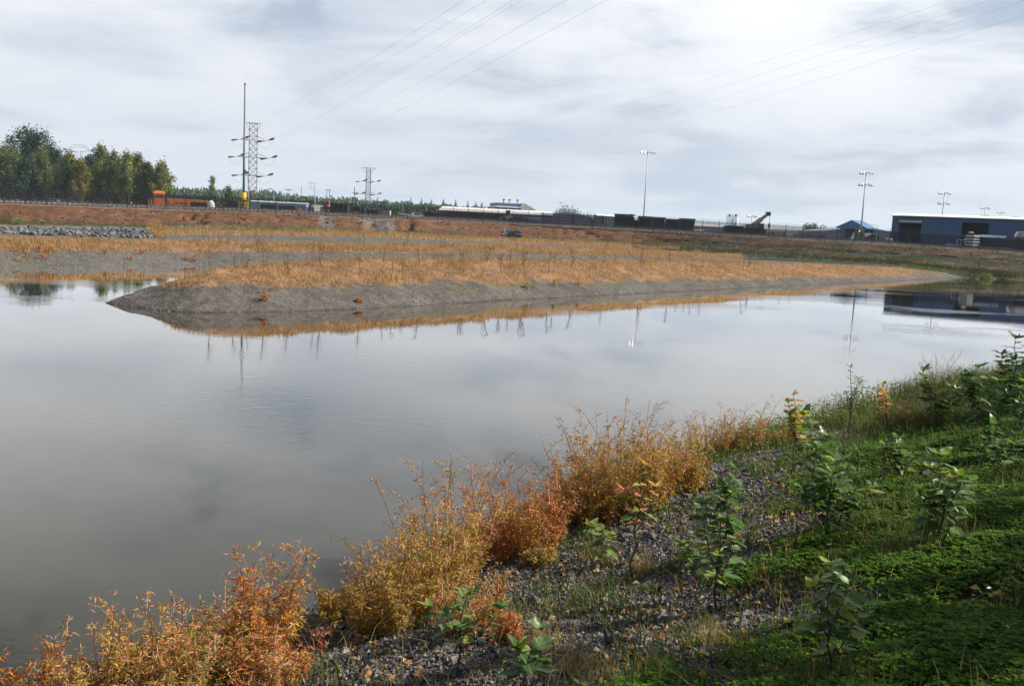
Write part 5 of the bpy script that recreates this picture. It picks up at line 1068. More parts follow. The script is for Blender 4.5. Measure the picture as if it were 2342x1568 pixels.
# ---- buildings
def shed(name, label, p0, p1, pye, Y, depth, rise, wall, roof, rz=0.0, gable=False, cat='shed', over_=.3):
    B, Wd = base_span(p0, p1, Y); H = topz((p0 + p1) / 2, pye, Y, B); B = B + (0, depth / 2, 0); T = thing(name, label, cat, B, rz)
    if gable:      # gable faces the camera
        MB().prism([(-Wd / 2, 0), (Wd / 2, 0), (Wd / 2, H), (0, H + rise), (-Wd / 2, H)], -depth / 2, depth / 2).build('wall', wall, T)
        MB().prism([(-Wd / 2 - over_, H - over_ * rise / Wd * 2 + .01), (0, H + rise + .01), (Wd / 2 + over_, H - over_ * rise / Wd * 2 + .01), (Wd / 2 + over_, H + .14), (0, H + rise + .2), (-Wd / 2 - over_, H + .14)], -depth / 2 - over_, depth / 2 + over_).build('roof', roof, T)
    else:
        d2 = depth / 2; V = np.array([(x, y, z) for x in (-Wd / 2, Wd / 2) for y, z in ((-d2, 0), (d2, 0), (d2, H), (0, H + rise), (-d2, H))])
        MB().add(V, [np.array([(0, 1, 2, 3, 4)]), np.array([(9, 8, 7, 6, 5)]), np.array([(0, 4, 9, 5), (4, 3, 8, 9), (3, 2, 7, 8), (2, 1, 6, 7), (1, 0, 5, 6)])]).build('wall', wall, T)
        r = MB(); w = Wd / 2 + over_
        for s in (-1, 1): r.add(np.array([(x, s * y, z) for x in (-w, w) for y, z in ((d2 + over_, H - .02), (0, H + rise + .02), (0, H + rise + .17), (d2 + over_, H + .13))]), [np.array([(0, 1, 2, 3), (7, 6, 5, 4)]), np.array([(0, 4, 5, 1), (1, 5, 6, 2), (2, 6, 7, 3), (3, 7, 4, 0)])])
        r.build('roof', roof, T)
        rb = MB(); k_ = int(Wd / 1.2)
        for i in range(k_ + 1):
            x = -Wd / 2 + i * Wd / k_; rb.add(np.array([(x + a, y, z) for a in (-.05, .05) for y, z in ((-d2 - over_, H + .135), (0, H + rise + .175), (0, H + rise + .24), (-d2 - over_, H + .20))]), [np.array([(0, 1, 2, 3), (7, 6, 5, 4)]), np.array([(0, 4, 5, 1), (1, 5, 6, 2), (2, 6, 7, 3), (3, 7, 4, 0)])])
        rb.build('standing_seams', roof, T)['kind'] = 'stuff'
    return T, B, Wd, H
def wall_ribs(T, Wd, H, y, mat, step=1.0, z0=0.0):
    m_ = MB()
    for x in np.arange(-Wd / 2 + step / 2, Wd / 2, step): m_.box(x - .06, x + .06, y - .05, y, z0, H)
    m_.build('wall_ribs', mat, T)['kind'] = 'stuff'
# pale blue shed, with gable sinking to the right
T, B, Wd, H = shed('pale_blue_warehouse', 'long pale blue warehouse with a white eave behind the large pylon', 572, 694, 464, 262, 8, .25, M['paleblue'], M['roofwhite'], .12, cat='warehouse')
for x in (-.3, 0, .28): MB().box(Wd * x, Wd * x + 1.2, -4.04, -4, .1, 2.2).build('door', M['greyblue'], T)
# low white roofed building
T, B, Wd, H = shed('white_roofed_building', 'long low building with a pale roof behind the dark timber rows', 1003, 1262, 487, 300, 34, 1.5, M['blue'], M['roofcream'], 0, cat='building')
T, B, Wd, H = shed('gabled_building', 'grey blue gabled building joined to the right of the pale roofed one', 1240, 1352, 495, 306, 34, 1.6, M['greyblue'], M['roofcream'], 0, True, cat='building')
# tall plant building with clerestory
Y = 350; B, Wd = base_span(1121, 1212, Y); H = topz(1150, 479, Y, B); T = thing('plant_building', 'blue and cream plant building with three roof stacks', 'building', B + (0, 8, 0), .25); s = Wd
hc = topz(1160, 474, Y, B); ht = topz(1160, 465.5, Y, B)
MB().box(-.5 * s, .125 * s, -8, 8, 0, hc - .1).build('blue_wall', M['navy'], T); MB().box(-.51 * s, .135 * s, -8.2, 8, hc - .09, hc + .35).build('fascia', M['white'], T)
for k in range(3): MB().box((-.42 + k * .2) * s, (-.36 + k * .2) * s, -8.06, -8, .5, hc - .5).build('window', M['greyblue'], T)
MB().box(-.44 * s, .19 * s, -7, 8, hc + .36, ht).build('clerestory', M['blue'], T); MB().box(-.45 * s, .20 * s, -7.2, 8.2, ht + .003, ht + .25).build('clerestory_roof', M['steel'], T)
MB().prism([(.128 * s, 0), (.5 * s, 0), (.5 * s, hc - .6), (.21 * s, ht + .2), (.128 * s, hc + .2)], -8.3, 8).build('cream_wall', M['offwhite'], T)
MB().prism([(.12 * s, hc + .21), (.21 * s, ht + .21), (.5 * s, hc - .59), (.51 * s, hc - .2), (.21 * s, ht + .6), (.12 * s, hc + .6)], -8.5, 8.2).build('verge_trim', M['white'], T)
for x in (-.20, -.05, .165): c_ = MB().tube([(x * s, 0, ht + .25), (x * s, 0, ht + 1.5)], .35, 8).build('chimney', M['steel'], T); MB().tube([(x * s, 0, ht + 1.51), (x * s, 0, ht + 1.9)], .5, 8).build('chimney_cap', M['iron'], c_)
MB().tube([(.3 * s, -8.6, hc - 2.6), (.36 * s, -8.6, hc - 2.6), (.38 * s, -8.6, hc - 1.9)], .16, 6).build('wall_pipe', M['iron'], T)
shed('grey_shed', 'grey shed with a white roof left of the covered tie stacks', 1366, 1408, 495, 280, 12, .6, M['greyblue'], M['roofwhite'], cat='shed')
shed('low_grey_warehouse', 'low grey warehouse behind the silos and the crane', 1580, 1690, 519, 330, 22, .8, M['greyblue'], M['roofcream'], cat='warehouse')
T, B, Wd, H = shed('long_grey_building', 'long low grey building right of the crane base', 1735, 1826, 527, 300, 14, .5, M['offwhite'], M['steel'], cat='building')
T, B, Wd, H = shed('blue_grey_workshop', 'low blue grey workshop with a wide gable behind the kiosk', 1884, 2068, 533, 262, 24, 1.6, M['greyblue'], M['steel'], 0, True, cat='workshop')
for k, (a, b) in enumerate(((-.18, -.10), (.10, .18), (.3, .36))): MB().box(Wd * a, Wd * b, -12.05, -12, 0, 3).build('door', M['rusty'] if k == 0 else M['interior'], T)  # interior-coloured doors: near-black sheets, unlit openings painted into the colour
# navy warehouse
Y = 181; B, Wd = base_span(2036, 2560, Y); H = at(2038, 493, Y)[2] - place(2036, Y)[2] + .15; D = 26
T = thing('navy_warehouse', 'big navy metal warehouse with a bright white roof and open bays', 'warehouse', place(2036, Y) + (0, 0, -.15), -.48)
bays = [((2051 - 2036) / 524, (2098 - 2036) / 524), ((2180 - 2036) / 524, (2233 - 2036) / 524), (.56, .66), (.78, .88)]; x0 = 0.0; bh = H * .86
f = MB(); last = 0.0
for a, b in bays: f.box(x0 + last * Wd, x0 + a * Wd, 0, .25, 0, bh); last = b
f.box(x0 + last * Wd, x0 + Wd, 0, .25, 0, bh); f.box(x0, x0 + Wd, 0, .25, bh + .003, H); f.build('front_wall', M['navy'], T)
f = MB(); f.box(x0, x0 + .25, .253, D - .25, 0, H).box(x0 + Wd - .25, x0 + Wd, .253, D - .25, 0, H).box(x0, x0 + Wd, D - .247, D, 0, H); f.build('side_walls', M['navy'], T)
f = MB()
for x in np.arange(.5, Wd, 1.0):
    fr = x / Wd; inb = any(a - .003 < fr < b + .003 for a, b in bays); f.box(x0 + x - .05, x0 + x + .05, -.06, 0, bh if inb else 0, H - .02)
f.build('wall_ribs', M['navy'], T)['kind'] = 'stuff'
V = np.array([(x0 - .4, -.5, H + .02), (x0 + Wd, -.5, H + .02), (x0 + Wd, D / 2, H + .8), (x0 - .4, D / 2, H + .8), (x0 + Wd, D + .5, H + .02), (x0 - .4, D + .5, H + .02)]); V2 = V + (0, 0, .12)
MB().add(np.concatenate([V, V2]), [np.array([(0, 3, 2, 1), (3, 5, 4, 2), (6, 7, 8, 9), (9, 8, 10, 11), (0, 1, 7, 6), (5, 3, 9, 11), (3, 0, 6, 9), (4, 5, 11, 10), (1, 2, 8, 7), (2, 4, 10, 8)])]).build('roof', M['roofwhite'], T)
f = MB()
for x in np.arange(0, Wd, .9): f.add(np.array([(x0 + x + a, y, z) for a in (-.05, .05) for y, z in ((-.52, H + .145), (D / 2, H + .925), (D / 2, H + .98), (-.52, H + .2))]), [np.array([(0, 1, 2, 3), (7, 6, 5, 4)]), np.array([(0, 4, 5, 1), (1, 5, 6, 2), (2, 6, 7, 3), (3, 7, 4, 0)])])
f.build('roof_ribs', M['roofwhite'], T)['kind'] = 'stuff'
MB().box(x0 - .1, x0 + Wd, -.14, -.06, H - .25, H - .02).build('gutter', M['tarp'], T)
MB().box(x0 + .26, x0 + Wd - .26, 12, 12.2, 0, H - .3).build('inner_partition', M['interior'], T)  # near-black colour paints in the unlit depth behind the bays
MB().box(x0 + bays[0][0] * Wd, x0 + bays[0][1] * Wd, .02, .2, bh - .45, bh - .003).build('roller_shutter', M['steel'], T)
# kiosk
Y = 197; B, Wd = base_span(1929, 1985, Y); He = topz(1945, 522, Y, B); Ha = topz(1956, 506, Y, B); D = 4.9
T = thing('drive_through_kiosk', 'open drive through kiosk with a blue gabled roof', 'kiosk', B, -0.75); w = 2.7
for s in (-1, 1): MB().box(s * w - .9 if s > 0 else -w, w if s > 0 else -w + 1.3, -D / 2, D / 2, 0, He - .02).build('side_wall', M['greyblue'], T)
MB().box(.0, .3, -.2, .2, 0, He).build('centre_post', M['steel'], T)
MB().prism([(-w - .5, He), (w + .5, He), (0, Ha)], -D / 2 - .4, D / 2 + .4).build('gable', M['blueroof'], T)
r = MB(); r.prism([(-w - .7, He - .05), (-w - .7, He + .1), (0, Ha + .18), (0, Ha + .01)], -D / 2 - .6, D / 2 + .6); r.prism([(.003, Ha + .01), (.003, Ha + .18), (w + .7, He + .1), (w + .7, He - .05)], -D / 2 - .6, D / 2 + .6); r.build('roof', M['blueroof'], T)
o = MB().ico((0, 0, 0), .2, sub=2).build('beacon_lamp', M['beacon'], None, at(1967, 529, 193.4)); tag(o, 'lit orange lamp glowing in the kiosk opening', 'lamp')
B = place(1970, 190); T = thing('equipment_cabinet', 'olive yellow cabinet in front of the kiosk opening', 'cabinet', B); MB().box(-.5, .5, -.3, .3, 0, 2.2).build('body', M['olive'], T); MB().box(.1, .42, -.33, -.3, .5, 2.0).build('door', M['palewood'], T)
B = place(1992, 190); T = thing('equipment_cabinet', 'low olive cabinet right of the kiosk wall', 'cabinet', B); MB().box(-.6, .6, -.4, .4, 0, 1.3).build('body', M['olive'], T); MB().box(-.65, .65, -.45, .45, 1.303, 1.4).build('lid', M['iron'], T)
B = place(2003, 192); T = thing('gooseneck_pipe', 'white standpipe with a long thin arm beside the kiosk', 'standpipe', B); H = topz(2004, 515, 192, B)
MB().tube([(0, 0, 0), (.1, 0, H * .6)], .13, 8).build('standpipe', M['white'], T); MB().tube([(.1, 0, H * .6), (.12, 0, H), (-1.3, 0, H + .05)], .045, 5).build('arm', M['steel'], T)
# silos
for px, lab in ((1665, 'left of the two pale blue silos'), (1679, 'right of the two pale blue silos')):
    Y = 350; B = place(px, Y); H = topz(px, 497, Y, B); T = thing('silo', lab, 'silo', B, 0, 'pair of silos'); rr = 1.15
    MB().tube([(0, 0, 0), (0, 0, H)], rr, 16).build('tank', M['silo'], T, smooth=False); MB().tube([(0, 0, H), (0, 0, H + .35)], [rr, .5], 16).build('lid', M['steel'], T)
    h_ = MB(); h_.tube([(math.cos(a) * rr, math.sin(a) * rr, H + .9) for a in np.linspace(0, 6.28, 13)], .05, 4); [h_.bar((math.cos(a) * rr, math.sin(a) * rr, H), (math.cos(a) * rr, math.sin(a) * rr, H + .9), .05) for a in np.linspace(0, 6.28, 9)]; h_.build('guard_rail', M['steel'], T)
    MB().box(-.3, .4, -.3, .3, H + .36, H + 1.2).build('filter_box', M['iron'], T)
# crane
Y = 220; B = place(1722, Y); T = thing('mobile_crane', 'mobile crane with a tan boom raised to the right', 'crane', B)
MB().box(-3.2, 2.6, -1.3, 1.3, .9, 1.9).build('carrier', M['iron'], T); MB().box(-1.8, 1.0, -1.1, 1.1, 1.903, 2.9).build('turntable_house', M['crane'], T); MB().box(1.01, 2.2, -1.1, .1, 1.903, 3.2).build('cab', M['glass'], T)
for x in (-2.5, -1, .6, 2): MB().tube([(x, -1.35, .55), (x, -1.0, .55)], .55, 12).build('wheel', M['black'], T)
p0 = np.array((-.2, 0, 2.6)); e = at(1757, 489, Y) - B; bo = MB().tube([p0, p0 + (e - p0) * .55], [.62, .55], 4); bo.build('boom', M['crane'], T); b2 = MB().tube([p0 + (e - p0) * .5, e], [.42, .36], 4).build('boom_extension', M['crane'], T)
MB().box(e[0] - .5, e[0] + .5, -.5, .5, e[2] - .5, e[2] + .45).build('boom_head', M['iron'], T)
hk = MB().bar(e + (.45, 0, -.2), e + (.45, 0, -2.2), .04).build('hoist_rope', M['iron'], T); MB().tube([e + (.45, 0, -2.2), e + (.45, 0, -2.5), e + (.45, 0, -3.1), e + (.4, 0, -3.4)], [.12, .32, .26, .06], 8).build('hook_block', M['iron'], T)
# stacks, wagons and machines
TS = 'timber stacks in the rail yard'
def gondola(p0, p1, pyt, Y, label):
    B, Wd = base_span(p0, p1, Y); H = topz((p0 + p1) / 2, pyt, Y, B); T = thing('gondola_wagon', label, 'wagon', B)
    MB().box(-Wd / 2, Wd / 2, -1.2, -1.1, .35, H).box(-Wd / 2, Wd / 2, 1.1, 1.2, .35, H).box(-Wd / 2, -Wd / 2 + .1, -1.1, 1.1, .35, H).box(Wd / 2 - .1, Wd / 2, -1.1, 1.1, .35, H).box(-Wd / 2, Wd / 2, -1.1, 1.1, .25, .4).build('body', M['black'], T)
    m_ = MB(); [m_.box(-Wd / 2 + k * Wd / 7, -Wd / 2 + k * Wd / 7 + .1, -1.27, -1.203, .35, H) for k in range(8)]; m_.box(-Wd / 2, Wd / 2, -1.3, -1.203, H - .12, H + .02); m_.build('ribs', M['iron'], T)
    for x in (-.35, .35): MB().tube([(Wd * x, -1, .3), (Wd * x, -.85, .3)], .3, 10).build('wheel', M['rusty'], T)
gondola(599, 634, 468, 205, 'black bin wagon under the right leg of the large pylon'); gondola(641, 676, 471, 205, 'black bin wagon in front of the right end of the pale blue warehouse')
Y = 215; B, Wd = base_span(683, 692, Y); T = thing('spoil_heap', 'small salmon coloured heap beside the second black wagon', 'heap', B); MB().ico((0, 0, .3), 1, (Wd * .6, 1, 1.0), .4, 2).build('pile', M['coral'], T)
def rack(name, label, cat, p0, p1, pyt, Y, levels, mat, pale, nb=5, depth=1.6, group=None):
    B, Wd = base_span(p0, p1, Y); H = topz((p0 + p1) / 2, pyt, Y, B); T = thing(name, label, cat, B, 0, group)
    for x in np.linspace(-Wd / 2 + .2, Wd / 2 - .2, max(3, int(Wd / 4))):
        for y in (-depth / 2, depth / 2 - .15): MB().box(x - .09, x + .09, y, y + .15, 0, H).build('upright', M['iron'], T)
    for k in range(levels):
        z = (k + .35) * H / levels; m_ = MB()
        for b in range(nb): m_.box(-Wd / 2 + RNG.rand() * .8, Wd / 2 - RNG.rand() * .8, -depth / 2 + .2 + b * (depth - .4) / nb, -depth / 2 + .2 + (b + .8) * (depth - .4) / nb, z, z + H / levels * .42)
        m_.build('rail_layer', pale if k % 2 else mat, T)
    return T
rack('rail_rack', 'low rack of rails left of the white trailer', 'rack', 689, 718, 474, 205, 4, M['tie'], M['iron'], group='rail racks')
Y = 215; B, Wd = base_span(714, 736, Y); H = topz(724, 469, Y, B); T = thing('box_trailer', 'small white box trailer behind the rail rack', 'trailer', B, .45); MB().box(-Wd / 2, Wd / 2, -1.1, 1.1, .5, H).build('box', M['white'], T); MB().box(-Wd / 2, Wd / 2, -1.15, -1.1, .4, .5).build('side_rail', M['iron'], T)
for x in (-.2, .2): MB().tube([(x * Wd, -1.1, .35), (x * Wd, -.9, .35)], .35, 10).build('wheel', M['black'], T)
Y = 240; B, Wd = base_span(744, 754, Y); H = topz(748, 460, Y, B); T = thing('red_machine', 'small red machine cab showing above the dark timber heap', 'machine', B)
MB().box(-Wd * .4, Wd * .4, -.7, .7, H - 1.5, H).build('cab', M['red'], T); MB().box(-Wd * .3, Wd * .1, -.73, -.7, H - .9, H - .3).build('window', M['glass'], T); MB().box(-Wd * .25, Wd * .25, -.5, .5, 0, H - 1.503).build('mast', M['iron'], T); MB().box(Wd * .1, Wd * .55, -.75, .3, H - 1.4, H - .9).build('lamp_box', M['white'], T)
rack('rail_rack', 'rail rack with pale bars left of the dark heap', 'rack', 733, 760, 473, 208, 3, M['tie'], M['steel'], group='rail racks')
ends_stack('tie_stack', 'tall dark heap of tie ends in front of the wooden pole', 'timber stack', 757, 797, 464, 205, M['tie'], group=TS)
Y = 212; B, Wd = base_span(803, 836, Y); H = topz(820, 473, Y, B); T = thing('flatbed_truck', 'dark flatbed truck with a yellow stripe under the small pylon', 'truck', B)
MB().box(-Wd / 2, Wd * .2, -1.1, 1.1, .8, 1.05).build('bed', M['iron'], T); MB().box(-Wd / 2 + .1, Wd * .2, -1.16, -1.103, .7, .95).build('side_stripe', M['yellow'], T)
MB().prism([(Wd * .22, .6), (Wd * .5, .6), (Wd * .5, 1.3), (Wd * .42, H * .9), (Wd * .22, H * .9)], -1, 1).build('cab', M['black'], T); MB().box(Wd * .26, Wd * .40, -1.03, -1, 1.4, H * .8).build('window', M['glass'], T); MB().box(-Wd * .45, Wd * .1, -.9, .9, 1.053, H).build('load', M['tie'], T)
for x in (-.35, -.2, .38): MB().tube([(x * Wd, -1.1, .4), (x * Wd, -.9, .4)], .4, 10).build('wheel', M['black'], T)
slab_stack('tie_stack', 'plain dark tie stack right of the flatbed truck', 'timber stack', 838, 869, 480, 205, M['tie'], 7, group=TS)
Y = 220; B, Wd = base_span(874, 893, Y); H = topz(883, 481, Y, B); T = thing('equipment_hut', 'small grey hut with a white edge between two dark stacks', 'hut', B); MB().box(-Wd / 2, Wd / 2 - .3, -1, 1, 0, H).build('wall', M['concrete'], T); MB().box(Wd / 2 - .297, Wd / 2, -1, 1, 0, H).build('corner_panel', M['white'], T); MB().box(-Wd / 2 - .1, Wd / 2 + .1, -1.1, 1.1, H + .003, H + .15).build('roof', M['iron'], T)
Y = 203; B, Wd = base_span(903, 943, Y); H = topz(920, 485, Y, B); T = thing('timber_pile', 'brown timber pile with a slanting pale beam', 'timber pile', B)
for k in range(6):
    for j in range(4):
        z = k * H / 6; MB().box(-Wd / 2 + RNG.rand() * .8, Wd / 2 - RNG.rand() * .5, -1 + j * .5, -.55 + j * .5, z, z + H / 6 - .05).build('beam', M['wood'], T)
MB().tube([(-Wd * .3, -1.2, H * .75), (Wd * .48, -1.2, H * .45)], .12, 4).build('slanting_beam', M['palewood'], T)
Y = 225; B = place(952, Y); T = thing('parked_car', 'small white car left of the long dark timber row', 'car', B, .4); MB().prism([(-2.1, .35), (2.1, .35), (2.1, .85), (1.2, 1.0), (.6, 1.45), (-1.0, 1.45), (-1.7, .95), (-2.1, .85)], -.85, .85).build('body', M['white'], T); MB().prism([(-.85, 1.0), (1.0, 1.0), (.5, 1.38), (-.85, 1.38)], -.87, .87).build('window', M['glass'], T)
for x in (-1.3, 1.3): MB().tube([(x, -.87, .33), (x, -.7, .33)], .33, 10).build('wheel', M['black'], T)
ROWN = ['first', 'second', 'third', 'fourth', 'fifth']
for k, (a, b, pt) in enumerate([(970, 1013, 485), (1013.5, 1059, 484.5), (1059.5, 1104, 485.5), (1104.5, 1150, 489), (1170, 1206, 497)]):
    ends_stack('tie_stack', '%s stack from the left in the long dark tie row before the pale roof' % ROWN[k], 'timber stack', a, b, pt, 206 + k, M['tie'], group=TS, depth=2.4)
# loader
Y = 204; B = place(1160, Y); T = thing('wheel_loader', 'yellow wheel loader with a glass cab among the dark stacks', 'loader', B); H = topz(1159, 481, Y, B); s = H / 3.0
MB().prism([(-.2 * s, .7 * s), (1.3 * s, .7 * s), (1.2 * s, 1.5 * s), (.5 * s, 1.7 * s), (-.2 * s, 1.7 * s)], -.7, .7).build('engine_hood', M['yellow'], T); MB().box(-1.3 * s, -.22 * s, -.5, .5, .7 * s, 1.3 * s).build('front_frame', M['yellow'], T)
MB().box(-.45 * s, .55 * s, -.6, .6, 1.72 * s, 2.8 * s).build('cab', M['glass'], T); MB().box(-.6 * s, .7 * s, -.75, .75, 2.803 * s, 3.0 * s).build('cab_roof', M['iron'], T); MB().box(.56 * s, .66 * s, -.62, .62, 1.72 * s, 2.8 * s).build('cab_pillar', M['palewood'], T)
MB().bar((-.9 * s, -.4, 1.2 * s), (-2.1 * s, -.4, .8 * s), .14).bar((-.9 * s, .4, 1.2 * s), (-2.1 * s, .4, .8 * s), .14).build('lift_arm', M['yellow'], T); MB().prism([(-2.8 * s, .3 * s), (-2.0 * s, .3 * s), (-2.0 * s, 1.2 * s), (-2.15 * s, 1.2 * s), (-2.2 * s, .5 * s)], -1, 1).build('bucket', M['iron'], T)
for x in (-.9, .9): MB().tube([(x * s, -1.0, .6 * s), (x * s, -.6, .6 * s)], .6 * s, 12).build('wheel', M['black'], T)
rack('rail_rack', 'long tall rail rack with pale streaks before the gabled building', 'rack', 1236, 1380, 489, 200, 7, M['tie'], M['rusty'], group='rail racks')
Y = 212; B, Wd = base_span(1195, 1228, Y); H = topz(1210, 497, Y, B); T = thing('rail_stand', 'white beams laid out on a stand left of the long rail rack', 'rack', B); MB().box(-Wd / 2, Wd / 2 + 3, -.5, -.2, H * .9, H).build('beam', M['palewood'], T); MB().box(-Wd / 2 + 1, Wd / 2 + 4, .2, .5, H * .7, H * .8).build('beam', M['palewood'], T)
for x in (-.4, .1, .5): MB().box(Wd * x - .1, Wd * x + .1, -.5, .5, 0, H * .7 - .01).build('stand', M['iron'], T)
CT = [(1405, 1448, 491), (1460, 1488, 496), (1491, 1517, 498), (1520, 1550, 502), (1554, 1585, 501)]
CL = ['widest covered tie stack, leftmost of the five with dark green covers', 'second covered tie stack from the left, under the tall light mast', 'narrowest covered tie stack in the middle of the five', 'fourth covered tie stack, lowest of the five', 'last covered tie stack at the right end of the five']
for (a, b, pt), lab in zip(CT, CL): ends_stack('covered_tie_stack', lab, 'timber stack', a, b, pt + 2, 197, M['tie'], M['tarp'], 'covered tie stacks', 2.6)
slab_stack('low_tie_stack', 'low dark step of ties between the first two covered stacks', 'timber stack', 1449, 1459, 503, 199, M['tie'], 6, group=TS)
slab_stack('low_tie_stack', 'low dark step of ties before the last covered stack', 'timber stack', 1551, 1553.5, 516, 199, M['tie'], 5, group=TS)
ends_stack('tie_stack', 'dark tie stack in front of the silos', 'timber stack', 1655, 1696, 516, 197, M['tie'], group=TS)
ends_stack('tie_stack', 'dark tie stack at the foot of the crane', 'timber stack', 1704, 1736, 521, 197, M['tie'], group=TS)
rack('rail_rack', 'low rail rack right of the crane foot', 'rack', 1738, 1795, 530, 197, 3, M['tie'], M['rusty'], group='rail racks')
rack('rail_rack', 'low thin rail rack left of the kiosk', 'rack', 1815, 1885, 536, 190, 3, M['tie'], M['iron'], group='rail racks')
Y = 225; B = place(1590, Y); T = thing('parked_car', 'pale car beside the last covered tie stack', 'car', B, .4); MB().prism([(-2.1, .35), (2.1, .35), (2.1, .85), (1.2, 1.0), (.6, 1.45), (-1.0, 1.45), (-1.7, .95), (-2.1, .85)], -.85, .85).build('body', M['lamp'], T); MB().prism([(-.85, 1.0), (1.0, 1.0), (.5, 1.38), (-.85, 1.38)], -.87, .87).build('window', M['glass'], T)
for x in (-1.3, 1.3): MB().tube([(x, -.87, .33), (x, -.7, .33)], .33, 10).build('wheel', M['black'], T)
# right end: wrapped lumber, trailer, hopper
Y = 170; B, Wd = base_span(2212, 2234, Y); H = topz(2222, 535, Y, B); T = thing('lumber_stack', 'stack of white wrapped lumber bands by the second warehouse bay', 'lumber stack', B, .35)
for k in range(5): MB().box(-Wd / 2 + .25 * (k == 4), Wd / 2 - .3 * (k > 2), -1, 1, k * H / 5, k * H / 5 + H / 5 * .5).build('wrapped_bundle', M['white'], T); MB().box(-Wd / 2 + .1, Wd / 2 - .3, -.9, .9, k * H / 5 + H / 5 * .5 + .003, (k + 1) * H / 5 - .003).build('bearers', M['tie'], T)
MB().ico((-.6, 0, H + .15), .45, (1.2, 1, .7), .3, 2).build('coil', M['wood'], T)
Y = 171; B, Wd = base_span(2193, 2211, Y); H = topz(2202, 549, Y, B); T = thing('storage_cage', 'open frame cage left of the white lumber stack', 'cage', B); m_ = MB()
for x in (-.5, .5):
    for y in (-.8, .8): m_.box(Wd * x - .06, Wd * x + .06, y - .06, y + .06, 0, H)
m_.build('posts', M['white'], T); MB().box(-Wd * .55, Wd * .55, -.9, .9, H + .003, H + .1).build('top', M['silo'], T); MB().box(-Wd * .3, Wd * .4, -.5, .5, 0, H * .45).build('contents', M['tie'], T)
Y = 172; B, Wd = base_span(2168, 2192, Y); H = topz(2180, 558, Y, B); T = thing('storage_tank', 'low pale blue tank left of the cage', 'tank', B); MB().box(-Wd / 2, Wd / 2, -.8, .8, 0, H).build('tank', M['paleblue'], T); MB().box(-Wd / 2 - .05, Wd / 2 + .05, -.85, .85, H + .003, H + .08).build('lid', M['steel'], T)
Y = 172; B, Wd = base_span(2228, 2326, Y); H = topz(2277, 538, Y, B); T = thing('long_beam', 'long pale beam carried on posts in front of the navy wall', 'beam', B); MB().box(-Wd / 2, Wd / 2, -.25, .25, H - .45, H).build('beam', M['silo'], T)
for x in np.linspace(-.47, .47, 5): MB().box(Wd * x - .1, Wd * x + .1, -.2, .2, 0, H - .453).build('post', M['iron'], T)
Y = 168; B, Wd = base_span(2322, 2400, Y); H = topz(2340, 543, Y, B); T = thing('loading_hopper', 'grey hopper on a dark trestle at the right edge', 'hopper', B)
MB().box(-Wd / 2 + .6, Wd / 2, -1.3, 1.3, H, H + 1.1).build('hopper_box', M['steel'], T); MB().box(-Wd / 2, Wd / 2, -1.2, 1.2, H - .4, H - .003).build('deck', M['iron'], T)
for x in np.linspace(-.48, .48, 5): MB().box(Wd * x - .12, Wd * x + .12, -1, 1, 0, H - .403).build('trestle_leg', M['iron'], T)
MB().tube([(-Wd / 2 - .3, 0, H), (-Wd / 2 - .1, 0, H + .5), (-Wd / 2 + .2, 0, H + .9)], [.15, .25, .15], 8).build('work_lamp', M['lamp'], T)
rack('rail_rack', 'low dark rail rack under the long pale beam', 'rack', 2240, 2318, 562, 167, 3, M['tie'], M['steel'], group='rail racks')
rack('rail_rack', 'low dark rail rack in front of the first warehouse bay', 'rack', 2100, 2165, 562, 168, 3, M['tie'], M['iron'], group='rail racks')
Y = 176; B, Wd = base_span(2004, 2036, Y); H = topz(2020, 546, Y, B); T = thing('scrap_heap', 'small brown scrap heap between the kiosk and the navy warehouse', 'heap', B)
for k in range(16): MB().ico(((RNG.rand() - .5) * Wd * .8, (RNG.rand() - .5), .25 + .5 * RNG.rand()), .45, (1.3, 1, .8), .5).build('scrap_lump', M['wood'] if k % 3 else M['concrete'], T)
B = place(330 * .91, 225); T = thing('marker_post', 'orange marker post left of the locomotive', 'marker', B); MB().tube([(0, 0, 0), (0, 0, 1.6)], [.22, .16], 8).build('post', M['orange_bright'], T); MB().tube([(0, 0, 1.603), (0, 0, 1.9)], .16, 8).build('cap', M['white'], T)

# ------------------------------------------------------------------ culvert headwall, riprap, wattles
B = far_pt(1171, 8, .15) + (0, 0, .45); Y = B[1]; wpx = Y / FPX
T = thing('culvert_headwall', 'concrete culvert headwall with coral wing walls and riprap', 'culvert', B + (0, 0, -.25)); Hh = 24 * wpx; Wd = 62 * wpx
for s in (-1, 1):
    MB().box(s * Wd * .37 - .36, s * Wd * .37 + .36, .3, 1.2, Hh * .55, Hh).build('block', M['concrete'], T)
    MB().prism([(s * Wd * .54, .0), (s * Wd * .43, .0), (s * Wd * .36, Hh * .66), (s * Wd * .47, Hh * .66)] if s < 0 else [(Wd * .43, 0), (Wd * .54, 0), (Wd * .47, Hh * .66), (Wd * .36, Hh * .66)], -.6, -.15).build('wing_wall', M['coral'], T)
rk = MB()
for k in range(150):
    y = RNG.rand() * 1.9 - .4; x = (RNG.rand() - .5) * Wd * .78; rk.ico((x, y, .15 + Hh * .30 * (y + .4) + RNG.rand() * .15), .16 + .16 * RNG.rand(), (1.2, 1, .8), .6)
rk.build('riprap', M['rock'], T)['kind'] = 'stuff'
MB().tube([(Wd * .02, 1.2, .7), (Wd * .02, -.45, .62)], .42, 12).build('culvert_pipe', M['black'], T)
T = thing('riprap_bar', 'bar of blocky grey riprap rocks behind the left inlet', 'rock bar', far_pt(150, 7, .0)); R0 = np.array(T.location)
rm = [MB().ico((0, 0, 0), 1, (1.25, .9, .8), .8).mesh('rock_%d' % k, M['rock']) for k in range(8)]
cnt = 0; rest = MB()
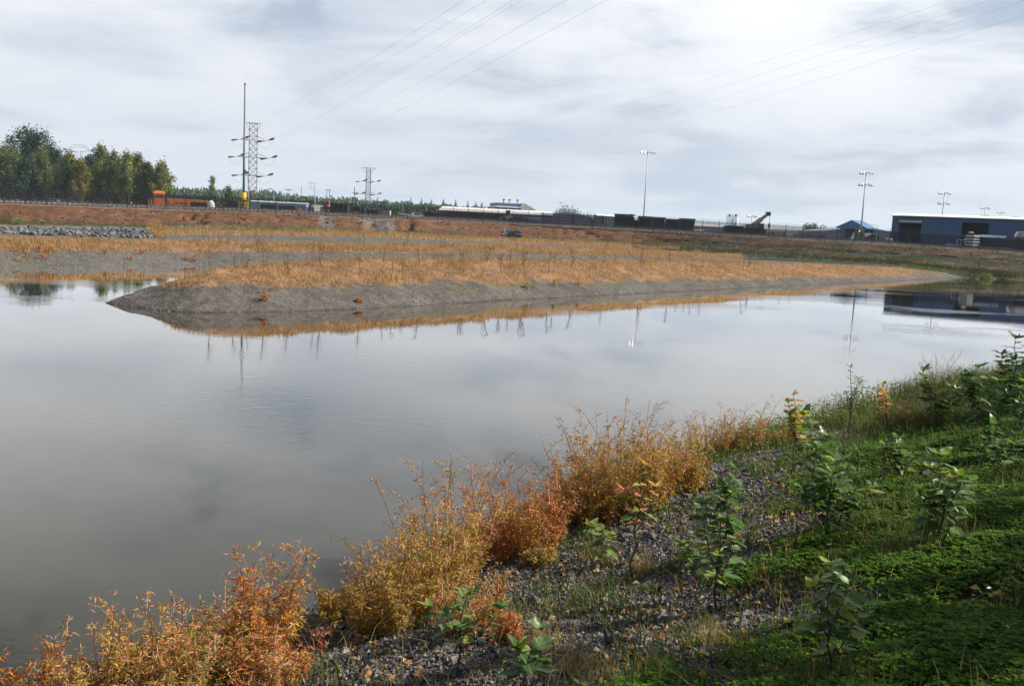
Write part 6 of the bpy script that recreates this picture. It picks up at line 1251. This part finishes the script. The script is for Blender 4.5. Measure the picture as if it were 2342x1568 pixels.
for k in range(2200):
    px = -40 + 378 * RNG.rand(); f_ = RNG.rand(); P0 = far_pt(px, 6, .05 + .9 * f_) if RNG.rand() < .55 else far_pt(px, 7, .35 * RNG.rand()); s = .10 + .2 * RNG.rand() ** 2.5
    p = P0 + (RNG.rand(3) - .5) * (1.0, 1.0, .15) + (0, 0, s * .35) - R0
    if s > .13 and cnt < 290:
        o = bpy.data.objects.new('rock', rm[k % 8]); COL.objects.link(o); o.parent = T; o.location = p; o.scale = (s, s, s); o.rotation_euler = tuple(RNG.rand(3) * (0.6, 0.6, 6.28)); cnt += 1
    else: rest.ico(p, s, (1.2 * (.7 + .6 * RNG.rand()), .7 + .6 * RNG.rand(), .8), .8)
rest.build('small_rocks', M['rock'], T)['kind'] = 'stuff'
def wattle(label, pts):
    fr = [far_pt(p, b, f) + (0, 0, .04) for p, b, f in pts]; P = np.array(fr); q = np.linspace(0, len(P) - 1, len(P) * 2); P = np.stack([np.interp(q, np.arange(len(P)), P[:, i]) for i in range(3)], -1)
    o = MB().tube(P - P[0], .10, 6).build('erosion_wattle', M['netting'], None, P[0]); tag(o, label, 'erosion roll', 'erosion rolls on the right slope')
def band_at(px, py):
    best = None
    for b in (5, 6, 7, 8, 9):
        for f_ in np.linspace(0, .99, 30):
            q = far_pt(px, b, f_); d_ = abs(proj(q)[1] - py)
            if best is None or d_ < best[0]: best = (d_, b, f_)
    return (px, best[1], best[2])
wattle('upper dark erosion roll across the right slope', [band_at(p, y) for p, y in zip(np.arange(1480, 2345, 24), np.interp(np.arange(1480, 2345, 24), [1480, 1560, 1680, 1800, 1900, 2000, 2120, 2340], [545, 550, 557, 563, 570, 577, 584, 596]))])
wattle('lower dark erosion roll above the front spit on the right', [band_at(p, y) for p, y in zip(np.arange(1478, 2065, 24), np.interp(np.arange(1478, 2065, 24), [1478, 1560, 1665, 1780, 1885, 1980, 2059], [569, 572, 579, 585, 591, 598, 603]))])
# slope weeds: round bush at far left, dark bushes at the right shore
def bushlet(name, label, B, w, h, mat, n, lf, group=None, cat='bush'):
    T = thing(name, label, cat, B, 0, group); d = rdir(n, 0, 1); rr = rnd(n)[:, None] ** .45; P = d * rr * np.array([w / 2, w / 2, h]); P[:, :2] *= (1 + .3 * (vn(d[:, 0] * 3 + 9, d[:, 2] * 3, 5)[:, None] - .5))
    MB().add(*leaves(P, rdir(n, -.2, 1), rdir(n, .1, 1), lf * (.6 + .8 * rnd(n)), lf * .5)).build('foliage', M[mat], T)['kind'] = 'stuff'
    st = MB(); [st.bar((0, 0, -.1), d[i] * np.array([w * .4, w * .4, h * .8]), .01 + .004 * w, 3) for i in range(8)]; st.build('stems', M['bark'], T); return T
bushlet('round_bush', 'round tan bush at the far left foot of the clay slope', far_pt(14, 8, .5), 2.6, 1.7, 'olivegrass', 900, .16); bushlet('green_bush', 'small green bush right of the round tan bush', far_pt(42, 8, .3), 1.9, 1.0, 'weedgreen', 500, .16)
bushlet('rust_shrub', 'rust coloured shrub at the end of the riprap bar', far_pt(355, 6, .5), 2.2, 1.9, 'w_orange', 900, .12); bushlet('brown_shrub', 'brown shrub on the far terrace below the gravel runs', far_pt(843, 7, .6), 1.9, 2.0, 'w_dry', 700, .12)
for px, f_, w, h, mt, lab in [(2228, .9, 4.0, 1.9, 'slopeweed', 'dark green bush overhanging the far right shore'), (2255, .7, 2.0, 1.0, 'weedgreen', 'pale flowering low bush beside the dark green shore bush'), (2335, .8, 4.8, 1.8, 'olivegrass', 'wide yellow olive bush at the far right shore'), (2293, .8, 3.2, 1.5, 'slopeweed', 'low dark bush between the two shore bushes')]: bushlet('shore_bush', lab, far_pt(px, 1, f_), w, h, mt, 900, .16, 'bushes on the far right shore')
for k, (px, py, lab, w, h, mt) in enumerate([(605, 688, 'coral red little bush alone on the grey end of the spit', .42, .5, 'w_red'), (1205, 660, 'rusty small weed on the spit gravel, first right of the middle', .35, .45, 'w_orange'), (1268, 655, 'rusty small weed on the spit gravel, second right of the middle', .4, .5, 'w_dry'), (820, 690, 'tiny red weed low on the spit gravel', .35, .18, 'w_red'), (1320, 652, 'rusty small weed on the spit gravel, third right of the middle', .5, .35, 'w_dry')]):
    d_ = ray(px, py); ts = np.linspace(25, 130, 4000); P = d_[None] * ts[:, None] + np.array([0, 0, CAM_H]); i = int(np.argmax(P[:, 2] < spit_z(P[:, 0], P[:, 1]))); B = P[i]; bushlet('spit_weed', lab, B, w, h, mt, 160, .07, 'small weeds on the spit gravel')
for k in range(14): bushlet('terrace_weed', 'small rusty weed low on the grey slope behind the left inlet', far_pt(20 + 440 * RNG.rand(), 2, .3 + .6 * RNG.rand()), .5 + .5 * RNG.rand(), .3 + .35 * RNG.rand(), 'w_dry' if k % 2 else 'w_red', 90, .09, 'rusty weeds on the rear grey slope')
# dry stalks and green weeds, too alike to tell apart
sm_ = []
for k in range(5):
    m_ = MB(); h = 1.0; m_.tube([(0, 0, -.05), (.03 * k - .06, .02, .5), (.08 * k - .16, 0, h)], [.013, .011, .006], 4)
    for q in range(4 + k): z = .35 + .6 * q / (4 + k); a = q * 2.4; m_.tube([(.06 * k * z - .1 * z, 0, z), (math.cos(a) * .16, math.sin(a) * .16, z + .2)], [.008, .005], 3)
    n = 26; z = .3 + .7 * rnd(n); m_.add(*leaves(np.stack([(rnd(n) - .5) * .16, (rnd(n) - .5) * .16, z], -1), rdir(n, -.4, .8), rdir(n), .07 + .04 * rnd(n), .02)); sm_.append(m_.mesh('dry_stalk', M['w_stalk']))
gm_ = []
for k in range(3):
    m_ = MB(); m_.tube([(0, 0, -.05), (.02, 0, .8)], [.012, .005], 4); n = 60; z = .1 + .8 * rnd(n); m_.add(*leaves(np.stack([(rnd(n) - .5) * .3 * (1.1 - z), (rnd(n) - .5) * .3 * (1.1 - z), z], -1), rdir(n, -.1, 1), rdir(n, .2, 1), .12 + .06 * rnd(n), .03)); gm_.append(m_.mesh('green_weed', M['weedgreen']))
def put(me, name, P, s, lab, cat, grp):
    o = bpy.data.objects.new(name, me); COL.objects.link(o); o.location = P; o.scale = (s * (.7 + .5 * RNG.rand()), s, s); o.rotation_euler = ((RNG.rand() - .5) * .25, (RNG.rand() - .5) * .35, RNG.rand() * 6.28); tag(o, lab, cat, grp)
for i in range(44):
    px = 470 + 1560 * RNG.rand(); c_ = None
    for Yq in np.linspace(31, 118, 500):
        x = x_for(px, Yq, 1.5); z = float(spit_z(np.array([x]), np.array([Yq]))[0])
        if z > .95 + .6 * ((i * 7) % 5) / 6: c_ = np.array([x, Yq, z]); break
    if c_ is None: continue
    put(sm_[i % 5], 'dry_stalk', c_ + (0, RNG.rand() * 2, -.03), (.75 + .55 * RNG.rand()) * (1 + c_[1] * .002), 'thin reddish dry weed stalk in the golden grass of the front spit', 'weed stalk', 'dry stalks on the front spit')
for i in range(26):
    px = 30 + 1600 * RNG.rand(); put(sm_[i % 5], 'dry_stalk', far_pt(px, 3, .2 + .8 * RNG.rand()), .9 + .5 * RNG.rand(), 'thin dry weed stalk on the golden terrace behind the spit', 'weed stalk', 'dry stalks on the rear terrace')
for i in range(36):
    px = 400 + 1100 * RNG.rand(); put(gm_[i % 3], 'green_weed', far_pt(px, 7, .05 + .8 * RNG.rand()), 1.0 + .9 * RNG.rand(), 'small upright green weed on the far golden terrace', 'weed', 'green weeds on the far terrace')
for i in range(16):
    px = 560 + 1400 * RNG.rand(); put(gm_[i % 3], 'green_weed', far_pt(px, 3, .1 + .3 * RNG.rand()), .7 + .5 * RNG.rand(), 'small yellow green weed on the terrace behind the spit', 'weed', 'green weeds behind the spit')

# ------------------------------------------------------------------ trees
def tree(name, label, B, h, w, mat, n, lf, shape='poplar', group=None, clear=.12, bark='treebark', nl=22):
    T = thing(name, label, 'tree', B, RNG.rand() * 6.28, group); tk = MB(); r = h * .014
    tp_ = np.array([[0, 0, -.3], [w * .02, 0, h * .35], [-w * .03, w * .02, h * .7], [0, 0, h * .97]]); tk.tube(tp_, [r * 1.2, r, r * .6, r * .15], 6)
    C_, S_ = [], []
    for i in range(nl):
        f = clear + (1 - clear) * ((i + RNG.rand()) / nl); a = i * 2.4 + RNG.rand(); zz = h * f
        prof = {'poplar': (1 - f) ** .5 * 1.2 * (.8 if f < .25 else 1), 'round': math.sqrt(max(.03, 1 - ((f - .55) / .5) ** 2)), 'open': (1 - f) ** .6 * .9 + .12}[shape]; L = w / 2 * prof * (.6 + .5 * RNG.rand())
        p0 = np.array([0, 0, zz * .82]); p1 = np.array([math.cos(a) * L, math.sin(a) * L, zz * .94 + L * .35]); tk.tube([p0, (p0 + p1) / 2 + (0, 0, -L * .05), p1], [r * .4, r * .25, r * .1], 4)
        for q in range(5): t_ = .25 + .8 * q / 4; C_.append(p0 + (p1 - p0) * t_ + (RNG.rand(3) - .5) * w * .12); S_.append(w * (.10 + .05 * RNG.rand()) * (1.1 - .35 * q / 4))
    tk.build('trunk', M[bark], T); C_ = np.array(C_); S_ = np.array(S_); i = RNG.randint(0, len(C_), n); P = C_[i] + RNG.normal(size=(n, 3)) * S_[i][:, None] * ((.5, .5, 1.0) if shape == 'poplar' else (.55, .55, .75))
    o = MB().add(*flat_leaves(P, rdir(n, -.8, .6), rdir(n, 0, 1), lf * (.7 + .9 * rnd(n)), lf * .7, .2)).build('crown', M[mat], T); o['kind'] = 'stuff'; return T
LT = [(-15, 348, 268, 8.5, 'poplar', 'leafy poplar cut off by the left edge of the photo'), (22, 338, 262, 8, 'poplar', 'dense poplar below the left side of the big dark tree'), (58, 372, 256, 7, 'poplar_dk', 'shorter dark poplar in front of the big dark tree'),
      (95, 352, 266, 7.5, 'poplar', 'poplar right below the big dark tree'), (128, 340, 272, 6.5, 'poplar_dk', 'dark poplar between the big tree and the arched pylon'), (158, 349, 258, 5.5, 'poplar', 'green poplar left of the yellow tree'), (206, 355, 270, 5.5, 'poplar_dk', 'dark poplar behind the yellow tree to its right'),
      (233, 333, 262, 5.2, 'poplar_lt', 'pointed light poplar, tallest right of the yellow tree'), (262, 350, 264, 5.2, 'poplar', 'olive poplar right of the pointed light one'), (289, 351, 260, 5.2, 'poplar_lt', 'light poplar in the middle of the right half of the grove'), (314, 352, 268, 5.2, 'poplar', 'poplar with a thin twin top near the right of the grove'), (338, 372, 264, 5, 'poplar', 'lower rounded poplar second from the right of the grove'), (368, 374, 262, 5.5, 'poplar_lt', 'airy poplar at the right end of the grove above the locomotive cab')]
for px, pyt, Y, w, mt, lab in LT:
    B = place(px, Y); H = at(px, pyt, Y)[2] - B[2]; tree('poplar_tree', lab, B, H * 1.02, w * 1.45, mt, 5600, .54, group='poplars on the left')
B = place(70, 300); tree('big_tree', 'big dark round topped tree towering over the left poplars', B, at(70, 296, 300)[2] - B[2], 14, 'poplar_dk', 9000, .65, 'round', clear=.3, group=None)
B = place(186, 255); tree('yellow_tree', 'yellowing poplar standing in the left grove', B, at(186, 362, 255)[2] - B[2], 6.5, 'poplar_yl', 5000, .45, clear=.2)
B = place(452, 320); tree('small_poplar', 'small green poplar behind the locomotive roof', B, at(452, 432, 320)[2] - B[2], 3.6, 'poplar_lt', 900, .5)
B = place(485, 300); tree('bare_topped_tree', 'thin bare topped tree between locomotive and mast', B, at(485, 397, 300)[2] - B[2], 3.8, 'poplar_lt', 1300, .45, 'open', clear=.05)
B = place(524, 300); tree('small_bushy_tree', 'small bushy grey green tree left of the mast', B, at(524, 424, 300)[2] - B[2], 4.6, 'poplar', 1500, .5, clear=.05)
for k, px in enumerate((500, 540, 404, 425)): bushlet('yard_scrub', ['low scrub between wagon and black tie stack', 'low scrub behind the mast base', 'low scrub behind the locomotive hood, left part', 'low scrub behind the locomotive hood, right part'][k], place(px, 290), 7, 2.6, 'poplar', 700, .5, 'scrub behind the rail vehicles')
# far conifers that stand out of the wood
def conifer(label, px, pyt, Y, w, dens=15):
    B = place(px, Y); H = at(px, pyt, Y)[2] - B[2]; T = thing('conifer_tree', label, 'tree', B, RNG.rand() * 6, 'tall conifers on the skyline'); MB().tube([(0, 0, 0), (0, 0, H * .98)], [H * .012, .05], 5).build('trunk', M['treebark'], T); V, F = [], []
    m_ = MB()
    for k in range(dens):
        f = .16 + .84 * k / dens; nb = 7
        for q in range(nb):
            a = q * 6.28 / nb + k * 1.1 + RNG.rand() * .6; L = w / 2 * (1 - f) ** .75 * (.65 + .6 * RNG.rand()) + .15; z = H * f; c_, s_ = math.cos(a), math.sin(a); t_ = L * .42
            m_.add(np.array([(0, 0, z + H * .03), (c_ * L * .6 - s_ * t_, s_ * L * .6 + c_ * t_, z - L * .25), (c_ * L, s_ * L, z - L * .5), (c_ * L * .6 + s_ * t_, s_ * L * .6 - c_ * t_, z - L * .25)]), np.array([(0, 1, 2, 3)]))
    m_.build('crown', M['conifer'], T)
CN = [(448, 437, 'broken topped conifer above the locomotive hood'), (425, 440, 'leftmost narrow conifer on the skyline'), (486, 452, 'conifer behind the bare topped tree'), (541, 437, 'conifer just left of the mast'), (551, 436, 'slim conifer touching the mast'), (612, 437, 'wide conifer right of the large pylon'), (624, 439, 'conifer beside the wide one right of the large pylon'), (642, 444, 'pointed conifer left of the crossarm pole'), (664, 454, 'small conifer behind the crossarm pole'), (672, 451, 'conifer between the crossarm pole and the bare pole'), (735, 459, 'single conifer left of the twin poles'), (862, 458, 'conifer right behind the small pylon'), (938, 458, 'column shaped conifer above the brown timber pile'), (962, 460, 'skyline conifer over the white car'), (985, 463, 'narrow skyline conifer left of the pale roof'), (1012, 462, 'first conifer over the left end of the pale roof'), (1040, 463, 'conifer over the pale roof left part'), (1068, 466, 'broad conifer over the middle of the pale roof'), (1086, 468, 'thin conifer left of the plant building'), (1100, 470, 'last conifer left of the plant building'),
      (1333, 486, 'conifer at the left of the small group past the gabled building'), (1342, 484, 'tallest conifer of the small group past the gabled building'), (1358, 489, 'conifer in the small group over the grey shed'), (1370, 490, 'last conifer of the small group over the grey shed'), (1698, 513, 'dark narrow conifer right of the silos'), (1440, 486, 'pointed conifer peeking behind the first covered stack')]
for px, pyt, lab in CN: conifer(lab, px, pyt - (9 if px < 1110 else 0), 640 + 120 * RNG.rand(), 7 + 4 * RNG.rand())
B = place(1857, 420); tree('round_tree', 'round broadleaf tree left of the blue grey workshop', B, at(1857, 517, 420)[2] - B[2], 9, 'faredge', 2000, .7, 'round', clear=.15); B = place(1296, 420); tree('low_tree', 'low dark tree showing over the gabled roof', B, at(1296, 482, 420)[2] - B[2], 12, 'faredge', 1600, .8, 'round', clear=.1)
# the far wood: hundreds of low crowns that read as one mass
m_ = MB(); sky_py = curve([(330, 424), (390, 426), (430, 430), (520, 434), (600, 434), (640, 441), (700, 448), (770, 451), (840, 456), (940, 463), (1025, 468), (1110, 474), (1250, 492), (1330, 496), (1400, 500), (1480, 508), (1600, 525), (1700, 528), (1800, 533), (1900, 538)]); LPp = []
for i in range(2000):
    px = 330 + (1570 * RNG.rand() if RNG.rand() < .35 else 800 * RNG.rand()); Y = 560 + 380 * RNG.rand(); 
    k_ = RNG.rand(); B = place(px, Y); top = at(px, sky_py(px) + 8 * RNG.rand() ** 1.5, Y)[2] - B[2]; 
    if top < 2: continue
    top *= (.72 + .34 * RNG.rand())
    if k_ < .4:
        for c in range(9):
            f = .1 + .9 * c / 9; w_ = (1 - f) ** .8 * (3.0 + RNG.rand() * 1.2) + .2; a = RNG.rand() * 6; z = B[2] + top * f
            V = np.array([(B[0], B[1], z + top * .16)] + [(B[0] + math.cos(a + q * 1.05) * w_ * (.7 + .5 * RNG.rand()), B[1] + math.sin(a + q * 1.05) * w_, z - w_ * .25 * RNG.rand()) for q in range(6)]); m_.add(V, np.array([(0, 1 + q, 1 + (q + 1) % 6) for q in range(6)]))
    else: LPp.append((B, top))
m_.build('distant_conifer_wood', M['conifer'], None, kind='stuff')['label'] = 'dark conifers of the far wood along the skyline'
PP, n = [], 0
for B, top in LPp:
    q = 100; d = rdir(q, -.4, 1); rr = rnd(q)[:, None] ** .3; PP.append(B + np.array([0, 0, top * .5]) + d * rr * np.array([4.6, 4.6, top * .52]))
PP = np.concatenate(PP); n = len(PP); o = MB().add(*flat_leaves(PP, rdir(n, -.6, .5), rdir(n, 0, 1), 1.6 + rnd(n), 1.5, .2)).build('distant_broadleaf_wood', M['faredge'], None, kind='stuff'); o['label'] = 'broadleaf crowns of the far wood behind the yard'
# shade trees standing beside the photographer, out of the picture to the right and behind
for k, (x, y, h, w) in enumerate([(16.2, 7.0, 6.2, 6), (19.0, 12.0, 6.8, 6.5), (22.8, 17.5, 8, 7), (14.8, 2.7, 7.8, 6), (27, 22.5, 8, 7), (14.6, 5.0, 7.2, 6), (17.4, 9.6, 6.2, 6), (20.5, 14.8, 7.5, 6.5), (3.5, -6.5, 11, 8), (9, -5, 10, 8), (-3.5, -9, 11, 8), (12.5, -1.5, 8, 6)]):  # last four, behind the camera, are added to block sky light
    tree('shade_tree', ['maple like', 'tall', 'broad', 'near', 'far', 'short', 'leafy', 'wide', 'big added', 'dense added', 'spreading added', 'small added'][k] + ' shade tree on the bank outside the view', np.array([x, y, float(bank_z(x, y))]), h, w, 'poplar_dk', 5200, .38, 'round', clear=.16, bark='bark', nl=30, group='shade trees beside the lawn')

# ------------------------------------------------------------------ air
hm, t = _new('air'); pv = _n(t, 'ShaderNodeVolumePrincipled', {'Color': (0.62, 0.81, 1.0, 1), 'Density': 0.00012, 'Anisotropy': 0.0}); oo = _n(t, 'ShaderNodeOutputMaterial'); t.links.new(pv.outputs[0], oo.inputs['Volume'])
o = MB().box(-2600, 2600, -60, 3050, -2.4, 62).build('haze', hm, None, kind='stuff'); o['label'] = 'thin blue haze in the air over pond and yard'
